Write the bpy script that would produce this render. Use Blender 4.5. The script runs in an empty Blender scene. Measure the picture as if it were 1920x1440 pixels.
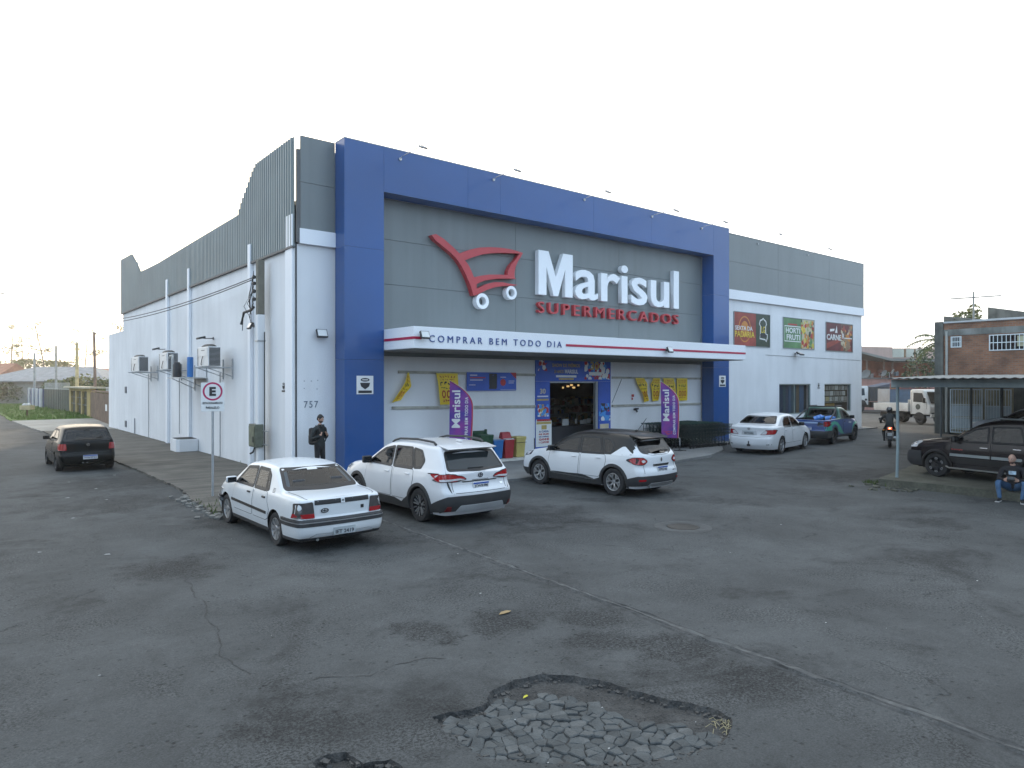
import bpy, bmesh, math, random
from mathutils import Vector, Matrix, noise
from mathutils.bvhtree import BVHTree
from mathutils.geometry import delaunay_2d_cdt
R = math.radians
S = bpy.context.scene
COL = S.collection
random.seed(7)

# ---------------------------------------------------------------- camera
CAM_H = 2.85
cam_d = bpy.data.cameras.new("camera")
cam = bpy.data.objects.new("camera", cam_d)
COL.objects.link(cam)
cam_d.sensor_width = 36.0
cam_d.lens = 36.0 * 1310.0 / 1920.0
cam_d.clip_start = 0.1
cam_d.clip_end = 3000.0
# world +X runs along the shop front, +Y away along the side wall
cam.location = (0, 0, CAM_H)
cam.rotation_euler = (R(90 - 0.11), 0, R(-(90 - 51.05)))
S.camera = cam

# ---------------------------------------------------------------- world and sun
SUN_AZ = 66.0      # degrees, world direction the sun stands in (from +X towards +Y)
SUN_EL = 9.0
world = bpy.data.worlds.new("World")
S.world = world
world.use_nodes = True
wn = world.node_tree
wn.nodes.clear()
w_out = wn.nodes.new("ShaderNodeOutputWorld")
w_bg = wn.nodes.new("ShaderNodeBackground")
w_sky = wn.nodes.new("ShaderNodeTexSky")
w_sky.sky_type = 'NISHITA'
w_sky.sun_disc = False
w_sky.sun_elevation = R(SUN_EL)
w_sky.sun_rotation = R(90 - SUN_AZ)
w_sky.air_density = 1.0
w_sky.dust_density = 3.0
w_sky.ozone_density = 2.0
w_mix = wn.nodes.new("ShaderNodeMix"); w_mix.data_type = 'RGBA'
w_mix.inputs[0].default_value = 0.62            # thin bright overcast veil over the clear sky
# the veil is brighter and whiter round the hidden sun, dimmer and bluer opposite it
w_geo = wn.nodes.new("ShaderNodeTexCoord"); w_dot = wn.nodes.new("ShaderNodeVectorMath"); w_dot.operation = 'DOT_PRODUCT'
wn.links.new(w_geo.outputs["Generated"], w_dot.inputs[0]); w_dot.inputs[1].default_value = (math.cos(R(SUN_AZ)), math.sin(R(SUN_AZ)), 0.15)
w_ramp = wn.nodes.new("ShaderNodeValToRGB"); w_mr = wn.nodes.new("ShaderNodeMapRange"); w_mr.inputs[1].default_value = -1; w_mr.inputs[2].default_value = 1
wn.links.new(w_dot.outputs["Value"], w_mr.inputs[0]); wn.links.new(w_mr.outputs[0], w_ramp.inputs[0])
el = w_ramp.color_ramp.elements; el[0].position = 0.0; el[0].color = (.52, .72, .98, 1); el[1].position = 1.0; el[1].color = (1.25, 1.15, 1.0, 1)
e2 = el.new(0.5); e2.color = (.74, .92, 1.12, 1)
w_sc = wn.nodes.new("ShaderNodeVectorMath"); w_sc.operation = 'SCALE'; w_sc.inputs["Scale"].default_value = 21.5
wn.links.new(w_ramp.outputs[0], w_sc.inputs[0]); wn.links.new(w_sc.outputs[0], w_mix.inputs[7])
wn.links.new(w_sky.outputs[0], w_mix.inputs[6])
wn.links.new(w_mix.outputs[2], w_bg.inputs[0])
w_bg.inputs[1].default_value = 0.13
wn.links.new(w_bg.outputs[0], w_out.inputs[0])

sun_d = bpy.data.lights.new("sun", 'SUN')
sun_d.energy = 3.4
sun_d.angle = R(3.0)
sun_d.color = (1.0, 0.80, 0.56)
sun = bpy.data.objects.new("sun", sun_d)
COL.objects.link(sun)
sd = Vector((math.cos(R(SUN_EL)) * math.cos(R(SUN_AZ)), math.cos(R(SUN_EL)) * math.sin(R(SUN_AZ)), math.sin(R(SUN_EL))))
sun.rotation_euler = sd.to_track_quat('Z', 'Y').to_euler()
sun.location = sd * 80

S.view_settings.view_transform = 'Standard'
S.view_settings.look = 'None'
S.view_settings.exposure = 0.0
S.view_settings.gamma = 1.0
S.cycles.use_denoising = True
S.cycles.max_bounces = 6
S.cycles.transparent_max_bounces = 8
S.cycles.caustics_reflective = False
S.cycles.caustics_refractive = False

# ---------------------------------------------------------------- materials
MATS = {}
def M(name, col, rough=0.6, metal=0.0, spec=0.5, coat=0.0, var=0.10, scale=2.0, bump=0.0, bscale=30.0, emit=None, streak=0.0, fine=0.0, alpha=1.0, svec=(2.2, 2.2, 0.10)):
 if name in MATS: return MATS[name]
 m = bpy.data.materials.new(name); m.use_nodes = True
 nt = m.node_tree; b = nt.nodes["Principled BSDF"]; L = nt.links.new
 b.inputs["Roughness"].default_value = rough
 b.inputs["Metallic"].default_value = metal
 b.inputs["Specular IOR Level"].default_value = spec
 b.inputs["Coat Weight"].default_value = coat
 b.inputs["Coat Roughness"].default_value = 0.06
 if alpha < 1: b.inputs["Alpha"].default_value = alpha
 tc = nt.nodes.new("ShaderNodeTexCoord")
 src = tc.outputs["Object"]
 col4 = (col[0], col[1], col[2], 1)
 n = nt.nodes.new("ShaderNodeTexNoise"); n.inputs["Scale"].default_value = scale; n.inputs["Detail"].default_value = 6
 L(src, n.inputs["Vector"])
 mr = nt.nodes.new("ShaderNodeMapRange")
 mr.inputs[1].default_value = 0.3; mr.inputs[2].default_value = 0.7
 mr.inputs[3].default_value = 1 - var; mr.inputs[4].default_value = 1 + var
 L(n.outputs["Fac"], mr.inputs[0])
 fac = mr.outputs[0]
 def mul(a, c):
  x = nt.nodes.new("ShaderNodeMath"); x.operation = 'MULTIPLY'; L(a, x.inputs[0]); L(c, x.inputs[1]); return x.outputs[0]
 if streak > 0:
  mp = nt.nodes.new("ShaderNodeMapping"); mp.inputs["Scale"].default_value = svec; L(src, mp.inputs[0])
  n2 = nt.nodes.new("ShaderNodeTexNoise"); n2.inputs["Scale"].default_value = 1.6; n2.inputs["Detail"].default_value = 5; L(mp.outputs[0], n2.inputs["Vector"])
  r2 = nt.nodes.new("ShaderNodeMapRange"); r2.inputs[1].default_value = 0.45; r2.inputs[2].default_value = 0.75; r2.inputs[3].default_value = 1.0; r2.inputs[4].default_value = 1 - streak
  L(n2.outputs["Fac"], r2.inputs[0]); fac = mul(fac, r2.outputs[0])
 if fine > 0:
  n3 = nt.nodes.new("ShaderNodeTexNoise"); n3.inputs["Scale"].default_value = bscale; n3.inputs["Detail"].default_value = 3; L(src, n3.inputs["Vector"])
  r3 = nt.nodes.new("ShaderNodeMapRange"); r3.inputs[1].default_value = 0.3; r3.inputs[2].default_value = 0.7; r3.inputs[3].default_value = 1 - fine; r3.inputs[4].default_value = 1 + fine
  L(n3.outputs["Fac"], r3.inputs[0]); fac = mul(fac, r3.outputs[0])
 mx = nt.nodes.new("ShaderNodeVectorMath"); mx.operation = 'SCALE'
 mx.inputs[0].default_value = col[:3]; L(fac, mx.inputs["Scale"])
 L(mx.outputs[0], b.inputs["Base Color"])
 if bump > 0:
  n4 = nt.nodes.new("ShaderNodeTexNoise"); n4.inputs["Scale"].default_value = bscale; n4.inputs["Detail"].default_value = 5; L(src, n4.inputs["Vector"])
  bp = nt.nodes.new("ShaderNodeBump"); bp.inputs["Strength"].default_value = bump; bp.inputs["Distance"].default_value = 0.02
  L(n4.outputs["Fac"], bp.inputs["Height"]); L(bp.outputs[0], b.inputs["Normal"])
 if emit:
  b.inputs["Emission Color"].default_value = (emit[0], emit[1], emit[2], 1); b.inputs["Emission Strength"].default_value = emit[3]
 MATS[name] = m
 return m

def M_asphalt():
 m = bpy.data.materials.new("asphalt"); m.use_nodes = True
 nt = m.node_tree; b = nt.nodes["Principled BSDF"]; L = nt.links.new; N = nt.nodes.new
 geo = N("ShaderNodeNewGeometry"); P = geo.outputs["Position"]
 def noise_(sc, det=5, rough=0.55, vec=P, dist=0.0):
  n = N("ShaderNodeTexNoise"); n.inputs["Scale"].default_value = sc; n.inputs["Detail"].default_value = det
  n.inputs["Roughness"].default_value = rough; n.inputs["Distortion"].default_value = dist; L(vec, n.inputs["Vector"]); return n.outputs["Fac"]
 def mr(f, a, c, o0, o1):
  x = N("ShaderNodeMapRange"); x.inputs[1].default_value = a; x.inputs[2].default_value = c; x.inputs[3].default_value = o0; x.inputs[4].default_value = o1; L(f, x.inputs[0]); return x.outputs[0]
 def op(o, a, c):
  x = N("ShaderNodeMath"); x.operation = o
  for i, v in enumerate((a, c)):
   if isinstance(v, (int, float)): x.inputs[i].default_value = v
   else: L(v, x.inputs[i])
  return x.outputs[0]
 big = noise_(0.33, 6, 0.6, dist=0.6)
 mid = noise_(1.3, 6, 0.65)
 tone = op('MULTIPLY', mr(big, 0.3, 0.7, 0.76, 1.22), mr(mid, 0.3, 0.7, 0.84, 1.16))
 tone = op('MULTIPLY', tone, mr(noise_(55, 4, 0.7), 0.3, 0.7, 0.70, 1.30))
 tone = op('MULTIPLY', tone, mr(noise_(13, 5, 0.75), 0.3, 0.7, 0.84, 1.14))
 # stained and ravelled areas of the forecourt, soft edged and broken up by noise
 wob = noise_(1.5, 7, 0.72); stain = None
 sepp = N("ShaderNodeSeparateXYZ"); L(P, sepp.inputs[0])
 for sx, sy, sr in ((4.3, 6.95, .55), (5.2, 6.6, .6), (6.1, 6.0, .6), (5.9, 4.6, .75), (5.95, 3.75, .6), (5.6, 5.4, .5), (4.2, 22.5, 2.6), (3.0, 18.5, 1.8), (4.4, 15.0, 1.0), (2.7, 11.6, .9), (5.6, 11.9, 1.2), (9.7, 11.2, 1.3), (8.4, 13.0, 1.6), (14, 12.4, 1.8), (21.5, 10.6, 2.2)):
  ds = op('POWER', op('ADD', op('POWER', op('ABSOLUTE', op('SUBTRACT', sepp.outputs[0], sx), 0), 2), op('POWER', op('ABSOLUTE', op('SUBTRACT', sepp.outputs[1], sy), 0), 2)), .5)
  q = mr(op('SUBTRACT', op('DIVIDE', ds, sr), op('MULTIPLY', op('SUBTRACT', wob, .5), 4.0)), .35, 1.0, 1, 0); stain = q if stain is None else op('MAXIMUM', stain, q)
 grit = mr(noise_(34, 3, 0.8), 0.44, 0.54, 0.36, 1.25)
 worn = op('MAXIMUM', op('MULTIPLY', stain, .9), mr(noise_(0.6, 7, 0.7, dist=.6), 0.47, 0.60, 0.10, 0.85))
 tone = op('MULTIPLY', tone, op('ADD', 1.0, op('MULTIPLY', worn, op('SUBTRACT', grit, 1.0))))
 tone = op('MULTIPLY', tone, mr(op('MULTIPLY', stain, op('MULTIPLY', mr(noise_(24, 4, .8), .42, .50, .25, 1), mr(noise_(4, 5, .75), .34, .52, .4, 1))), 0, 1, 1.04, 0.50))
 # worn patches where the binder is gone and dark aggregate shows
 patch = op('MULTIPLY', mr(noise_(0.55, 7, 0.62, dist=0.8), 0.54, 0.64, 0, 1), mr(noise_(7, 4, 0.7), 0.38, 0.58, 0.35, 1))
 tone = op('MULTIPLY', tone, mr(patch, 0, 1, 1.0, 0.52))
 # pits between stones
 vo = N("ShaderNodeTexVoronoi"); vo.inputs["Scale"].default_value = 11; L(P, vo.inputs["Vector"])
 pit = op('MULTIPLY', mr(vo.outputs["Distance"], 0.10, 0.27, 1, 0), mr(noise_(0.7, 6, 0.7), 0.42, 0.56, 0.0, 1.0))
 pit = op('MULTIPLY', pit, mr(noise_(6.0, 3), 0.46, 0.54, 0.0, 1.0))
 tone = op('MULTIPLY', tone, mr(pit, 0, 1, 1.0, 0.36))
 # pale sandy dust
 tone = op('MULTIPLY', tone, mr(noise_(0.8, 8, 0.7, dist=1.2), 0.58, 0.78, 1.0, 1.28))
 # cracks
 nv = N("ShaderNodeTexNoise"); nv.inputs["Scale"].default_value = 1.1; nv.inputs["Detail"].default_value = 5; L(P, nv.inputs["Vector"])
 sc = N("ShaderNodeVectorMath"); sc.operation = 'SCALE'; sc.inputs["Scale"].default_value = 1.5; L(nv.outputs["Color"], sc.inputs[0])
 ad = N("ShaderNodeVectorMath"); L(P, ad.inputs[0]); L(sc.outputs[0], ad.inputs[1])
 v2 = N("ShaderNodeTexVoronoi"); v2.feature = 'DISTANCE_TO_EDGE'; v2.inputs["Scale"].default_value = 0.30; L(ad.outputs[0], v2.inputs["Vector"])
 crack = op('MULTIPLY', mr(v2.outputs["Distance"], 0.001, 0.006, 1, 0), mr(noise_(0.8, 6, .7), 0.52, 0.60, 0, 1))
 tone = op('MULTIPLY', tone, mr(crack, 0, 1, 1.0, 0.55))
 mx = N("ShaderNodeVectorMath"); mx.operation = 'SCALE'; mx.inputs[0].default_value = (0.064, 0.0675, 0.068); L(tone, mx.inputs["Scale"])
 L(mx.outputs[0], b.inputs["Base Color"])
 b.inputs["Roughness"].default_value = 0.88
 b.inputs["Specular IOR Level"].default_value = 0.28
 h = op('ADD', noise_(60, 4, 0.7), op('MULTIPLY', crack, -2.0))
 h = op('ADD', h, op('MULTIPLY', pit, -1.2))
 h = op('ADD', h, op('MULTIPLY', noise_(2.2, 4), 1.5))
 bp = N("ShaderNodeBump"); bp.inputs["Strength"].default_value = 0.55; bp.inputs["Distance"].default_value = 0.012
 L(h, bp.inputs["Height"]); L(bp.outputs[0], b.inputs["Normal"])
 return m

def M_brick(name, c1, c2, mortar, scale=1.0, axis='YZ'):
 m = bpy.data.materials.new(name); m.use_nodes = True
 nt = m.node_tree; b = nt.nodes["Principled BSDF"]; L = nt.links.new; N = nt.nodes.new
 geo = N("ShaderNodeNewGeometry"); sp = N("ShaderNodeSeparateXYZ"); L(geo.outputs["Position"], sp.inputs[0])
 cb = N("ShaderNodeCombineXYZ"); L(sp.outputs[1 if axis == 'YZ' else 0], cb.inputs[0]); L(sp.outputs[2], cb.inputs[1])
 br = N("ShaderNodeTexBrick"); br.inputs["Scale"].default_value = scale
 br.inputs["Color1"].default_value = (*c1, 1); br.inputs["Color2"].default_value = (*c2, 1); br.inputs["Mortar"].default_value = (*mortar, 1)
 br.inputs["Mortar Size"].default_value = 0.012; br.inputs["Brick Width"].default_value = 0.26; br.inputs["Row Height"].default_value = 0.10
 L(cb.outputs[0], br.inputs["Vector"])
 n = N("ShaderNodeTexNoise"); n.inputs["Scale"].default_value = 1.1; n.inputs["Detail"].default_value = 7; L(geo.outputs["Position"], n.inputs["Vector"])
 mr = N("ShaderNodeMapRange"); mr.inputs[1].default_value = 0.3; mr.inputs[2].default_value = 0.7; mr.inputs[3].default_value = 0.6; mr.inputs[4].default_value = 1.25; L(n.outputs["Fac"], mr.inputs[0])
 sc = N("ShaderNodeVectorMath"); sc.operation = 'SCALE'; L(br.outputs["Color"], sc.inputs[0]); L(mr.outputs[0], sc.inputs["Scale"])
 L(sc.outputs[0], b.inputs["Base Color"]); b.inputs["Roughness"].default_value = 0.9
 bp = N("ShaderNodeBump"); bp.inputs["Strength"].default_value = 0.5; bp.inputs["Distance"].default_value = 0.01; bp.invert = True
 L(br.outputs["Fac"], bp.inputs["Height"]); L(bp.outputs[0], b.inputs["Normal"])
 MATS[name] = m
 return m

# ---------------------------------------------------------------- object helpers
def link(name, me, parent=None, mats=None):
 o = bpy.data.objects.new(name, me); COL.objects.link(o)
 if mats is not None:
  for mm in (mats if isinstance(mats, (list, tuple)) else [mats]): me.materials.append(mm)
 if parent is not None: o.parent = parent
 return o
def tag(o, label=None, cat=None, group=None, kind=None):
 if label: o["label"] = label
 if cat: o["category"] = cat
 if group: o["group"] = group
 if kind: o["kind"] = kind
 return o
def thing(name, label, cat, loc=(0, 0, 0), rz=0.0, group=None):
 o = bpy.data.objects.new(name, None); COL.objects.link(o)
 o.empty_display_size = 0.3; o.location = loc; o.rotation_euler = (0, 0, rz)
 return tag(o, label, cat, group)
def copy_tree(o, parent=None):
 c = o.copy(); COL.objects.link(c)
 if parent is not None: c.parent = parent
 for ch in list(o.children): copy_tree(ch, c)
 return c

class MB:
 def __init__(s): s.v = []; s.f = []; s.mi = []
 def add(s, vs, fs, mi=0):
  o = len(s.v); s.v += [tuple(p) for p in vs]
  for f in fs: s.f.append([i + o for i in f]); s.mi.append(mi)
  return s
 def box(s, a, b, mi=0):
  x0, y0, z0 = (min(a[i], b[i]) for i in range(3)); x1, y1, z1 = (max(a[i], b[i]) for i in range(3))
  return s.add([(x0, y0, z0), (x1, y0, z0), (x1, y1, z0), (x0, y1, z0), (x0, y0, z1), (x1, y0, z1), (x1, y1, z1), (x0, y1, z1)],
                     [(0, 3, 2, 1), (4, 5, 6, 7), (0, 1, 5, 4), (1, 2, 6, 5), (2, 3, 7, 6), (3, 0, 4, 7)], mi)
 def cbox(s, c, d, mi=0, rot=None):
  vs = []
  for dz in (-.5, .5):
   for dx, dy in ((-.5, -.5), (.5, -.5), (.5, .5), (-.5, .5)):
    p = Vector((dx * d[0], dy * d[1], dz * d[2]))
    if rot: p = rot @ p
    vs.append(Vector(c) + p)
  return s.add(vs, [(0, 3, 2, 1), (4, 5, 6, 7), (0, 1, 5, 4), (1, 2, 6, 5), (2, 3, 7, 6), (3, 0, 4, 7)], mi)
 def cyl(s, p0, p1, r0, r1=None, n=10, mi=0, caps=True):
  if r1 is None: r1 = r0
  p0 = Vector(p0); p1 = Vector(p1); d = (p1 - p0)
  if d.length < 1e-6: return s
  d.normalize(); u = d.orthogonal().normalized(); w = d.cross(u)
  vs = []
  for p, r in ((p0, r0), (p1, r1)):
   for i in range(n):
    t = 2 * math.pi * i / n; vs.append(p + u * (r * math.cos(t)) + w * (r * math.sin(t)))
  fs = [(i, (i + 1) % n, n + (i + 1) % n, n + i) for i in range(n)]
  if caps: fs += [tuple(range(n - 1, -1, -1)), tuple(range(n, 2 * n))]
  return s.add(vs, fs, mi)
 def tube(s, pts, r, n=6, mi=0):
  pts = [Vector(p) for p in pts]
  vs = []; m = len(pts)
  for k, p in enumerate(pts):
   d = (pts[min(k + 1, m - 1)] - pts[max(k - 1, 0)]).normalized()
   ref = Vector((0, 0, 1)) if abs(d.z) < 0.9 else Vector((1, 0, 0))
   u = d.cross(ref).normalized(); w = u.cross(d)
   for i in range(n):
    t = 2 * math.pi * i / n; vs.append(p + u * (r * math.cos(t)) + w * (r * math.sin(t)))
  fs = []
  for k in range(m - 1):
   for i in range(n):
    fs.append((k * n + i, k * n + (i + 1) % n, (k + 1) * n + (i + 1) % n, (k + 1) * n + i))
  fs += [tuple(range(n - 1, -1, -1)), tuple(range((m - 1) * n, m * n))]
  return s.add(vs, fs, mi)
 def lathe(s, prof, axis='Z', c=(0, 0, 0), n=24, mi=0):
  vs = []; m = len(prof); c = Vector(c)
  for r, h in prof:
   for i in range(n):
    t = 2 * math.pi * i / n; a, bb = r * math.cos(t), r * math.sin(t)
    vs.append(c + (Vector((a, bb, h)) if axis == 'Z' else Vector((a, h, bb)) if axis == 'Y' else Vector((h, a, bb))))
  fs = []
  for k in range(m - 1):
   for i in range(n):
    fs.append((k * n + i, k * n + (i + 1) % n, (k + 1) * n + (i + 1) % n, (k + 1) * n + i))
  return s.add(vs, fs, mi)
 def prism(s, poly, axis, d0, d1, mi=0):
  """poly: 2D outline; axis 'Y' -> (x,z) extruded in y, 'X' -> (y,z) extruded in x, 'Z' -> (x,y) extruded in z"""
  def mk(p, d):
   return (p[0], d, p[1]) if axis == 'Y' else (d, p[0], p[1]) if axis == 'X' else (p[0], p[1], d)
  n = len(poly)
  vs = [mk(p, d0) for p in poly] + [mk(p, d1) for p in poly]
  fs = [tuple(range(n)), tuple(range(2 * n - 1, n - 1, -1))] + [(i, n + i, n + (i + 1) % n, (i + 1) % n) for i in range(n)]
  return s.add(vs, fs, mi)
 def sphere(s, c, r, mi=0, n=12, m=8):
  rr = r if isinstance(r, (tuple, list)) else (r, r, r)
  vs = [(c[0], c[1], c[2] - rr[2])]
  for j in range(1, m):
   a = math.pi * j / m - math.pi / 2
   for i in range(n):
    t = 2 * math.pi * i / n
    vs.append((c[0] + rr[0] * math.cos(a) * math.cos(t), c[1] + rr[1] * math.cos(a) * math.sin(t), c[2] + rr[2] * math.sin(a)))
  vs.append((c[0], c[1], c[2] + rr[2])); fs = []
  for i in range(n): fs.append((0, 1 + (i + 1) % n, 1 + i))
  for j in range(m - 2):
   for i in range(n): fs.append((1 + j * n + i, 1 + j * n + (i + 1) % n, 1 + (j + 1) * n + (i + 1) % n, 1 + (j + 1) * n + i))
  t0 = 1 + (m - 2) * n
  for i in range(n): fs.append((t0 + i, t0 + (i + 1) % n, len(vs) - 1))
  return s.add(vs, fs, mi)
 def mesh(s, name, smooth=None, bevel=0.0, seg=2, recalc=True):
  me = bpy.data.meshes.new(name); me.from_pydata(s.v, [], s.f); me.update()
  for p, i in zip(me.polygons, s.mi): p.material_index = i
  if bevel > 0 or recalc:
   bm = bmesh.new(); bm.from_mesh(me)
   if recalc: bmesh.ops.recalc_face_normals(bm, faces=bm.faces)
   if bevel > 0:
    bm.normal_update()
    es = [e for e in bm.edges if len(e.link_faces) == 2 and e.calc_face_angle(0) > R(35)]
    bmesh.ops.bevel(bm, geom=es, offset=bevel, offset_type='OFFSET', segments=seg, profile=0.6, affect='EDGES', clamp_overlap=True)
   bm.to_mesh(me); bm.free()
  if smooth is not None:
   for p in me.polygons: p.use_smooth = True
   me.set_sharp_from_angle(angle=R(smooth))
  return me
 def build(s, name, mats, parent=None, smooth=None, bevel=0.0, seg=2, recalc=True):
  return link(name, s.mesh(name, smooth, bevel, seg, recalc), parent, mats)

def text_mesh(body, w=None, h=None, depth=0.01, bold=0.0, shear=0.0, spacing=1.0, res=3):
 """lettering lying in local XZ, front facing -Y, origin at lower left"""
 cu = bpy.data.curves.new("lettering", 'FONT'); cu.body = body; cu.size = 1.0
 cu.offset = bold; cu.shear = shear; cu.space_character = spacing; cu.resolution_u = res
 cu.extrude = 0.5; cu.fill_mode = 'BOTH'
 ob = bpy.data.objects.new("lettering", cu); COL.objects.link(ob)
 dg = bpy.context.evaluated_depsgraph_get(); dg.update()
 me = bpy.data.meshes.new_from_object(ob.evaluated_get(dg))
 bpy.data.objects.remove(ob); bpy.data.curves.remove(cu)
 me.materials.clear()
 xs = [v.co.x for v in me.vertices]; ys = [v.co.y for v in me.vertices]
 if not xs: return me
 x0, x1, y0, y1 = min(xs), max(xs), min(ys), max(ys)
 sx = (w / (x1 - x0)) if w else None; sy = (h / (y1 - y0)) if h else None
 if sx is None: sx = sy
 if sy is None: sy = sx
 for v in me.vertices:
  v.co = Vector(((v.co.x - x0) * sx, -(v.co.z + 0.5) * depth, (v.co.y - y0) * sy))
 me.update()
 bm = bmesh.new(); bm.from_mesh(me); bmesh.ops.recalc_face_normals(bm, faces=bm.faces); bm.to_mesh(me); bm.free()
 return me
def text(name, body, parent, mat_, x, z, w=None, h=None, y=0.0, depth=0.006, bold=0.0, shear=0.0, spacing=1.0, center=False, rot=None):
 me = text_mesh(body, w, h, depth, bold, shear, spacing)
 o = link(name, me, parent, mat_)
 if center and me.vertices:
  mxx = max(v.co.x for v in me.vertices)
  for v in me.vertices: v.co.x -= mxx / 2
 o.location = (x, y, z)
 if rot: o.rotation_euler = rot
 return o
def interp(pts, x):
 if x <= pts[0][0]: return pts[0][1]
 if x >= pts[-1][0]: return pts[-1][1]
 for i in range(len(pts) - 1):
  a, b = pts[i], pts[i + 1]
  if x <= b[0]:
   t = (x - a[0]) / (b[0] - a[0])
   m0 = (pts[i + 1][1] - pts[i - 1][1]) / (pts[i + 1][0] - pts[i - 1][0]) if i > 0 else (b[1] - a[1]) / (b[0] - a[0])
   m1 = (pts[i + 2][1] - a[1]) / (pts[i + 2][0] - a[0]) if i + 2 < len(pts) else (b[1] - a[1]) / (b[0] - a[0])
   s = (b[1] - a[1]) / (b[0] - a[0])
   if s == 0: m0 = m1 = 0
   else:
    m0 = s * max(0, min(3, m0 / s)); m1 = s * max(0, min(3, m1 / s))
   h = b[0] - a[0]
   return (2*t**3-3*t**2+1)*a[1] + (t**3-2*t**2+t)*h*m0 + (-2*t**3+3*t**2)*b[1] + (t**3-t**2)*h*m1
def lin(pts, x):
 if x <= pts[0][0]: return pts[0][1]
 for a, b in zip(pts, pts[1:]):
  if x <= b[0]: return a[1] + (b[1] - a[1]) * (x - a[0]) / (b[0] - a[0])
 return pts[-1][1]

WHITE_WALL = M("white_wall_paint", (0.74, 0.74, 0.74), 0.75, var=0.07, scale=0.4, streak=0.09, bump=0.12, bscale=8, svec=(1.1, 1.1, .12))
WHITE_TRIM = M("white_trim_panel", (0.80, 0.81, 0.83), 0.5, var=0.02, scale=0.6)
GREY_PANEL = M("grey_composite_panel", (0.165, 0.185, 0.185), 0.42, var=0.07, scale=0.35, streak=0.10)
BLUE_PANEL = M("blue_composite_panel", (0.013, 0.072, 0.24), 0.32, var=0.10, scale=0.4, coat=0.22)
RED_PAINT = M("red_sign_paint", (0.46, 0.050, 0.058), 0.45, var=0.04)
SIGN_WHITE = M("white_sign_acrylic", (0.83, 0.84, 0.85), 0.35, var=0.02)
NAVY = M("navy_lettering", (0.035, 0.075, 0.24), 0.45, var=0.03)
BLACK = M("black_plastic", (0.018, 0.018, 0.019), 0.5, var=0.1)
DARK = M("dark_opening", (0.012, 0.012, 0.013), 0.8)
STEEL = M("galvanised_steel", (0.42, 0.44, 0.45), 0.45, metal=0.7, var=0.12, scale=6)
CONCRETE = M("concrete", (0.30, 0.29, 0.27), 0.9, var=0.16, scale=2.5, bump=0.3, bscale=25, fine=0.12)
YELLOW = M("yellow_vinyl", (0.80, 0.56, 0.025), 0.45, var=0.08)
# ================================================================ setting: ground, pothole, pavements
def in_poly(p, poly):
 c = False; n = len(poly)
 for i in range(n):
  a, b = poly[i], poly[(i + 1) % n]
  if (a[1] > p[1]) != (b[1] > p[1]) and p[0] < (b[0] - a[0]) * (p[1] - a[1]) / (b[1] - a[1]) + a[0]: c = not c
 return c
def rough_loop(poly, step=0.05, amp=0.018, seed=0):
 out = []
 n = len(poly)
 for i in range(n):
  a = Vector(poly[i]).to_3d(); b = Vector(poly[(i + 1) % n]).to_3d()
  k = max(1, int((b - a).length / step))
  for j in range(k):
   p = a.lerp(b, j / k)
   nv = noise.noise_vector(p * 9 + Vector((seed, 0, 0))) * amp + noise.noise_vector(p * 30 + Vector((seed, 3, 0))) * amp * 0.5
   out.append((p.x + nv.x, p.y + nv.y))
 return out
def cdt(loop, spacing=None, holes=()):
 vs = [Vector(p) for p in loop]; n = len(vs); es = [(i, (i + 1) % n) for i in range(n)]
 for h in holes:
  o = len(vs); vs += [Vector(p) for p in h]; es += [(o + i, o + (i + 1) % len(h)) for i in range(len(h))]
 if spacing:
  xs = [p[0] for p in loop]; ys = [p[1] for p in loop]
  y = min(ys) + spacing * .5
  while y < max(ys):
   x = min(xs) + spacing * .5
   while x < max(xs):
    if in_poly((x, y), loop):
     d = min(((x - a[0]) ** 2 + (y - a[1]) ** 2) for a in loop)
     if d > (spacing * .45) ** 2: vs.append(Vector((x, y)))
    x += spacing
   y += spacing
 ov, oe, of, _, _, _ = delaunay_2d_cdt(vs, es, [], 0, 1e-5)
 tri = []
 for f in of:
  c = ((ov[f[0]][0] + ov[f[1]][0] + ov[f[2]][0]) / 3, (ov[f[0]][1] + ov[f[1]][1] + ov[f[2]][1]) / 3)
  if in_poly(c, loop) and not any(in_poly(c, h) for h in holes): tri.append(f)
 return [tuple(v) for v in ov], tri

POT = [(3.231, 5.063), (3.669, 4.95), (3.933, 5.148), (4.234, 5.189), (4.526, 5.126), (4.722, 4.903), (4.868, 4.645), (4.94, 4.334), (5.01, 4.067), (5.133, 3.832), (5.218, 3.582), (5.199, 3.448), (5.055, 3.363), (4.874, 3.252), (4.617, 3.261), (4.338, 3.308), (3.884, 3.532), (3.613, 3.78), (3.341, 4.037), (3.152, 4.286), (3.148, 4.552), (3.175, 4.836)]
POT2 = [(2.122, 5.004), (2.256, 5.069), (2.381, 5.008), (2.416, 4.766), (2.492, 4.742), (2.616, 4.68), (2.632, 4.471), (2.322, 4.419), (2.059, 4.716)]
pot = rough_loop(POT, 0.03, 0.028, 1); pot2 = rough_loop(POT2, 0.035, 0.03, 5)
ASPHALT = M_asphalt()
SOIL = M("pothole_soil", (0.038, 0.038, 0.037), 0.95, var=0.45, scale=5, bump=0.9, bscale=45, fine=0.4)
v, t = cdt([(-400, -400), (700, -400), (700, 700), (-400, 700)], None, (pot, pot2))
g = MB(); g.add([(a, b, 0) for a, b in v], t)
ground = g.build("ground", ASPHALT); tag(ground, kind="structure")

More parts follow.
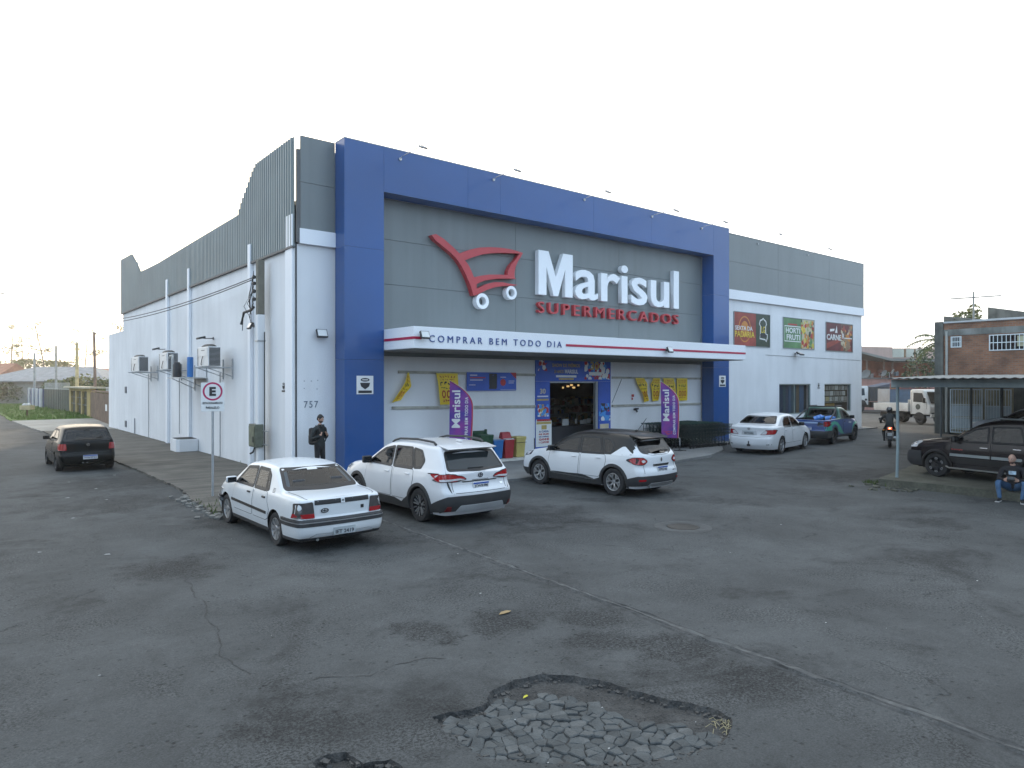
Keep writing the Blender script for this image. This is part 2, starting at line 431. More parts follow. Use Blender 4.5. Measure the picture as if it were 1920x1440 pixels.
def pit_floor(name, loop, fn):
 mb = MB(); n = len(loop)
 cx = sum(p[0] for p in loop) / n; cy = sum(p[1] for p in loop) / n
 ins = []
 for p in loop:
  d = Vector((cx - p[0], cy - p[1])); d.normalize()
  k_ = .012 + .075 * max(0, noise.noise(Vector((p[0] * 14, p[1] * 14, 6))) + .25); q = (p[0] + d.x * k_, p[1] + d.y * k_); ins.append((q[0], q[1], fn(*q)))
 mb.add([(p[0], p[1], 0) for p in loop] + ins, [(i, (i + 1) % n, n + (i + 1) % n, n + i) for i in range(n)])
 vv, tt = cdt([(q[0], q[1]) for q in ins], 0.045)
 mb.add([(a, b, fn(a, b)) for a, b in vv], tt)
 o = mb.build(name, SOIL, smooth=50); return tag(o, kind="structure")
def pot_depth(x, y):
 # deepest under the far lip, shelving towards the camera
 far = max(0, min(1, ((x - 3.2) * 0.62 + (y - 4.0) * 0.78 + 0.15) / 1.4))
 return -0.020 - 0.036 * far + 0.012 * noise.noise(Vector((x * 6, y * 6, 0))) + 0.008 * noise.noise(Vector((x * 19, y * 19, 2)))
pit_floor("pothole_floor", pot, pot_depth)
pit_floor("pothole_floor", pot2, lambda x, y: -0.05 + 0.015 * noise.noise(Vector((x * 9, y * 9, 4))))

# old paving stones laid bare in the pothole
def voronoi_cells(inside, x0, x1, y0, y1, step, jit, rnd):
 seeds = []; y = y0; r = 0
 while y < y1:
  x = x0 + (step * .5 if r % 2 else 0)
  while x < x1:
   seeds.append(Vector((x + rnd.uniform(-jit, jit) * step, y + rnd.uniform(-jit, jit) * step))); x += step
  y += step * 0.86; r += 1
 cells = []
 for s in seeds:
  if not inside(s.x, s.y): continue
  poly = [Vector((s.x + a * step * 1.3, s.y + b * step * 1.3)) for a, b in ((-1, -1), (1, -1), (1, 1), (-1, 1))]
  for q in seeds:
   d = q - s
   if d.length < 1e-6 or d.length > step * 2.6: continue
   m = s + d * .5; new = []
   for i in range(len(poly)):
    a, b = poly[i], poly[(i + 1) % len(poly)]
    da, db = (a - m).dot(d), (b - m).dot(d)
    if da <= 0: new.append(a)
    if da * db < 0: new.append(a.lerp(b, da / (da - db)))
   poly = new
   if len(poly) < 3: break
  if len(poly) >= 3: cells.append((s, poly))
 return cells
STONES = [(3.15, 5.044), (3.531, 4.958), (3.913, 4.995), (4.283, 4.866), (4.569, 4.492), (4.519, 4.185), (4.672, 3.838), (4.815, 3.51), (4.775, 3.278), (4.31, 2.981), (2.683, 4.297)]
rnd = random.Random(3)
def stone_zone(x, y):
 if not in_poly((x, y), POT): return False
 n = noise.noise_vector(Vector((x * 4, y * 4, 7))) * .12
 return in_poly((x + n.x, y + n.y), STONES)
st = MB()
for s, poly in voronoi_cells(stone_zone, 3.0, 5.3, 3.1, 5.2, 0.112, 0.52, rnd):
 k = rnd.uniform(0.91, 1.0); zt = pot_depth(s.x, s.y) + rnd.uniform(0.006, 0.020)
 tilt = Vector((rnd.uniform(-.12, .12), rnd.uniform(-.12, .12)))
 top = []; mid = []; bot = []
 fine_ = []
 for i_ in range(len(poly)):
  a_, b_ = poly[i_], poly[(i_ + 1) % len(poly)]; fine_ += [a_] + ([a_.lerp(b_, rnd.uniform(.35, .65)) + Vector((rnd.uniform(-.007, .007), rnd.uniform(-.007, .007)))] if (b_ - a_).length > .04 else [])
 poly = fine_
 for p in poly:
  q = s + (p - s) * k
  for _ in range(1):
   q = q + Vector((rnd.uniform(-.006, .006), rnd.uniform(-.006, .006)))
  if not in_poly(q, POT): q = s + (q - s) * 0.7
  h = zt + tilt.dot(q - s)
  inn = s + (q - s) * 0.86
  top.append((inn.x, inn.y, h + 0.004)); mid.append((q.x, q.y, h - 0.004)); bot.append((q.x, q.y, h - 0.05))
 n = len(poly)
 st.add(top + mid + bot, [tuple(range(n))] + [(i, (i + 1) % n, n + (i + 1) % n, n + i) for i in range(n)] + [(n + i, n + (i + 1) % n, 2 * n + (i + 1) % n, 2 * n + i) for i in range(n)], rnd.choice((0, 0, 1, 2)))
STN = [M("paving_stone_grey", (0.064, 0.070, 0.071), 0.9, var=0.3, scale=6, bump=0.4, bscale=60, fine=0.15),
       M("paving_stone_dark", (0.050, 0.055, 0.056), 0.9, var=0.3, scale=6, bump=0.4, bscale=60, fine=0.15),
       M("paving_stone_pale", (0.078, 0.083, 0.083), 0.9, var=0.3, scale=6, bump=0.4, bscale=60, fine=0.15)]
tag(st.build("paving_stones", STN), "irregular grey paving stones laid bare in the pothole", "paving stones", kind="stuff")

# crumbs of asphalt and soil round the lips
cr = MB(); rnd = random.Random(11)
for lp in (pot, pot2):
 for i in range(int(len(lp) * 1.6)):
  p = rnd.choice(lp); x, y = p[0] + rnd.gauss(0, .03), p[1] + rnd.gauss(0, .03)
  z = pot_depth(x, y) if in_poly((x, y), lp) else 0.0
  r = rnd.uniform(.003, .010); cr.sphere((x, y, z + r * .3), (r, r * rnd.uniform(.7, 1.2), r * .6), n=5, m=3)
for lp in (pot, pot2):
 for p in lp:
  for _ in range(2):
   x, y = p[0] + rnd.gauss(0, .05), p[1] + rnd.gauss(0, .05)
   if in_poly((x, y), lp): r = rnd.uniform(.008, .026); cr.cbox((x, y, pot_depth(x, y) + r * .3), (r * 1.8, r * 1.3, r), rot=Matrix.Rotation(rnd.uniform(0, 3), 3, 'Z') @ Matrix.Rotation(rnd.uniform(-.5, .5), 3, 'X'))
for i in range(500):
 x, y = rnd.uniform(3.3, 5.2), rnd.uniform(3.3, 5.2)
 if in_poly((x, y), POT):
  r = rnd.uniform(.003, .010); cr.sphere((x, y, pot_depth(x, y) + r * .3), (r, r, r * .7), n=5, m=3)
tag(cr.build("gravel", M("dark_gravel", (0.06, 0.058, 0.055), 0.9, var=0.3, scale=20)), "dark gravel and asphalt crumbs scattered round the potholes", "gravel", kind="stuff")
# dry straw in the corner of the pothole
sw = MB()
for i in range(26):
 c = Vector((5.06 + rnd.gauss(0, .05), 3.42 + rnd.gauss(0, .04), -.03)); a = rnd.uniform(0, 6.28); l = rnd.uniform(.04, .11)
 sw.tube([c, c + Vector((math.cos(a) * l * .5, math.sin(a) * l * .5, .025)), c + Vector((math.cos(a) * l, math.sin(a) * l, .004))], .0022, 4)
tag(sw.build("dry_straw", M("straw", (0.36, 0.31, 0.18), 0.9)), "small tuft of dry straw at the right end of the pothole", "straw", kind="stuff")

# raised joint between road and forecourt
sm = MB(); rows = 420; prof = [(-.16, 0), (-.10, .006), (-.07, .016), (-.045, -.002), (-.02, .012), (.03, .018), (.07, .006), (.09, -.003), (.12, .010), (.16, .004), (.2, 0)]
vs = []
for k in range(rows + 1):
 y = -6 + (19.2) * k / rows; x = 6.44 + (y - 1.72) * 0.0478 + 0.05 * noise.noise(Vector((0, y * .7, 3)))
 for dx, z in prof:
  nz = noise.noise(Vector((dx * 22, y * 6, 1)))
  vs.append((x + dx * (.62 + .3 * noise.noise(Vector((4, y * 1.1, 5)))) + .03 * noise.noise(Vector((dx * 5, y * 4, 8))), y, max(0.004, 0.006 + z * (0.8 + nz) + .004 * nz) if 0 < prof.index((dx, z)) < len(prof) - 1 else -0.004))
w = len(prof)
sm.add(vs, [(k * w + i, k * w + i + 1, (k + 1) * w + i + 1, (k + 1) * w + i) for k in range(rows) for i in range(w - 1)])
sm.mi = [(1, 0, 2, 1, 2, 0, 2, 1, 0, 2)[i] for k in range(rows) for i in range(w - 1)]  # grooves get darker grit, ridges a paler tone
tag(sm.build("asphalt_seam", [ASPHALT, M("seam_dark_grit", (.050, .051, .051), .95, var=.4, scale=9, bump=.6, bscale=40), M("seam_pale_mortar", (.088, .090, .088), .95, var=.35, scale=7, bump=.6, bscale=40)], smooth=60), kind="structure")

# older crack lines with crumbling edges, long wandering ridges of patched asphalt
def crack(pts, wd, seed):
 mb = MB(); fine = []
 for a, b in zip(pts, pts[1:]):
  k = max(2, int(math.dist(a, b) / .05))
  for j in range(k):
   p = Vector((a[0] + (b[0] - a[0]) * j / k, a[1] + (b[1] - a[1]) * j / k, 0))
   n = noise.noise_vector(p * 3 + Vector((seed, 0, 0))) * .10 + noise.noise_vector(p * 11 + Vector((seed, 0, 0))) * .03
   fine.append(p + Vector((n.x, n.y, 0)))
 vs = []
 for i, p in enumerate(fine):
  d = (fine[min(i + 1, len(fine) - 1)] - fine[max(i - 1, 0)]).normalized(); nn = Vector((-d.y, d.x, 0))
  w_ = wd * .6 * (0.15 + abs(noise.noise(p * 4 + Vector((seed, 9, 0)))) * 1.6)
  vs += [p + nn * w_ + Vector((0, 0, .0035)), p - nn * w_ + Vector((0, 0, .0035))]
 mb.add(vs, [(2 * i, 2 * i + 2, 2 * i + 3, 2 * i + 1) for i in range(len(fine) - 1)])
 return tag(mb.build("crack", M("crack_dark_grit", (0.036, 0.036, 0.035), 0.95, var=.3, scale=20, bump=.8, bscale=50)), kind="structure")  # narrow strip of dark grit along each crack
crack([(2.535, 11.379), (2.677, 10.899), (2.615, 9.964), (2.48, 9.095), (2.415, 8.428), (2.25, 7.6), (2.3, 6.9)], .022, 1)
crack([(2.3, 6.3), (2.794, 6.399), (3.252, 6.188), (3.609, 6.184), (3.828, 6.129), (3.998, 5.991)], .012, 2)
crack([(9.6, 10.1), (10.4, 9.8), (11.0, 9.1), (11.9, 8.4), (12.4, 8.5)], .016, 5)
crack([(7.8, 10.6), (8.6, 10.4), (9.6, 10.1)], .014, 6)

# pavements
SIDE_PAVE = M("stained_pavement", (0.100, 0.091, 0.076), 0.92, var=0.35, scale=1.0, bump=0.5, bscale=18, fine=0.15, streak=0.5, svec=(0.16, 2.2, 1))
FRONT_PAVE = M("pavement_concrete", (0.155, 0.155, 0.150), 0.9, var=0.2, scale=0.9, bump=0.3, bscale=20, fine=0.12)
SLAB = M("driveway_concrete", (0.27, 0.255, 0.225), 0.9, var=0.2, scale=0.5, bump=0.2, bscale=12, fine=0.1)
def slab(name, poly, z, mt, step=0.25, amp=0.03, seed=0):
 lp = rough_loop(poly, step, amp, seed); vv, tt = cdt(lp, None)
 mb = MB(); mb.add([(a, b, z) for a, b in vv], tt)
 n = len(lp); lo = [(p[0] + noise.noise(Vector((p[0] * 3, p[1] * 3, 1))) * .03, p[1], -0.01) for p in lp]
 mb.add([(p[0], p[1], z) for p in lp] + lo, [(i, (i + 1) % n, n + (i + 1) % n, n + i) for i in range(n)])
 return tag(mb.build(name, mt), kind="structure")
slab("side_pavement", [(8.3, 16.2), (8.3, 48.4), (4.3, 48.4), (4.5, 34), (4.75, 25.7), (4.8, 20.2), (4.55, 17.6), (4.5, 15.9), (5.4, 15.55), (7.0, 15.7)], 0.055, SIDE_PAVE, .12, .07, 2)
slab("front_pavement", [(7.0, 15.75), (12.6, 15.6), (19.2, 15.5), (22.7, 16.0), (25.0, 17.0), (27.2, 18.6), (29.5, 19.1), (45.0, 19.5), (45.0, 20.4), (8.35, 20.4), (8.35, 16.25)], 0.085, FRONT_PAVE, .15, .035, 3)
slab("driveway_slab", [(9.8, 48.45), (9.8, 63.5), (3.7, 63.2), (3.95, 55), (4.25, 48.45)], 0.05, SLAB, .3, .05, 4)
# broken bits of kerb at the corner
kb = MB(); rnd = random.Random(5)
for i in range(60):
 a = rnd.random(); x = 4.5 + rnd.gauss(0, .18); y = 15.4 + a * 3.4 + rnd.gauss(0, .1); r = rnd.uniform(.02, .09)
 kb.cbox((x, y, r * .25), (r * 1.6, r * 1.2, r * .7), rot=Matrix.Rotation(rnd.uniform(0, 3), 3, 'Z') @ Matrix.Rotation(rnd.uniform(-.3, .3), 3, 'X'))
tag(kb.build("kerb_rubble", M("kerb_rubble_concrete", (0.17, 0.165, 0.15), .95, var=.25, scale=5), bevel=.006), "broken bits of concrete kerb at the pavement corner", "rubble", kind="stuff")

# grass verge beyond the driveway
GRASS = M("grass_turf", (0.075, 0.125, 0.018), 0.95, var=0.35, scale=1.2, bump=0.8, bscale=20, fine=0.3)
slab("grass_verge", [(9.9, 63.6), (9.4, 70), (9.9, 80), (9.3, 92), (8.9, 112), (14, 118), (90, 118), (90, 210), (-12, 210), (2.5, 130), (3.2, 96), (3.7, 79), (3.62, 63.6)], 0.06, GRASS, .5, .12, 6)
slab("grass_yard", [(10.5, 54), (60, 54), (60, 117), (14, 117), (10.4, 100), (10.6, 80)], 0.05, GRASS, .8, .1, 7)
gb = MB(); rnd = random.Random(8)
for i in range(5200):
 y = rnd.uniform(63.8, 112); x = rnd.uniform(3.8, 9.2); h = rnd.uniform(.06, .22) * (1.4 if noise.noise(Vector((x * .5, y * .3, 0))) > .1 else .6)
 a = rnd.uniform(0, 3.14); dx, dy = math.cos(a) * .05, math.sin(a) * .05
 gb.add([(x - dx, y - dy, .05), (x + dx, y + dy, .05), (x + rnd.uniform(-.08, .08), y + rnd.uniform(-.08, .08), .05 + h)], [(0, 1, 2)])
tag(gb.build("grass", M("grass_blade", (0.085, 0.15, 0.02), 0.8, var=.3, scale=2), recalc=False), "short green grass on the verge by the road", "grass", kind="stuff")
gw = MB()
for i in range(260):
 k = rnd.random()
 if k < .5: x = rnd.gauss(20.3, .18); y = rnd.uniform(8.0, 9.1)
 elif k < .8: x = 7.9 + rnd.gauss(0, .05); y = rnd.uniform(20.5, 48)
 else: x = rnd.uniform(4.4, 5.0); y = rnd.uniform(15.4, 17.6)
 h = rnd.uniform(.03, .10); a = rnd.uniform(0, 3.14); dx, dy = math.cos(a) * .02, math.sin(a) * .02
 gw.add([(x - dx, y - dy, .02), (x + dx, y + dy, .02), (x + rnd.uniform(-.05, .05), y + rnd.uniform(-.05, .05), .05 + h)], [(0, 1, 2)])
tag(gw.build("weeds", M("weed_blade", (0.06, 0.09, 0.022), 0.85, var=.3), recalc=False), "thin weeds in the cracks along kerbs and walls", "weeds", kind="stuff")

# litter and leaves
lt = MB(); rnd = random.Random(21)
for (x, y, s) in [(2.3, 20.3, .12), (3.1, 21.6, .10), (3.0, 19.4, .10), (2.05, 17.2, .09), (2.05, 13.2, .13), (1.2, 14.1, .09), (6.6, 9.6, .05), (1.15, 7.8, .04), (5.6, 7.6, .05), (3.5, 3.9, .025), (4.0, 3.75, .03), (4.5, 4.3, .025), (3.75, 4.6, .025), (4.9, 3.6, .02), (10.2, 6.8, .04), (13, 7.5, .05), (8.1, 4.1, .04), (11.5, 3.6, .05), (14.6, 12.35, .22), (15.6, 12.9, .22), (4.0, 24.4, .11), (2.7, 23.5, .1), (6.1, 18.9, .09), (7.4, 21.7, .12)] + [(rnd.uniform(1, 16), rnd.uniform(2.2, 14), rnd.uniform(.006, .014)) for _ in range(26)]:
 a = rnd.uniform(0, 6.28); pts = []
 z0 = pot_depth(x, y) + .03 if in_poly((x, y), POT) else (.095 if y > 15.8 and x > 4.9 else .006)
 for k in range(6):
  t_ = a + k * 1.047; rr = s * rnd.uniform(.25, .45); pts.append((x + math.cos(t_) * rr, y + math.sin(t_) * rr * .6, z0 + rnd.uniform(0, s * .08)))
 lt.add(pts + [(p[0], p[1], p[2] - .003) for p in pts], [(0, 1, 2, 3, 4, 5), (11, 10, 9, 8, 7, 6)] + [(i, (i + 1) % 6, 6 + (i + 1) % 6, 6 + i) for i in range(6)])
tag(lt.build("litter", M("litter_paper", (0.36, 0.36, 0.35), .8, var=.15)), "pale scraps of paper littering the asphalt", "litter", kind="stuff")
for nm, lab, x, y, s, col in (("leaf", "tan fallen leaf on the asphalt between the pothole and the parked cars", 5.35, 6.75, .10, (0.30, 0.21, 0.10)), ("leaf", "yellow fallen leaf lying in the pothole", 4.15, 4.93, .035, (0.55, 0.50, 0.05))):
 mb = MB(); z0 = .012 if y > 5.5 else pot_depth(x, y) + .012
 up = [(x - s, y, z0), (x - s * .4, y + s * .35, z0 + .012), (x + s * .4, y + s * .3, z0 + .016), (x + s, y + .01, z0 + .004), (x + s * .3, y - s * .3, z0 + .010), (x - s * .5, y - s * .25, z0 + .006)]
 mb.add(up + [(a, b, c - .003) for a, b, c in up], [(0, 1, 2, 3, 4, 5), (11, 10, 9, 8, 7, 6)] + [(i, (i + 1) % 6, 6 + (i + 1) % 6, 6 + i) for i in range(6)])
 tag(mb.build(nm, M("leaf_%s" % ("tan" if s > .05 else "yellow"), col, .7)), lab, "leaf")
# manhole
mh = thing("manhole_cover", "dark round iron manhole cover sunk in the asphalt behind the black roofed car", "manhole cover", (11.3, 8.61, 0))
mb = MB(); mb.lathe([(0.0, .004), (.27, .004), (.28, .012), (.30, .012), (.31, .004)], n=28); mb.build("lid", M("cast_iron", (0.045, 0.043, 0.04), .7, metal=.4, var=.2, scale=14), mh, smooth=40)
mb = MB(); mb.lathe([(.33, .003), (.34, .010), (.50, .009), (.56, .003)], n=28); mb.build("collar", M("manhole_collar", (0.060, 0.062, 0.062), .9, var=.25, scale=5, bump=.4), mh, smooth=40)
# ================================================================ supermarket
SM = thing("supermarket", "large white supermarket with grey upper cladding and a blue portal frame", "supermarket", (0, 0, 0))
YW = 20.1
mb = MB()
def wall_cols(cols):
 for x0, x1, spans in cols:
  for z0, z1 in spans: mb.box((x0, YW, z0), (x1, YW + .25, z1))
wall_cols([(8.25, 18.1, [(0, 9.9)]), (18.1, 20.78, [(2.9, 9.9)]), (20.78, 34.65, [(0, 9.9)]), (34.65, 37.96, [(0, 1.12), (2.78, 9.9)]),
           (37.96, 39.53, [(0, 9.9)]), (39.53, 42.8, [(0, 1.12), (2.78, 9.9)]), (42.8, 43.95, [(0, 9.9)])])
mb.build("front_wall", WHITE_WALL, SM)
MB().box((8.0, YW, 0), (8.25, 46.1, 6.96)).build("side_wall", WHITE_WALL, SM)
MB().box((43.95, YW, 0), (44.18, 46.1, 9.9)).build("end_wall", WHITE_WALL, SM)
mb = MB(); mb.box((8.0, 46.1, 0), (8.25, 50.72, 5.89)); mb.box((8.25, 50.5, 0), (43.95, 50.72, 5.89)); mb.box((43.95, 46.1, 0), (44.18, 50.72, 5.89)); mb.box((8.25, 46.1, 5.6), (43.95, 50.5, 5.8))
mb.build("rear_annex", WHITE_WALL, SM)
MB().box((8.3, 45.9, 0), (43.9, 46.05, 8.6)).build("rear_wall", WHITE_WALL, SM)
MB().box((8.3, YW + .3, 8.3), (43.9, 45.85, 8.42)).build("roof", M("roof_sheet", (0.30, 0.31, 0.31), .5, metal=.4, var=.1), SM)
# corner strip, a white downpipe casing
mb = MB(); mb.box((7.93, 20.16, 0), (8.0, 20.72, 7.85)); mb.build("corner_casing", WHITE_TRIM, SM, bevel=.015)
MB().box((8.0, 20.085, 0), (8.05, 20.1, 7.0)).build("corner_joint", M("joint_sealant", (0.06, 0.06, 0.06), .9), SM)

# corrugated side cladding with a stepped top edge
TOP = [(20.1, 10.12), (23.26, 10.09), (23.6, 9.95), (24.76, 9.11), (25.16, 8.74), (30.5, 8.70), (37.0, 8.64), (39.3, 8.67), (41.1, 8.72), (41.7, 9.1), (42.6, 9.6), (43.34, 9.97), (46.21, 10.06)]
mb = MB(); pitch = 0.19; y = 20.12; k = 0
while y < 46.2:
 zt = lin(TOP, y + pitch * .5); zb = 6.90
 sec = [(y, 0), (y + pitch * .52, 0), (y + pitch * .60, -.042), (y + pitch * .92, -.042), (y + pitch, 0)]
 vs = [(7.965 + dx, yy, zb) for yy, dx in sec] + [(7.965 + dx, yy, zt) for yy, dx in sec]
 vs += [(7.995, p[1], p[2]) for p in vs]
 n = 5; q = 10
 fs = [(i, i + 1, n + i + 1, n + i) for i in range(4)] + [(q + i + 1, q + i, q + n + i, q + n + i + 1) for i in range(4)]
 fs += [(n + i, n + i + 1, q + n + i + 1, q + n + i) for i in range(4)] + [(i + 1, i, q + i, q + i + 1) for i in range(4)] + [(0, n, q + n, q), (4, q + 4, q + n + 4, n + 4)]
 mb.add(vs, fs); y += pitch
mb.build("side_cladding", M("corrugated_steel_cladding", (0.20, 0.235, 0.235), .42, metal=.25, var=.08, scale=.8, streak=.12), SM, recalc=False)
MB().box((7.9, 20.1, 6.84), (8.0, 46.2, 6.90)).build("cladding_flashing", M("dark_flashing", (0.10, 0.10, 0.10), .6), SM)
MB().box((8.02, 20.0, 7.0), (8.125, 20.09, 9.75)).build("corner_backing", M("dark_flashing", (.1, .1, .1)), SM)
# struts behind the stepped edge
mb = MB()
for yy in [21 + 2.4 * i for i in range(11)]: mb.cyl((8.1, yy, 6.9), (8.1, yy, lin(TOP, yy) - .15), .04, n=6)
mb.build("cladding_struts", STEEL, SM)

# grey composite cladding above a white band
def panel_run(x0, x1, z0, z1, y, cols, rows, mt, name, gap=.012, th=.05):
 mbp = MB(); xs = [x0] + [c for c in cols if x0 < c < x1] + [x1]; zs = [z0] + [c for c in rows if z0 < c < z1] + [z1]
 for a, b in zip(xs, xs[1:]):
  for c, d in zip(zs, zs[1:]): mbp.box((a + gap * .5, y, c + gap * .5), (b - gap * .5, y + th, d - gap * .5))
 mbp.build(name, mt, SM)
 MB().box((x0 + .01, y + th * .7, z0 + .01), (x1 - .01, y + th + .012, z1 - .01)).build(name + "_backing", M("panel_joint", (0.05, 0.055, 0.055), .8), SM)
panel_run(8.13, 9.23, 7.42, 10.18, 20.02, [], [8.80], GREY_PANEL, "grey_cladding")
panel_run(28.96, 44.28, 7.45, 10.2, 20.02, [34.4, 39.9], [8.84], GREY_PANEL, "grey_cladding")
MB().box((8.10, 19.97, 6.97), (9.228, 20.098, 7.418)).build("white_band", WHITE_TRIM, SM, bevel=.008)
MB().box((28.962, 19.97, 6.98), (44.30, 20.098, 7.448)).build("white_band", WHITE_TRIM, SM, bevel=.008)
panel_run(10.552, 27.718, 3.7, 8.776, 20.025, [16.36, 21.97], [6.02, 7.46], GREY_PANEL, "grey_cladding", th=.055)
# blue portal: panelled pillars and beam, cut into composite sheets
YP = 19.38
mb = MB()
def psheet(x0, x1, z0, z1, y0=YP, y1=20.015):
 mb.box((x0, y0, z0), (x1, y1, z1))
for z0, z1 in ((0.06, 3.55), (3.556, 6.95), (6.956, 10.17)):
 psheet(9.232, 10.55, z0, z1); psheet(27.72, 28.958, z0, z1)
for x0, x1 in ((10.556, 13.74), (13.746, 15.14), (15.146, 19.8), (19.806, 23.3), (23.306, 27.714)): psheet(x0, x1, 8.78, 10.17)
mb.build("portal_frame", BLUE_PANEL, SM)
mb = MB(); mb.box((9.225, 19.37, 10.172), (28.965, 20.02, 10.20)); mb.build("portal_coping", STEEL, SM)
MB().box((28.97, 20.0, 10.202), (44.28, 20.1, 10.225)).build("coping", STEEL, SM)

# canopy with red stripe and slogan
CN = 17.61
mb = MB(); mb.box((10.56, CN, 3.86), (27.57, 19.99, 4.50)); mb.build("canopy", WHITE_TRIM, SM, bevel=.012)
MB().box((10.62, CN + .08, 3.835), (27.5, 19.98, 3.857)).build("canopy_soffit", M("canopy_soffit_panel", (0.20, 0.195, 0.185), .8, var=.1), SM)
mb = MB()
mb.box((10.545, CN + .01, 4.125), (10.557, 19.37, 4.20)); mb.box((10.545, CN - .014, 4.125), (10.82, CN - .003, 4.20)); mb.box((16.63, CN - .014, 4.105), (27.56, CN - .003, 4.185))
mb.build("canopy_stripe", M("crimson_stripe", (0.42, 0.012, 0.055), .4, var=.02), SM)
text("lettering", "COMPRAR BEM TODO DIA", SM, NAVY, 11.08, 4.055, w=5.34, h=.205, y=CN - .002, depth=.02, spacing=1.55)

# door recess, interior, display of goods
mb = MB(); mb.box((13.4, 20.35, .06), (33.8, 31.0, .10)); mb.build("shop_floor", M("shop_floor_tiles", (0.25, 0.25, 0.24), .35, var=.1), SM)
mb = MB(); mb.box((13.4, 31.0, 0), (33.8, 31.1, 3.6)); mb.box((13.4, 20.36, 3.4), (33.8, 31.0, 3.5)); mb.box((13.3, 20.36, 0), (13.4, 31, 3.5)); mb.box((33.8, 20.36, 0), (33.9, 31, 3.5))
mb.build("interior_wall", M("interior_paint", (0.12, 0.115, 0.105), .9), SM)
rnd = random.Random(4); GOODS = [M("goods_%d" % i, c, .5) for i, c in enumerate([(.16, .05, .04), (.22, .15, .05), (.05, .07, .14), (.24, .23, .21), (.05, .08, .04), (.12, .08, .05)])]
for k, (sx, sy, sl) in enumerate(((21.2, 24.4, 2.2), (24.0, 25.2, 1.8), (25.6, 27.0, 2.6), (22.6, 28.2, 3), (28.0, 28.6, 3.2))):
 sh = MB()
 for z in (.15, .55, .95, 1.35, 1.75): sh.box((sx, sy, z), (sx + sl, sy + .6, z + .03))
 sh.box((sx, sy + .28, .1), (sx + sl, sy + .32, 2.0)); u = sh.build("shelf_unit", M("shelf_metal", (.2, .2, .2), .5), SM)
 gd = MB()
 for z in (.18, .58, .98, 1.38, 1.78):
  x = sx + .05
  while x < sx + sl - .1:
   w_ = rnd.uniform(.08, .25); gd.box((x, sy + .03, z), (x + w_ * .92, sy + .25, z + rnd.uniform(.12, .33)), rnd.randrange(6)); x += w_
 gd.build("goods", GOODS, u)
# dark band of produce signs and warm hanging lamps
mb = MB()
for x in (23.45, 23.75, 24.0, 24.15, 24.5): mb.box((x, 25.0, 2.62 + .1 * math.sin(x * 9)), (x + .06 + .04 * math.sin(x * 31), 25.1, 2.70 + .1 * math.sin(x * 9)))
mb.build("ceiling_lamp", M("warm_lamp", (1, .8, .4), .5, emit=(1.0, .62, .25, .8)), SM)
mb = MB()
for x, z, w_, h_ in ((20.2, 1.03, .36, .28), (21.25, 1.06, .18, .16), (21.45, 1.06, .18, .2), (21.67, 1.07, .22, .22), (20.95, 1.1, .1, .2)): MB().box((x, 21.6, z), (x + w_, 21.62, z + h_)).build("counter_notice", M("paper_notice", (.55, .55, .53), .8), SM)
mb = MB(); mb.box((19.2, 21.65, .1), (22.6, 22.2, 1.0)); mb.build("checkout_counter", M("counter_grey", (.06, .06, .065), .6), SM)
mb = MB()
mb.box((18.1, 20.2, .09), (18.15, 20.28, 2.9)); mb.box((20.73, 20.2, .09), (20.78, 20.28, 2.9)); mb.box((18.1, 20.2, 2.84), (20.78, 20.28, 2.9)); mb.build("door_frame", STEEL, SM)

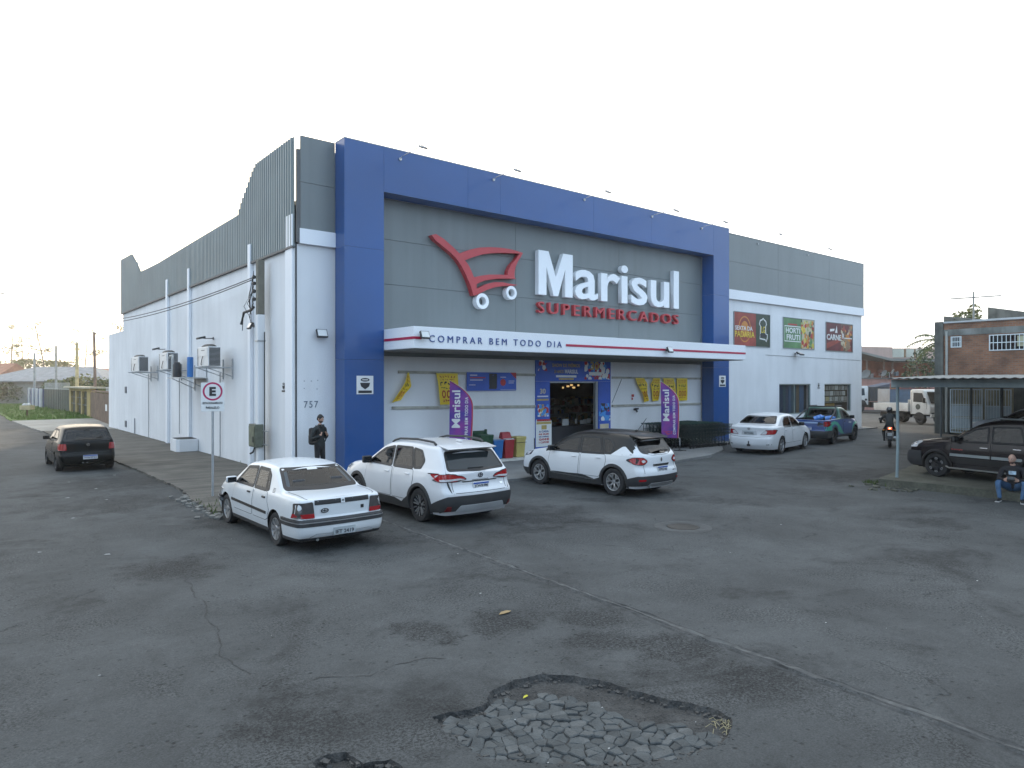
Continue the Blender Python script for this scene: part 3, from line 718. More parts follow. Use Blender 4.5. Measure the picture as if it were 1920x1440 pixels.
# shop windows with goods and posters behind the glass, some painted bright as reflections
GLASS = M("window_glass", (0.03, 0.04, 0.045), .02, spec=.9, alpha=.22, var=0)
FRAME = M("aluminium_window_frame", (0.30, 0.36, 0.35), .4, metal=.5)
for wi, (x0, x1) in enumerate(((34.65, 37.96), (39.53, 42.8))):
 mb = MB(); t_ = .06
 mb.box((x0, 20.14, 1.12), (x0 + t_, 20.24, 2.78)); mb.box((x1 - t_, 20.14, 1.12), (x1, 20.24, 2.78)); mb.box((x0 + t_, 20.14, 1.12), (x1 - t_, 20.24, 1.12 + t_)); mb.box((x0 + t_, 20.14, 2.78 - t_), (x1 - t_, 20.24, 2.78))
 if wi == 0: mb.box((x0 + 1.62, 20.15, 1.18), (x0 + 1.68, 20.23, 2.72))
 wf = mb.build("window", FRAME, SM)
 MB().box((x0 + t_, 20.185, 1.18), (x1 - t_, 20.195, 2.72)).build("pane", GLASS, wf)
 bx = MB(); bx.box((x0 - .3, 22.6, .3), (x1 + .3, 22.7, 3.2)); bx.box((x0 - .4, 20.36, 3.1), (x1 + .4, 22.6, 3.2)); bx.box((x0 - .4, 20.36, .9), (x1 + .4, 22.6, 1.0)); bx.box((x0 - .4, 20.36, 1), (x0 - .3, 22.6, 3.1)); bx.box((x1 + .3, 20.36, 1), (x1 + .4, 22.6, 3.1))
 bx.build("window_room", M("window_room_paint_%d" % wi, (0.05, .075, .10) if wi == 0 else (.22, .17, .09), .9), wf)
 rnd = random.Random(wi + 3)
 if wi == 0:
  cu = MB(); x = x0 + .1
  for c, w_ in ((0, .62), (1, .3), (0, .28), (2, .25), (1, .55), (3, .35), (2, .5)):
   cu.box((x, 20.28 + rnd.uniform(0, .03), 1.15), (x + w_ - .03, 20.36 + rnd.uniform(0, .04), 2.7)); cu.mi[-6:] = [c] * 6; x += w_
  cu.build("blue_display_boards", [M("board_navy", (.03, .06, .13), .6), M("board_teal", (.03, .10, .13), .6), M("board_blue", (.05, .13, .26), .6), M("board_brown", (.16, .12, .06), .6)], wf)
 else:
  cu = MB()
  for r in range(3):
   x = x0 + .15
   while x < x1 - .4:
    w_ = rnd.uniform(.3, .5); cu.box((x, 20.27, 1.75 + r * .33), (x + w_ - .06, 20.285, 1.75 + r * .33 + .27), rnd.choice((0, 0, 1, 2))); x += w_
  cu.box((x0 + .1, 20.27, 1.68), (x1 - .1, 20.30, 1.71), 0); cu.box((x0 + .15, 20.30, 1.15), (x0 + 1.6, 20.42, 1.62), 3); cu.box((x0 + 1.7, 20.30, 1.15), (x0 + 2.2, 20.42, 1.5), 4)
  cu.build("notices_goods_reflections", [M("notice_reflection_white", (.72, .70, .60), .7), M("notice_reflection_grey", (.45, .42, .34), .7), M("notice_reflection_yellow", (.72, .6, .3), .7), M("goods_reflection_ochre", (.5, .3, .05), .6), M("goods_reflection_rust", (.2, .08, .03), .6)], wf)  # notices and goods, coloured bright to stand in for reflections on this pane

# side wall fittings that belong to the building
for y0, zt, w_ in ((35.05, 7.62, .30), (31.33, 7.66, .26), (23.7, 7.5, .26)):
 mb = MB(); mb.box((7.88, y0, 0), (8.0, y0 + w_, zt)); mb.build("white_downpipe", WHITE_TRIM, SM, bevel=.02)
mb = MB(); mb.cyl((7.94, 27.2, 3.2), (7.94, 27.2, .05), .02, n=6); mb.cyl((7.94, 33.1, 3.2), (7.94, 33.1, .6), .018, n=6); mb.cyl((7.95, 42.6, .9), (7.95, 42.6, .05), .03, n=6); mb.cyl((7.95, 39.2, 3.3), (7.95, 39.2, .05), .016, n=6)
mb.build("drain_pipe", M("pipe_grey", (.30, .31, .32), .6), SM)
mb = MB()
for z0, z1 in ((2.25, 2.62), (.30, .66)): mb.box((7.97, 45.0, z0), (8.0, 45.45, z1))
mb.build("wall_vent", M("wall_vent_dark", (.07, .08, .10), .6), SM)
text("number_lettering", "757", SM, M("house_number_grey", (.16, .19, .23), .5), 8.27, 2.10, w=.44, h=.20, y=YW - .002, depth=.012, spacing=1.25)
mb = MB()
for xx, zz in ((8.28, 2.9), (8.5, 2.9), (8.70, 2.92), (8.28, 2.68), (8.68, 2.66)): mb.cyl((xx, 20.1, zz), (xx, 20.085, zz), .018, n=6)
mb.build("wall_plugs", M("wall_plug", (.4, .4, .42), .7), SM)
# weathered timber battens under the canopy
BAT = M("weathered_batten", (.42, .40, .34), .85, var=.3, scale=3, streak=.3, svec=(.3, 2, 9))
for x0, x1, z0, z1 in ((11.45, 17.36, 3.20, 3.14), (11.22, 17.36, 2.03, 1.95), (21.6, 27.70, 3.06, 3.04), (21.6, 27.70, 1.88, 1.86)):
 mb = MB(); h_ = .045
 mb.add([(x0, 20.045, z0 - h_), (x1, 20.045, z1 - h_), (x1, 20.045, z1 + h_), (x0, 20.045, z0 + h_), (x0, 20.099, z0 - h_), (x1, 20.099, z1 - h_), (x1, 20.099, z1 + h_), (x0, 20.099, z0 + h_)], [(0, 1, 2, 3), (7, 6, 5, 4), (0, 4, 5, 1), (1, 5, 6, 2), (2, 6, 7, 3), (3, 7, 4, 0)])
 mb.build("batten", BAT, SM)
mb = MB(); mb.tube([(22.2, 20.08, 3.0), (21.6, 20.08, 2.0)], .008, 5); mb.tube([(36.26, 20.09, 4.40), (36.26, 20.09, 4.28), (44.0, 20.09, 4.22)], .008, 5); mb.tube([(36.26, 20.09, 4.28), (33.3, 20.09, 4.30)], .008, 5)
mb.build("wall_cable", BLACK, SM)

# ---------------------------------------------------------------- shop sign
SG = thing("shop_sign", "raised red shopping cart emblem with white and red shop lettering on the grey cladding", "shop sign", (17.3, 20.02, 6.2))
def outline_solid(name, loop, holes, y0, y1, mt, parent, off):
 vv, tt = cdt(loop, None, holes); m_ = MB(); n = len(vv)
 m_.add([(a - off[0], y0 - off[1], b - off[2]) for a, b in vv] , tt); m_.add([(a - off[0], y1 - off[1], b - off[2]) for a, b in vv], [t_[::-1] for t_ in tt])
 for lp in [loop] + list(holes):
  k = len(lp); m_.add([(p[0] - off[0], y0 - off[1], p[1] - off[2]) for p in lp] + [(p[0] - off[0], y1 - off[1], p[1] - off[2]) for p in lp], [(i, (i + 1) % k, k + (i + 1) % k, k + i) for i in range(k)])
 bm = bmesh.new(); me = m_.mesh(name, recalc=False); bm.from_mesh(me); bmesh.ops.remove_doubles(bm, verts=bm.verts, dist=1e-4); bmesh.ops.recalc_face_normals(bm, faces=bm.faces); bm.to_mesh(me); bm.free()
 return link(name, me, parent, mt)
CART = [(12.561, 7.773), (12.732, 7.83), (13.051, 7.703), (13.431, 7.468), (13.693, 7.282), (13.902, 7.376), (14.185, 7.49), (14.53, 7.59), (14.97, 7.66), (15.42, 7.698), (15.881, 7.706), (16.193, 7.683), (16.527, 7.636), (16.431, 7.49), (16.288, 7.302), (16.178, 7.095), (16.13, 6.895), (16.124, 6.7), (16.193, 6.653), (15.726, 6.619), (15.269, 6.566), (14.822, 6.47), (14.53, 6.361), (14.415, 6.293), (14.42, 6.141), (14.559, 6.2), (14.852, 6.343), (15.209, 6.441), (15.572, 6.467), (15.881, 6.447), (16.288, 6.434), (16.036, 6.387), (15.572, 6.335), (15.209, 6.256), (14.852, 6.131), (14.559, 5.989), (14.314, 5.888), (14.277, 5.897), (14.185, 6.145), (14.072, 6.389), (13.93, 6.63), (13.762, 6.889), (13.568, 7.097), (13.322, 7.273), (12.998, 7.46), (12.705, 7.625)]
CHOLE = [(13.916, 7.078), (14.242, 7.218), (14.676, 7.373), (15.119, 7.472), (15.572, 7.537), (16.193, 7.585), (16.368, 7.593), (16.193, 7.365), (15.943, 7.119), (15.834, 6.914), (15.803, 6.754), (15.42, 6.729), (14.97, 6.685), (14.617, 6.616), (14.3, 6.527), (14.185, 6.748), (14.072, 6.922)]
OFF = (17.3, 20.02, 6.2)
outline_solid("cart_emblem", CART, [CHOLE], 19.80, 20.015, RED_PAINT, SG, OFF)
for cx, cz, r0, r1 in ((14.66, 5.72, .275, .155), (15.97, 6.12, .245, .145)):
 ring = [(cx + r0 * math.cos(i * math.pi / 16), cz + r0 * math.sin(i * math.pi / 16)) for i in range(32)]; hole = [(cx + r1 * math.cos(i * math.pi / 16), cz + r1 * math.sin(i * math.pi / 16)) for i in range(32)]
 outline_solid("cart_wheel", ring, [hole], 19.78, 20.015, SIGN_WHITE, SG, OFF)
# shop sign lettering
mp = [(0, 0), (0, 1), (.285, 1), (.5, .43), (.715, 1), (1, 1), (1, 0), (.775, 0), (.775, .64), (.565, 0), (.435, 0), (.225, .64), (.225, 0)]
mb = MB(); mb.prism([(.006 + a * 1.78, -.02 + b * 1.67) for a, b in mp], 'Y', -.20, 0.0); mb.build("letter", SIGN_WHITE, SG)
text("lettering", "arisul", SG, SIGN_WHITE, 1.92, -0.04, w=6.50, h=1.71, y=0.0, depth=0.20, bold=0.014, spacing=1.0)
text("lettering", "SUPERMERCADOS", SG, RED_PAINT, 0.03, -0.71, w=8.44, h=.43, y=0.0, depth=0.16, bold=0.0, spacing=1.35)

# ================================================================ posters and notices on the front
def flat(name, mt, parent, x0, z0, x1, z1, y, th=.006):
 return MB().box((x0, y - th, z0), (x1, y, z1)).build(name, mt, parent)
def blobs(name, mats, parent, x0, z0, x1, z1, y, n, r0, r1, seed, long=2.0):
 rnd = random.Random(seed); mb = MB()
 for i in range(n):
  r = rnd.uniform(r0, r1); a = rnd.uniform(0, 3.14); e = rnd.uniform(1, long); k = 10
  cx, cz = rnd.uniform(x0, x1), rnd.uniform(z0, z1); yy = y - .0015 * (i + 1) / n * 4 - .001
  pts = []
  for j in range(k):
   t_ = 2 * math.pi * j / k; u, w_ = r * e * math.cos(t_), r * math.sin(t_)
   pts.append((min(x1, max(x0, cx + u * math.cos(a) - w_ * math.sin(a))), yy - i * .00003, min(z1, max(z0, cz + u * math.sin(a) + w_ * math.cos(a)))))
  mb.add(pts, [tuple(range(k))], rnd.randrange(len(mats)))
 return mb.build(name, mats, parent, recalc=False)
PW = M("print_white", (.72, .72, .70), .5, var=.03); PY = M("print_yellow", (.70, .52, .06), .5, var=.05); PR = M("print_red", (.42, .03, .03), .5, var=.05)
PG = M("print_dark_green", (.03, .05, .03), .5, var=.2, scale=1.5); PLG = M("print_green", (.10, .22, .09), .5, var=.3, scale=1.2); PO = M("print_orange", (.55, .22, .04), .5, var=.1)
PDR = M("print_maroon", (.12, .02, .025), .5, var=.4, scale=1.2); PRB = M("print_brick_red", (.30, .05, .035), .5, var=.35, scale=1.3); PBK = M("print_black", (.02, .02, .022), .5); PCR = M("print_cream", (.55, .48, .33), .5, var=.1)
PB = M("print_royal_blue", (.03, .09, .42), .45, var=.2, scale=.9); PLB = M("print_light_blue", (.06, .28, .65), .45, var=.2, scale=2); PGD = M("print_gold", (.45, .33, .10), .4, var=.15, scale=6)
def board(lab, x0, z0, x1, z1, y=20.09):
 t_ = thing("poster", lab, "poster", (x0, y, z0), 0, "food posters above the windows")
 mb = MB(); w_, h_ = x1 - x0, z1 - z0
 for a, b in (((0, -.03, 0), (.03, 0, h_)), ((w_ - .03, -.03, 0), (w_, 0, h_)), ((.03, -.03, 0), (w_ - .03, 0, .03)), ((.03, -.03, h_ - .03), (w_ - .03, 0, h_))): mb.box(a, b)
 mb.build("frame", M("poster_frame", (.25, .27, .27), .5), t_)
 return t_, w_, h_
t_, w_, h_ = board("red and black bakery poster with yellow and white lettering and a chef hat badge", 30.4, 4.69, 33.7, 6.42)
flat("panel", PRB, t_, .03, .03, w_ * .60, h_ - .03, -.004); flat("panel", PG, t_, w_ * .60, .03, w_ - .03, h_ - .03, -.004)
mb = MB()
for k, (r, mi) in enumerate(((.58, 0), (.52, 1), (.36, 0))):
 mb.add([(w_ * .29 + r * .95 * math.cos(i * .2618), -.013 - .002 * k, h_ * .50 + r * 1.15 * math.sin(i * .2618)) for i in range(24)], [tuple(range(24))], mi)
mb.build("artwork", [PO, PRB], t_, recalc=False)
text("lettering", "SEXTA DA", t_, PW, .10, .80, w=1.55, h=.22, y=-.02, bold=.02); text("lettering", "PADARIA", t_, PY, .08, .46, w=1.75, h=.30, y=-.02, bold=.02)
hat = MB()
def ringstrip(pts, wd, y):
 n = len(pts); o = []
 for i, p in enumerate(pts):
  a = Vector(pts[i - 1]); b = Vector(pts[(i + 1) % n]); d = (b - a).normalized(); o += [(p[0] - d.y * wd, y, p[1] + d.x * wd), (p[0] + d.y * wd, y, p[1] - d.x * wd)]
 return o, [(2 * i, 2 * i + 1, (2 * i + 3) % (2 * n), (2 * i + 2) % (2 * n)) for i in range(n)]
hx, hz = w_ * .80, h_ * .5
pts = [(hx - .30, hz - .42), (hx - .26, hz - .20), (hx - .24, hz + .22), (hx - .34, hz + .34), (hx - .26, hz + .52), (hx - .1, hz + .56), (hx, hz + .64), (hx + .12, hz + .56), (hx + .26, hz + .5), (hx + .32, hz + .34), (hx + .24, hz + .22), (hx + .26, hz - .16), (hx + .42, hz - .2), (hx + .4, hz - .36), (hx + .3, hz - .56), (hx + .2, hz - .46)]
hat.add(*ringstrip(pts, .035, -.013)); hat.build("badge", PW, t_, recalc=False)
text("lettering", "LG", t_, PY, hx - .17, hz - .12, w=.36, h=.34, y=-.012, bold=.02)
MB().box((hx - .27, -.016, hz - .33), (hx + .28, -.011, hz - .17)).build("badge_ribbon", PBK, t_)
t_, w_, h_ = board("green greengrocery poster with white framed lettering and a pile of vegetables", 34.99, 4.71, 38.31, 6.40)
flat("panel", PLG, t_, .03, .03, w_ * .60, h_ - .03, -.004); flat("panel", PCR, t_, w_ * .60, .03, w_ - .03, h_ - .03, -.004)
blobs("artwork", [PR, PLG, PCR, PO, PG, PY, PR, M("print_pale_green", (.3, .38, .12), .5)], t_, w_ * .56, .05, w_ - .05, h_ - .08, -.006, 130, .05, .13, 5)
mb = MB(); mb.add(*ringstrip([(.16, .40), (1.82, .40), (1.82, 1.22), (.16, 1.22)], .03, -.013)); mb.build("artwork", PW, t_, recalc=False)
text("lettering", "HORTI", t_, PW, .28, .84, w=1.45, h=.30, y=-.012, bold=.03); text("lettering", "FRUTI", t_, PW, .36, .47, w=1.38, h=.30, y=-.012, bold=.03)
MB().box((.5, -.014, 1.28), (1.45, -.010, 1.36)).build("artwork", PR, t_)
t_, w_, h_ = board("maroon meat counter poster with white lettering and grilled meat", 39.63, 4.69, 42.94, 6.39)
flat("panel", PDR, t_, .03, .03, w_ * .56, h_ - .03, -.004); flat("panel", M("print_brown", (.14, .08, .05), .5, var=.4, scale=2), t_, w_ * .56, .03, w_ - .03, h_ - .03, -.004)
blobs("artwork", [PDR, PCR, PRB, PO, PG, M("print_tan", (.3, .2, .12), .5)], t_, w_ * .55, .05, w_ - .05, h_ - .1, -.006, 80, .06, .18, 9, 3)
mb = MB(); mb.add([(.15, -.012, .15), (.9, -.012, .35), (1.75, -.012, .62), (1.7, -.012, .8), (.8, -.012, .62), (.12, -.012, .45)], [(0, 1, 2, 3, 4, 5)]); mb.add([(1.1, -.012, 1.1), (1.32, -.012, 1.55), (1.4, -.012, 1.1)], [(0, 1, 2)], 1); mb.add([(.5, -.012, 1.15), (1.0, -.012, 1.2), (1.05, -.012, 1.34), (.5, -.012, 1.3)], [(0, 1, 2, 3)], 1)
mb.build("artwork", [PRB, PW], t_, recalc=False)
text("lettering", "CARNE", t_, PW, .10, .66, w=1.72, h=.34, y=-.02, bold=.03); text("lettering", "R", t_, PW, 1.95, .78, w=.30, h=.32, y=-.02, bold=.02)
MB().box((2.27, -.024, .80), (3.2, -.02, .86)).build("artwork", PW, t_)

# entrance surround, printed blue boards round the doorway
ES = thing("entrance_surround", "blue printed party boards with balloons framing the dark shop doorway", "sign board", (17.37, 20.098, 0))
flat("board", PB, ES, 0, .09, .73, 2.9, -.002, .03); flat("board", PB, ES, 3.41, .09, 4.14, 2.9, -.002, .03); flat("board", PB, ES, 0, 2.904, 4.14, 3.77, -.002, .03)
text("lettering", "SHOW DE PRÊMIOS", ES, PGD, .85, 3.46, w=1.5, h=.17, y=-.034, bold=.02); text("lettering", "30 ANOS", ES, PGD, .95, 3.22, w=.50, h=.13, y=-.034, bold=.01); text("lettering", "MARISUL", ES, PW, 1.52, 3.21, w=.72, h=.16, y=-.034, bold=.02)
mb = MB(); mb.box((1.05, -.037, 3.06), (2.15, -.033, 3.14), 0); mb.box((1.2, -.037, 2.96), (2.0, -.033, 3.03), 1); mb.build("artwork", [PW, PGD], ES)
text("lettering", "30", ES, PGD, 2.93, 3.36, w=.50, h=.34, y=-.045, bold=.03)
BAL = [PR, PW, PLB, PR, PB, PW]
blobs("balloons", BAL, ES, 2.6, 2.98, 4.08, 3.70, -.034, 60, .05, .11, 2, 1.3); blobs("balloons", BAL, ES, .08, 3.3, .60, 3.72, -.034, 14, .05, .1, 6, 1.3)
MB().box((2.85, -.05, 3.14), (3.6, -.045, 3.28)).build("artwork", PW, ES)
text("lettering", "30", ES, PCR, .22, 2.42, w=.29, h=.2, y=-.034, bold=.03); mb = MB(); mb.box((.09, -.037, 2.30), (.64, -.033, 2.35), 0); mb.box((.06, -.037, 2.16), (.66, -.033, 2.23), 1); mb.build("artwork", [PW, PGD], ES)
blobs("artwork", [PCR, PGD, PW, PR, PLB], ES, .1, 1.55, .66, 2.02, -.034, 40, .04, .09, 12); blobs("artwork", [PLB, PW, PLB, PB], ES, .03, .98, .7, 1.45, -.034, 34, .05, .12, 14, 3)
blobs("artwork", [PBK, PBK, PLB, PR], ES, 3.55, 1.62, 4.05, 2.0, -.034, 22, .03, .08, 15, 2.4); blobs("artwork", [PLB, PLB, PW, PB], ES, 3.43, 1.28, 4.12, 1.66, -.034, 26, .05, .12, 16, 3.2)
flat("notice", PCR, ES, 3.5, .95, 4.02, 1.15, -.034)
NT = thing("notice_board", "white promotional notice with blue and red lettering fixed beside the doorway", "notice", (17.38, 20.062, .40))
flat("panel", PW, NT, 0, 0, .80, .98, 0); flat("header", PGD, NT, .03, .86, .77, .95, -.008); flat("header", PR, NT, .05, .97, .75, 1.05, 0)
MB().box((.28, -.014, .66), (.54, -.007, .82)).build("artwork", PGD, NT)
for tx, z, h_, m_, w_ in (("A CADA", .545, .075, NAVY, .5), ("R$ 50,00", .435, .075, PR, .5), ("EM COMPRAS", .355, .05, NAVY, .5), ("GANHE", .235, .09, PR, .52), ("1 CUPOM", .13, .07, PR, .5)): text("lettering", tx, NT, m_, .15, z, w=w_, h=h_, y=-.007, bold=.03)

# blue offer banner left of the door
OB = thing("offer_banner", "wide blue vinyl banner with stacked black chairs and a red corner hung on a batten", "banner", (14.15, 20.035, 2.56))
flat("sheet", PB, OB, 0, 0, 2.24, .66, 0); mb = MB(); mb.add([(1.95, -.009, .66), (2.24, -.009, .66), (2.24, -.009, .42)], [(0, 1, 2)]); mb.build("artwork", PR, OB, recalc=False)
blobs("artwork", [PBK], OB, .98, .06, 1.34, .62, -.008, 26, .05, .1, 3); mb = MB(); mb.add([(1.62 + .13 * math.cos(i * .5236), -.009, .3 + .13 * math.sin(i * .5236)) for i in range(12)], [tuple(range(12))]); mb.build("artwork", PR, OB, recalc=False)
mb = MB()
for a in ((.14, .54, .45, .57), (.14, .37, .70, .395), (.1, .2, .38, .22), (1.5, .48, 1.75, .5), (1.88, .34, 2.15, .36), (1.88, .27, 2.12, .29), (1.5, .03, 2.2, .04)): mb.box((a[0], -.012, a[1]), (a[2], -.007, a[3]))
mb.build("artwork", PW, OB); MB().box((.14, -.012, .45), (.82, -.007, .49)).build("artwork", PR, OB)

# yellow hand painted price banners, some blown askew
RP = M("brush_red", (.40, .04, .015), .6, var=.1); BP = M("brush_black", (.03, .025, .02), .6)
def vinyl(lab, L, Rr, bulge, seed, marks=True):
 """L/Rr: lists of (x, z) down the left and right edge, hung from a batten"""
 rnd = random.Random(seed); rows = 16; cols = 8
 root = thing("price_banner", lab, "banner", (L[0][0], 20.04, 0), 0, "yellow price banners on the battens")
 def edge(E, t_):
  k = t_ * (len(E) - 1); i = min(int(k), len(E) - 2); f = k - i
  return E[i][0] + (E[i + 1][0] - E[i][0]) * f, E[i][1] + (E[i + 1][1] - E[i][1]) * f
 def pt(u, t_, off=0):
  a = edge(L, t_); b = edge(Rr, t_)
  x = a[0] + (b[0] - a[0]) * u - L[0][0]; z = a[1] + (b[1] - a[1]) * u
  y = -.02 - bulge * math.sin(math.pi * t_ * .9) * (.6 + .4 * math.sin(u * 6 + seed)) - off
  return (x, y, z)
 mb = MB(); vs = [pt(i / cols, j / rows) for j in range(rows + 1) for i in range(cols + 1)]; n = len(vs); w_ = cols + 1
 vs += [(p[0], p[1] + .004, p[2]) for p in vs]
 fs = [(j * w_ + i, j * w_ + i + 1, (j + 1) * w_ + i + 1, (j + 1) * w_ + i) for j in range(rows) for i in range(cols)]
 fs += [tuple(n + q for q in f[::-1]) for f in fs]
 bl = [i for i in range(w_)] + [j * w_ + cols for j in range(1, rows + 1)] + [rows * w_ + i for i in range(cols - 1, -1, -1)] + [j * w_ for j in range(rows - 1, 0, -1)]
 fs += [(bl[i], n + bl[i], n + bl[(i + 1) % len(bl)], bl[(i + 1) % len(bl)]) for i in range(len(bl))]
 mb.add(vs, fs); mb.build("sheet", YELLOW, root, smooth=60)
 ink = MB()
 def stroke(p, wd, mi):
  for a, b in zip(p, p[1:]):
   d = Vector((b[0] - a[0], b[1] - a[1])); d.normalize(); nx, ny = -d.y * wd, d.x * wd
   ink.add([pt(a[0] + nx, a[1] + ny, .007), pt(a[0] - nx, a[1] - ny, .007), pt(b[0] - nx, b[1] - ny, .007), pt(b[0] + nx, b[1] + ny, .007)], [(0, 1, 2, 3)], mi)
 if marks:
  for t0, hh, mi, k in ((.08, .09, 0, 6), (.20, .05, 0, 7), (.30, .14, 1, 4), (.48, .05, 1, 6)):
   for q in range(k):
    x0 = .12 + .76 * q / k; wv = .76 / k * .75
    stroke([(x0 + rnd.uniform(0, wv), t0 + rnd.uniform(0, hh)) for _ in range(4)], .012 if k > 4 else .022, mi)
  for q in range(3):
   cx = .25 + .26 * q; stroke([(cx + .085 * math.cos(i * .6283), .70 + .10 * math.sin(i * .6283)) for i in range(11)], .026, 0)
  for q in range(5):
   x0 = .18 + .13 * q; stroke([(x0 + rnd.uniform(0, .1), .85 + rnd.uniform(0, .07)) for _ in range(4)], .016, 0)
 ink.build("brush_lettering", [RP, BP], root, recalc=False)
vinyl("yellow price banner folded and blown far to the left at the far left batten", [(11.77, 3.18), (11.62, 2.86), (11.36, 2.5), (11.16, 2.20)], [(11.83, 3.18), (11.86, 2.72), (11.62, 2.50), (11.50, 2.28)], .12, 1)
vinyl("yellow price banner hanging straight behind the feather flag left of the door", [(12.88, 3.17), (12.93, 2.85), (12.97, 2.5), (13.03, 2.10)], [(13.76, 3.17), (13.76, 2.85), (13.78, 2.5), (13.74, 2.10)], .05, 2)
vinyl("twisted yellow price banner, leftmost of four right of the door", [(23.0, 3.05), (23.08, 2.78), (23.42, 2.35), (23.55, 2.0)], [(23.56, 3.05), (23.72, 2.80), (23.70, 2.4), (23.88, 2.06)], .10, 3)
vinyl("yellow price banner pinched at its left edge, second of four right of the door", [(24.2, 3.05), (23.99, 2.76), (24.08, 2.4), (24.12, 2.03)], [(24.65, 3.05), (24.63, 2.75), (24.58, 2.4), (24.53, 2.06)], .10, 4)
vinyl("yellow price banner half hidden by the feather flag beside the trolleys", [(24.87, 3.05), (24.90, 2.75), (24.92, 2.4), (24.95, 2.03)], [(25.6, 3.05), (25.72, 2.72), (25.75, 2.4), (25.72, 2.03)], .07, 5)
vinyl("flat yellow price banner nearest the right blue pillar", [(25.83, 3.05), (25.83, 2.75), (25.83, 2.4), (25.82, 2.03)], [(26.6, 3.05), (26.6, 2.75), (26.6, 2.4), (26.59, 2.03)], .03, 6)

# small shield notices, red notice, tap
def shield(lab, x, y, z, s, rz=0, bg=True):
 t_ = thing("security_sign", lab, "sign", (x, y, z), rz, "security company shield signs")
 if bg: flat("plate", PW, t_, 0, 0, s, s, 0)
 mb = MB(); c = s * .5
 mb.add([(c + s * .27 * math.cos(i * .3927), -.012, s * .78 + s * .10 * math.sin(i * .3927)) for i in range(16)], [tuple(range(16))])
 mb.add([(c - s * .30, -.012, s * .62), (c + s * .30, -.012, s * .62), (c + s * .24, -.012, s * .42), (c, -.012, s * .26), (c - s * .24, -.012, s * .42)], [(0, 1, 2, 3, 4)])
 mb.box((s * .10, -.013, s * .06), (s * .90, -.008, s * .20)); mb.build("emblem", PBK, t_, recalc=False)
 MB().box((c - s * .17, -.016, s * .755), (c + s * .17, -.013, s * .80)).build("emblem_bar", PW, t_)
shield("white square sign with black shield emblem on the left blue pillar", 9.62, 19.375, 2.50, .56)
shield("white square sign with black shield emblem on the right blue pillar", 28.15, 19.375, 2.66, .52)
shield("small black shield emblem on the white wall between the two windows", 38.65, 20.095, 2.5, .36, 0, False)
shield("small black shield emblem on the white side wall near the corner", 7.995, 21.15, 2.55, .34, R(-90), False)
RN = thing("notice", "small red and white notice on the wall right of the doorway", "notice", (22.8, 20.095, 2.08)); flat("plate", PW, RN, 0, 0, .22, .30, 0); MB().box((.03, -.012, .16), (.19, -.007, .27)).box((.03, -.012, .03), (.12, -.007, .13)).build("artwork", PR, RN)
TP = thing("hose_reel", "small dark tap fitting on the white wall right of the doorway", "tap", (23.0, 20.09, 1.70)); mb = MB(); mb.cyl((0, 0, 0), (0, -.16, 0), .05, n=10); mb.cyl((0, -.12, 0), (.02, -.16, -.12), .04, n=8); mb.cbox((.12, -.06, .03), (.16, .08, .07)); mb.build("tap_body", BLACK, TP, bevel=.01)
TP.name = "wall_tap"

# ================================================================ feather flags
def M_flag():
 m = bpy.data.materials.new("flag_print"); m.use_nodes = True; nt = m.node_tree; b = nt.nodes["Principled BSDF"]
 tc = nt.nodes.new("ShaderNodeTexCoord"); n = nt.nodes.new("ShaderNodeTexNoise"); n.inputs["Scale"].default_value = 1.6; n.inputs["Detail"].default_value = 3
 nt.links.new(tc.outputs["Object"], n.inputs["Vector"]); cr = nt.nodes.new("ShaderNodeValToRGB")
 cr.color_ramp.elements[0].position = .38; cr.color_ramp.elements[0].color = (.075, .045, .28, 1); cr.color_ramp.elements[1].position = .66; cr.color_ramp.elements[1].color = (.28, .045, .27, 1)
 nt.links.new(n.outputs["Fac"], cr.inputs[0]); nt.links.new(cr.outputs[0], b.inputs["Base Color"]); b.inputs["Roughness"].default_value = .7
 return m
FLAG = M_flag(); FLAG_EDGE = M("flag_red_hem", (.38, .03, .06), .7)
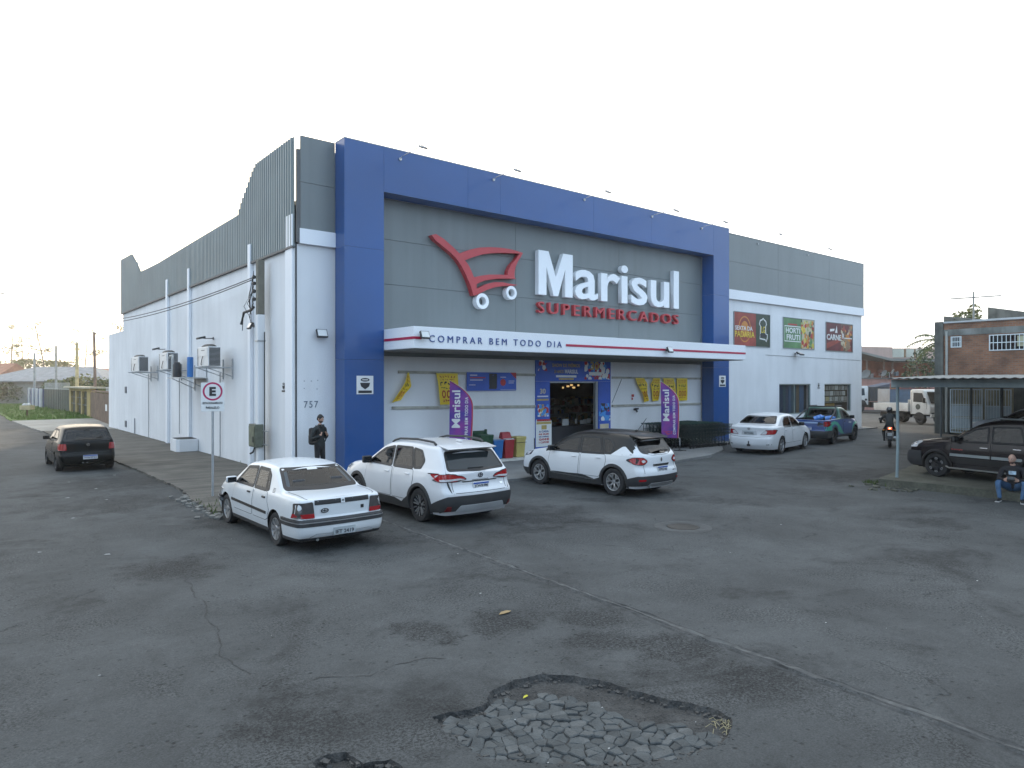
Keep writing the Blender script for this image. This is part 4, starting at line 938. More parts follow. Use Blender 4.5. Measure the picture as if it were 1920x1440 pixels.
def feather(lab, x, y, rz, z0, H_, wd, lean, slogan):
 root = thing("feather_flag", lab, "flag", (x, y, .085), R(rz), "purple feather flags by the entrance")
 rows = 40; cols = 10; mb = MB(); hem = MB()
 def wz(t_): return wd * (1 - max(0, (t_ - .62) / .38) ** 2.2) * (0.93 + .07 * math.sin(t_ * 3))
 def pt(u, t_, off=0):
  w_ = wz(t_); x_ = -w_ + w_ * u if False else -wd + (wd - (wd - w_)) * u
  return (x_ + lean * t_, -.02 + .035 * math.sin(t_ * 5 + u * 3) * (1 - u) + off, z0 + (H_ - z0) * t_)
 vs = [pt(i / cols, j / rows) for j in range(rows + 1) for i in range(cols + 1)]; n = len(vs); w1 = cols + 1
 fs = [(j * w1 + i, j * w1 + i + 1, (j + 1) * w1 + i + 1, (j + 1) * w1 + i) for j in range(rows) for i in range(cols)]
 mb.add(vs + [(p[0], p[1] + .004, p[2]) for p in vs], fs + [tuple(n + q for q in f[::-1]) for f in fs]); mb.build("sail", FLAG, root, smooth=60, recalc=False)
 e = [pt(1, j / rows) for j in range(rows + 1)]
 mb = MB(); mb.add([(p[0] - .035, p[1] - .003, p[2]) for p in e] + [(p[0] + .012, p[1] - .003, p[2]) for p in e], [(j, n2, n2 + 1, j + 1) for j in range(rows) for n2 in (rows + 1 + j,)]); mb.build("hem", FLAG_EDGE, root, recalc=False)
 mb = MB(); mb.tube([(.03, .01, 0), (.03, .01, z0)] + [(p[0] + .015, p[1] + .012, p[2]) for p in e] + [(e[-1][0] - .03, e[-1][1] + .012, e[-1][2] + .01)], .011, 6); mb.build("pole", M("flag_pole_white", (.6, .6, .6), .4), root)
 mb = MB(); mb.cbox((.03, .01, .015), (.5, .05, .03)); mb.cbox((.03, .01, .02), (.05, .5, .028)); mb.cyl((.03, .01, 0), (.03, .01, .22), .018, n=8); mb.build("base", BLACK, root)
 def ftext(body, u, ta, hgt, length, mt, bold, sp=1.0):
  me = text_mesh(body, length, hgt, .004, bold, 0, sp); o = link("lettering", me, root, mt)
  for v in me.vertices:
   sx, sz = v.co.x, v.co.z; t2 = ta + sx / (H_ - z0)
   p = pt(0, min(1, t2)); xx = -wd + lean * t2 + u - sz
   uu = (u - sz) / wd
   v.co = Vector((xx, -.02 + .035 * math.sin(t2 * 5 + uu * 3) * (1 - uu) - .006 + v.co.y * .5, z0 + (H_ - z0) * t2))
 ftext("Marisul", wd * .46, .30, wd * .36, (H_ - z0) * .56, PW, .02)
 ftext(slogan, wd * .80, .06, wd * .14, (H_ - z0) * .70, PW, .02, 1.15)
 k = wd * .5 / 4.0
 em = [((a - 12.561) * k, (b - 5.888) * k) for a, b in CART]; hl = [((a - 12.561) * k, (b - 5.888) * k) for a, b in CHOLE]
 vv, tt = cdt(em, None, [hl]); mb = MB(); mb.add([(-wd + .06 + a * 1.1, -.047, z0 + .12 + b) for a, b in vv], tt); mb.build("cart_emblem", M("flag_red_emblem", (.5, .04, .08), .7), root, recalc=False)
feather("purple feather flag with white lettering beside the coloured bins", 13.47, 18.75, -30, .62, 2.82, .76, .02, "COMPRAR BEM TODO DIA")
feather("purple feather flag with white lettering in front of the parked trolleys", 23.12, 17.80, -46, .52, 2.80, .70, -.04, "COMPRAR BEM TODO DIA")

# ================================================================ bins
def bin_(lab, x, y, col, kind):
 root = thing("litter_bin", lab, "bin", (x, y, .17), 0, "coloured bins under the canopy")
 m = M("bin_%s_plastic" % kind, col, .5, var=.12, scale=3)
 if kind in ("blue", "red", "yellow"):
  w0, w1, d0, d1, h_ = .18, .22, .15, .19, .64
  mb = MB(); mb.add([(-w0, -d0, 0), (w0, -d0, 0), (w0, d0, 0), (-w0, d0, 0), (-w1, -d1, h_), (w1, -d1, h_), (w1, d1, h_), (-w1, d1, h_)], [(0, 3, 2, 1), (0, 1, 5, 4), (1, 2, 6, 5), (2, 3, 7, 6), (3, 0, 4, 7), (4, 5, 6, 7)]); mb.build("bucket", m, root, bevel=.03)
  mb = MB(); mb.box((-w1 - .015, -d1 - .015, h_ - .02), (w1 + .015, d1 + .015, h_ + .02)); mb.build("rim", m, root, bevel=.012)
  if kind == "red":
   mb = MB(); mb.add([(-w1, -.05, h_ + .02), (w1, -.05, h_ + .02), (w1, .20, h_ + .05), (-w1, .20, h_ + .05), (-w1 + .03, .04, h_ + .27), (w1 - .03, .04, h_ + .27), (w1 - .03, .17, h_ + .28), (-w1 + .03, .17, h_ + .28)], [(0, 3, 2, 1), (0, 1, 5, 4), (1, 2, 6, 5), (2, 3, 7, 6), (3, 0, 4, 7), (4, 5, 6, 7)]); mb.build("lid", m, root, bevel=.03)
   mb = MB(); mb.cbox((0, -.1, h_ + .03), (.38, .2, .05)); mb.build("bin_bag", M("bin_bag", (.5, .5, .5), .4), root, bevel=.02)
  elif kind == "yellow":
   mb = MB(); mb.box((-w1 - .02, -d1 - .02, h_ + .02), (w1 + .02, d1 + .02, h_ + .10)); mb.build("lid", m, root, bevel=.03)
   mb = MB(); mb.box((-w1 - .01, -d1 - .012, h_ - .12), (w1 + .01, -d1 + .01, h_ - .105)); mb.build("bin_seam", BLACK, root)
  else:
   mb = MB(); mb.box((-w1 + .02, -d1 + .02, h_ + .02), (w1 - .02, d1 - .02, h_ + .03)); mb.build("lid", M("bin_lid_pale_blue", (.12, .25, .42), .5), root)
 else:
  mb = MB(); w0, w1, h_ = .22, .29, .88
  mb.add([(-w0, -.2, .0), (w0, -.2, .0), (w0, .24, .0), (-w0, .24, .0), (-w1, -.34, h_), (w1, -.34, h_), (w1, .3, h_), (-w1, .3, h_)], [(0, 3, 2, 1), (0, 1, 5, 4), (1, 2, 6, 5), (2, 3, 7, 6), (3, 0, 4, 7), (4, 5, 6, 7)]); mb.build("bucket", m, root, bevel=.03)
  mb = MB(); mb.add([(-w1, .02, h_), (w1, .02, h_), (w1, .32, h_), (-w1, .32, h_), (-w1, .22, h_ + .12), (w1, .22, h_ + .12), (w1, .34, h_ + .10), (-w1, .34, h_ + .10)], [(0, 3, 2, 1), (0, 1, 5, 4), (1, 2, 6, 5), (2, 3, 7, 6), (3, 0, 4, 7), (4, 5, 6, 7)]); mb.cbox((w1 - .04, .1, h_ + .10), (.07, .09, .14)); mb.build("lid", m, root, bevel=.02)
  mb = MB()
  for s in (-1, 1): mb.cyl((s * .2, .26, .02), (s * .26, .26, .02), .10, n=14)
  mb.build("wheel", BLACK, root)
pl = MB(); pl.box((14.0, 19.15, .085), (16.5, 19.98, .165)); tag(pl.build("bin_plinth", M("plinth_white", (.55, .53, .48), .8, var=.15, scale=3, streak=.2), bevel=.01), "low white plinth under the coloured bins", "plinth")
bin_("dark green wheeled bin with its lid open, leftmost on the plinth", 14.45, 19.55, (.015, .06, .028), "green")
bin_("blue plastic bin between the green and the red bin", 15.02, 19.5, (.02, .13, .36), "blue")
bin_("red plastic bin with a tall swing lid", 15.52, 19.5, (.30, .018, .025), "red")
bin_("yellow plastic bin at the right end of the plinth", 16.08, 19.55, (.45, .37, .12), "yellow")
ps = thing("sign_stand", "thin black post stand beside the yellow bin", "stand", (16.35, 18.95, .085)); mb = MB(); mb.cyl((0, 0, 0), (0, 0, .78), .016, n=8); mb.build("post", BLACK, ps); mb = MB(); mb.cbox((0, 0, .01), (.36, .06, .02)); mb.cbox((0, 0, .012), (.06, .36, .018)); mb.build("foot", BLACK, ps)

# ================================================================ nested shopping trolleys
def trolley():
 root = thing("shopping_trolley", "", "shopping trolley", (0, 0, .085))
 TM = M("trolley_dark_steel", (.045, .062, .058), .4, metal=.3); mb = MB(); r = .008
 def bar(a, b, rr=r): mb.cyl(a, b, rr, n=4, caps=False)
 # basket, handle end at -x, tapering to the front at +x
 def P_(u, v, w):  # u along, v across -1..1, w height 0..1
  zb = .42 + .12 * u; zt = .98 - .06 * u; hw = (.27 - .07 * u) * (0.88 + .12 * w)
  return (u * .82, v * hw, zb + (zt - zb) * w)
 for w in (0, .33, .66, 1):
  for v in (-1, 1): bar(P_(0, v, w), P_(1, v, w), .010 if w in (0, 1) else r)
  bar(P_(1, -1, w), P_(1, 1, w)); bar(P_(0, -1, w), P_(0, 1, w))
 for u in [i / 7 for i in range(8)]:
  for v in (-1, 1): bar(P_(u, v, 0), P_(u, v, 1))
  bar(P_(u, -1, 0), P_(u, 1, 0))
 for v in (-.6, -.2, .2, .6): bar(P_(1, v, 0), P_(1, v, 1)); bar(P_(0, v, 0), P_(1, v, 0)); bar(P_(0, v, 0), P_(0, v, 1))
 mb.build("basket", TM, root)
 mb = MB()
 for v in (-1, 1):
  mb.tube([(-.12, v * .27, 1.03), (0, v * .26, .96), (.08, v * .26, .30), (.10, v * .26, .14)], .013, 5); mb.tube([(.05, v * .26, .40), (.62, v * .20, .20), (.74, v * .19, .13)], .012, 5); mb.tube([(.10, v * .26, .15), (.72, v * .19, .15)], .012, 5)
 mb.build("frame", TM, root)
 mb = MB(); mb.cyl((-.12, -.28, 1.03), (-.12, .28, 1.03), .018, n=8); mb.build("handle", M("trolley_handle", (.02, .06, .05), .4), root)
 for x_, y_ in ((.10, .26), (.10, -.26), (.74, .19), (.74, -.19)):
  mb = MB(); mb.cyl((x_, y_ - .014, .06), (x_, y_ + .014, .06), .06, n=12); mb.build("wheel", BLACK, root)
 return root
proto = trolley(); used = False
for r_, (yy, xs0, cnt) in enumerate(((18.25, 24.0, 12), (18.85, 23.6, 13), (19.5, 23.2, 15))):
 for k in range(cnt):
  o = proto if not used else copy_tree(proto); used = True
  o.location = (xs0 + k * .225, yy + (k % 3 - 1) * .012, .085); o.rotation_euler = (0, 0, (k % 4 - 1.5) * .012)
  o["label"] = ("dark wire shopping trolley at the handle end of the nested rows" if k == 0 and r_ == 2 else "dark wire shopping trolley nested in a row beside the right blue pillar"); o["group"] = "nested shopping trolleys"
# ================================================================ floodlights
def floodlight(lab, loc, rz, tilt, s=.28, arm=.18, grp="floodlights on the supermarket walls"):
 root = thing("floodlight", lab, "floodlight", loc, R(rz), grp)
 rot = Matrix.Rotation(R(tilt), 3, 'X'); c = Vector((0, -arm, 0))
 mb = MB(); mb.cbox(c, (s, .07, s * .78), rot=rot); mb.build("housing", M("floodlight_black", (.03, .03, .032), .45), root, bevel=.012)
 mb = MB(); mb.cbox(c + rot @ Vector((0, -.04, 0)), (s * .84, .008, s * .62), rot=rot); mb.build("lens", M("floodlight_lens", (.55, .56, .55), .2, coat=.5), root)
 mb = MB(); mb.tube([(-.0, 0, 0), (0, -arm * .6, -.02), c], .02, 6); mb.cbox((0, -.005, 0), (.1, .02, .1)); mb.build("bracket", M("floodlight_bracket", (.08, .08, .085), .5), root)
floodlight("floodlight on the left end of the white canopy front", (10.82, 17.60, 4.24), 0, -25, .30)
floodlight("floodlight on the right half of the white canopy front", (22.05, 17.60, 4.14), 0, -25, .30)
floodlight("floodlight high on the white wall above the house number", (8.76, 20.10, 4.33), 0, -25, .34)
floodlight("floodlight on the white wall below the green poster", (36.26, 20.10, 4.44), 0, -60, .40, .3)
floodlight("floodlight high on the white downpipe beside the utility pole", (7.88, 23.3, 4.72), -90, -30, .30, .12)
floodlight("floodlight above the nearest air conditioner on the side wall", (7.98, 28.2, 4.56), -90, -75, .34, .45)
floodlight("floodlight above the middle air conditioner on the side wall", (7.98, 35.6, 4.42), -90, -75, .34, .45)
for i, (x, zb, zt, y2, w_) in enumerate(((11.12, 10.0, 10.0, 17.95, "leftmost"), (14.83, 10.03, 10.02, 18.0, "second from the left"), (19.27, 10.06, 10.08, 18.06, "middle one"), (23.31, 10.01, 10.0, 18.04, "fourth from the left"), (26.78, 10.0, 10.02, 18.03, "fifth from the left"), (32.45, 10.1, 10.35, 18.7, "second from the right end"), (37.49, 10.1, 10.22, 18.7, "rightmost"))):
 yb = 19.365 if x < 29 else 20.01
 root = thing("roof_floodlight", "small floodlight on a thin roof edge arm, " + w_ + " of seven", "floodlight", (x, yb, zb - .1), 0, "sign floodlights on arms along the roof edge")
 mb = MB(); mb.tube([(0, 0, 0), (0, -.1, .05), (0, y2 - yb, zt - zb + .1)], .014, 5); mb.cyl((0, .01, 0), (0, -.03, 0), .05, n=8); mb.build("arm", M("arm_pale_steel", (.5, .5, .5), .4, metal=.4), root)
 mb = MB(); mb.cbox((.0, y2 - yb + .05, zt - zb + .02), (.26, .15, .05), rot=Matrix.Rotation(R(35), 3, 'X')); mb.build("housing", M("floodlight_grey", (.28, .28, .28), .5), root, bevel=.015)

# ================================================================ air conditioners on the side wall
def aircon(lab, y0, z0, w_, h_, extra):
 root = thing("air_conditioner", lab, "air conditioner", (7.12, y0, z0), 0, "air conditioners on the side wall")
 wm = M("aircon_enamel", (.62, .63, .63), .4, var=.05); dm = M("aircon_grille", (.035, .035, .035), .6)
 mb = MB(); mb.box((0, 0, 0), (.42, w_, h_)); mb.build("cabinet", wm, root, bevel=.02)
 mb = MB()
 for i in range(15): mb.box((.03, -.012, .03 + i * (h_ - .06) / 15), (.40, .0, .03 + (i + .62) * (h_ - .06) / 15))
 mb.build("grille", dm, root); mb = MB()
 for i in range(15): mb.box((-.012, w_ - .10, .03 + i * (h_ - .06) / 15), (.0, w_ - .02, .03 + (i + .62) * (h_ - .06) / 15))
 mb.build("grille", dm, root)
 mb = MB(); mb.lathe([(.0, .10), (.12, .095), (.19, .05), (.205, .0), (.21, -.01)], c=(.21, w_ * .5, h_), n=20)
 for v in mb.v: pass
 mb.v = [(p[0], (p[1] - w_ * .5) * (w_ / .46) + w_ * .5, p[2]) for p in mb.v]; mb.build("fan_guard", dm, root, smooth=50)
 mb = MB(); mb.box((-.014, .12, h_ * .52), (-.001, w_ - .14, h_ * .95)); mb.build("service_panel", wm, root, bevel=.004)
 mb = MB(); mb.box((-.017, w_ * .30, h_ * .80), (-.013, w_ * .62, h_ * .83)); mb.build("badge", dm, root)
 mb = MB(); mb.tube([(-.02, w_ * .45, h_ * .52), (-.05, w_ * .47, h_ * .3), (-.03, w_ * .6, h_ * .12), (.1, w_ * .75, -.03), (.8, w_ * .8, -.02)], .014, 6); mb.build("cable", BLACK, root)
 mb = MB()
 for yy in (.12, w_ - .12):
  mb.box((-.15, yy - .02, -.06), (.87, yy + .02, -.02)); mb.tube([(.0, yy, -.06), (.86, yy, -.36)], .015, 5); mb.box((.84, yy - .03, -.45), (.875, yy + .03, .28))
 mb.build("bracket", STEEL, root)
 return root
aircon("white air conditioner on a wall bracket, the one nearest the utility pole", 25.75, 3.43, 1.35, .70, 0)
aircon("white air conditioner on a wall bracket, the middle one behind the blue gas bottles", 31.6, 3.40, 1.45, .72, 1)
aircon("white air conditioner on a wall bracket, the one farthest along the side wall", 37.2, 3.39, 1.75, .72, 2)
# shelf with blue bottles and pump
shf = thing("wall_shelf", "steel wall shelf carrying blue gas bottles beside the middle air conditioner", "shelf", (7.3, 29.0, 3.02))
mb = MB(); mb.box((-.35, 0, 0), (.69, 1.9, .04)); mb.build("shelf_board", M("shelf_pale", (.5, .5, .48), .5), shf)
mb = MB()
for yy in (.1, 1.8): mb.tube([(-.2, yy, 0), (.68, yy, -.42)], .016, 5); mb.box((.66, yy - .03, -.5), (.695, yy + .03, .55))
mb.build("bracket", STEEL, shf)
BLU = M("gas_bottle_blue", (.015, .14, .40), .35, var=.1)
for lab, x, y, r, h_ in (("tall blue gas bottle on the wall shelf", 7.5, 29.6, .12, .80), ("second blue gas bottle on the wall shelf, partly hidden by the pale pipe", 7.25, 30.45, .11, .52)):
 mb = MB(); mb.lathe([(.0, 0), (r, .01), (r, h_ * .96), (r * .9, h_), (0, h_)], n=16); o = mb.build("gas_bottle", BLU, None, smooth=40); o.location = (x, y, 3.065); tag(o, lab, "gas bottle", "blue gas bottles on the side wall")
pm = thing("compressor", "black compressor with a bent pale pipe on the wall shelf", "compressor", (7.15, 30.15, 3.065))
mb = MB(); mb.lathe([(.0, 0), (.16, .01), (.16, .5), (.1, .6), (0, .62)], n=14); mb.build("tank", BLACK, pm, smooth=40)
mb = MB(); mb.tube([(-.1, .3, 0), (-.1, .3, .80), (-.06, .36, .88), (.0, 1.1, .88), (.0, 1.2, .80)], .045, 8); mb.build("pipe", M("pipe_pale_lagging", (.5, .5, .47), .7), pm, smooth=40)

# planter on the pavement
pt = thing("planter", "white masonry planter box against the side wall", "planter", (7.62, 30.9, .05)); mb = MB()
mb.prism([(-.34, -.6), (.36, -.6), (.36, .6), (-.34, .6), (-.45, .45), (-.45, -.45)], 'Z', 0, .50); mb.build("box", WHITE_WALL, pt, bevel=.015)
mb = MB(); mb.prism([(-.28, -.52), (.33, -.52), (.33, .52), (-.28, .52), (-.38, .40), (-.38, -.40)], 'Z', .505, .52); mb.build("soil", SOIL, pt)

# ================================================================ utility pole, meter box, cables
up = thing("utility_pole", "square concrete pole painted white below, standing against the side wall", "utility pole", (7.72, 22.2, .05))
mb = MB(); mb.box((-.13, -.12, 0), (.10, .12, 4.95)); mb.build("painted_shaft", WHITE_WALL, up, bevel=.03)
mb = MB(); mb.box((-.12, -.11, 4.95), (.09, .11, 6.68)); mb.build("concrete_shaft", M("pole_concrete", (.17, .16, .13), .9, var=.2, scale=4, bump=.3), up, bevel=.02)
mb = MB(); mb.box((-.15, -.14, 4.1), (.11, .14, 4.14)); mb.build("strap", STEEL, up)
mb = MB()
for z in (6.15, 5.95, 5.7, 5.45): mb.cyl((-.14, .12, z), (-.14, .30, z), .035, n=8); mb.cyl((-.14, .17, z), (-.14, .25, z), .06, n=8)
mb.build("insulator", M("insulator_dark", (.06, .06, .06), .4), up)
rndw = random.Random(2); mb = MB()
for k in range(9):
 z0 = rndw.uniform(5.3, 6.4); z1 = rndw.uniform(4.7, 5.2); o1 = rndw.uniform(.1, .42)
 mb.tube([(-.14, .24, z0), (-.14 - rndw.uniform(0, .2), .24 + o1, (z0 + z1) * .5 - .1), (-.12, .3 + o1, z1)], .010, 5)
mb.tube([(-.14, .24, 5.2), (-.15, .5, 5.12), (-.2, 1.0, 5.08), (-.25, 1.12, 4.7)], .045, 7); mb.tube([(-.2, 1.05, 5.05), (-.22, 1.1, 4.5)], .012, 5)
mb.build("wires", BLACK, up)
mb = MB(); mb.tube([(.06, -.16, 4.4), (.06, -.17, 0)], .018, 5); mb.build("conduit", BLACK, up)
bx = thing("meter_box", "weathered grey green electric meter box on the side wall by the utility pole", "meter box", (7.62, 22.0, .82))
GB = M("meter_box_green_grey", (.125, .135, .10), .7, var=.3, scale=5, streak=.3)
mb = MB(); mb.box((-.14, 0, 0), (.12, .62, .72)); mb.build("case", GB, bx, bevel=.015)
mb = MB(); mb.box((-.165, .06, .05), (-.14, .56, .66)); mb.build("door", M("meter_box_door", (.155, .165, .11), .7, var=.3, scale=5, streak=.3), bx, bevel=.006)
mb = MB(); mb.box((-.19, .10, .16), (-.165, .15, .34)); mb.build("handle", BLACK, bx)
mb = MB(); mb.tube([(0, .2, 0), (.0, .2, -.2), (.05, .02, -.75)], .03, 6); mb.tube([(0, .42, 0), (.0, .42, -.8)], .03, 6); mb.build("conduit", M("conduit_pale", (.45, .45, .45), .6), bx)
mb = MB(); mb.tube([(-.05, .3, 0), (-.1, .32, -.16), (-.16, .42, -.22)], .03, 6); mb.build("cable", BLACK, bx)
for z in (.5, .08): MB().box((.08, -.42, z), (.11, 0, z + .03)).build("bracket", STEEL, bx)
p2 = thing("utility_pole", "tall grey concrete utility pole far off on the left carrying the overhead cable", "utility pole", (3.0, 75.4, 0)); mb = MB(); mb.cyl((0, 0, 0), (0, 0, 11), .17, .12, n=10); mb.build("shaft", M("pole_concrete", (.2, .2, .2)), p2, smooth=40); mb = MB(); mb.box((-.9, -.06, 10.6), (.9, .06, 10.72)); mb.build("crossarm", STEEL, p2)
cb = MB()
for dz, sag in ((0, 2.0), (-.06, 2.08)):
 a = Vector((7.58, 22.5, 6.2 + dz)); b = Vector((3.0, 75.4, 10.7 + dz))
 cb.tube([a.lerp(b, t_ / 40) - Vector((0, 0, sag * 4 * (t_ / 40) * (1 - t_ / 40))) for t_ in range(41)], .017, 5)
tag(cb.build("overhead_cable", BLACK), "twisted black overhead cable running from the pole past the side wall", "cable")

# ================================================================ parking sign
sg = thing("parking_sign", "white rectangular parking sign with a red ring and black E on a thin steel post", "road sign", (5.09, 18.04, .05), R(-15.7))
mb = MB(); mb.cyl((0, 0, 0), (0, 0, 2.75), .03, n=10); mb.build("post", STEEL, sg, smooth=40)
mb = MB(); mb.box((-.265, -.045, 2.09), (.265, -.032, 2.80)); mb.build("plate", PW, sg, bevel=.004)
rg = MB(); n = 36
pts = [(.205 * math.cos(i * 2 * math.pi / n), 2.585 + .205 * math.sin(i * 2 * math.pi / n)) for i in range(n)]
rg.add(*ringstrip(pts, .021, -.0475)); rg.build("ring", M("sign_ring_crimson", (.42, .012, .09), .45), sg, recalc=False)
text("lettering", "E", sg, PBK, -.075, 2.475, w=.15, h=.22, y=-.046, bold=.05); text("lettering", "ESTACIONAMENTO", sg, PBK, -.225, 2.275, w=.45, h=.05, y=-.046, bold=.02); text("lettering", "PARALELO", sg, PBK, -.15, 2.155, w=.30, h=.06, y=-.046, bold=.02)
# ================================================================ cars
def paint(name, col, coat=.6, rough=.35, dust=.05):
 return M(name, col, rough, coat=coat, var=dust, scale=1.2)
CAR_GLASS = M("car_glass", (0.010, 0.013, 0.016), .04, spec=.5, var=0)
CAR_GLASS_BLUE = M("car_glass_blue_tint", (0.030, 0.048, 0.064), .05, spec=.75, var=.25, scale=3)
def M_glass(name, tint):
 m = bpy.data.materials.new(name); m.use_nodes = True; nt = m.node_tree; nt.nodes.clear(); N = nt.nodes.new
 o = N("ShaderNodeOutputMaterial"); mx = N("ShaderNodeMixShader"); tr = N("ShaderNodeBsdfTransparent"); gl = N("ShaderNodeBsdfGlossy"); fr = N("ShaderNodeFresnel")
 tr.inputs[0].default_value = (*tint, 1); gl.inputs["Roughness"].default_value = .02; fr.inputs["IOR"].default_value = 1.5
 nt.links.new(fr.outputs[0], mx.inputs[0]); nt.links.new(tr.outputs[0], mx.inputs[1]); nt.links.new(gl.outputs[0], mx.inputs[2]); nt.links.new(mx.outputs[0], o.inputs[0]); return m
GLASSES = (CAR_GLASS, CAR_GLASS_BLUE); GLASS_CLEAR = M_glass("car_glass_clear", (.30, .39, .44)); GLASS_TINT = M_glass("car_glass_tinted", (.22, .25, .26)); GLASS_DARK = M_glass("car_glass_dark_film", (.08, .09, .10))
RUBBER = M("tyre_rubber", (0.017, 0.017, 0.018), .85, var=.2, scale=9)
ALLOY = M("alloy_silver", (0.48, 0.49, 0.50), .3, metal=.8, var=.06)
ALLOY_D = M("alloy_black", (0.02, 0.02, 0.022), .35, metal=.3)
CLAD = M("cladding_plastic", (0.030, 0.031, 0.033), .6, var=.12, scale=5)
TRIM = M("rubber_trim", (0.014, 0.014, 0.015), .55)
CHROME = M("chrome", (0.6, 0.6, 0.6), .12, metal=1.0, var=0)
LRED = M("tail_lens_red", (0.32, 0.008, 0.012), .15, coat=.8, var=.05)
LSMOKE = M("tail_lens_smoke", (0.06, 0.055, 0.055), .15, coat=.8, var=.15, scale=12)
LCLEAR = M("lens_clear", (0.55, 0.55, 0.56), .12, coat=.8, var=.1, scale=15)
PLATE = M("licence_plate_white", (0.62, 0.63, 0.64), .4, var=.04); PLATE_G = M("licence_plate_grey", (0.36, 0.39, 0.40), .45, var=.12, scale=9); PLATE_B = M("licence_plate_blue", (0.02, 0.08, 0.35), .4)
SEAM = M("panel_gap", (0.02, 0.02, 0.02), .9)

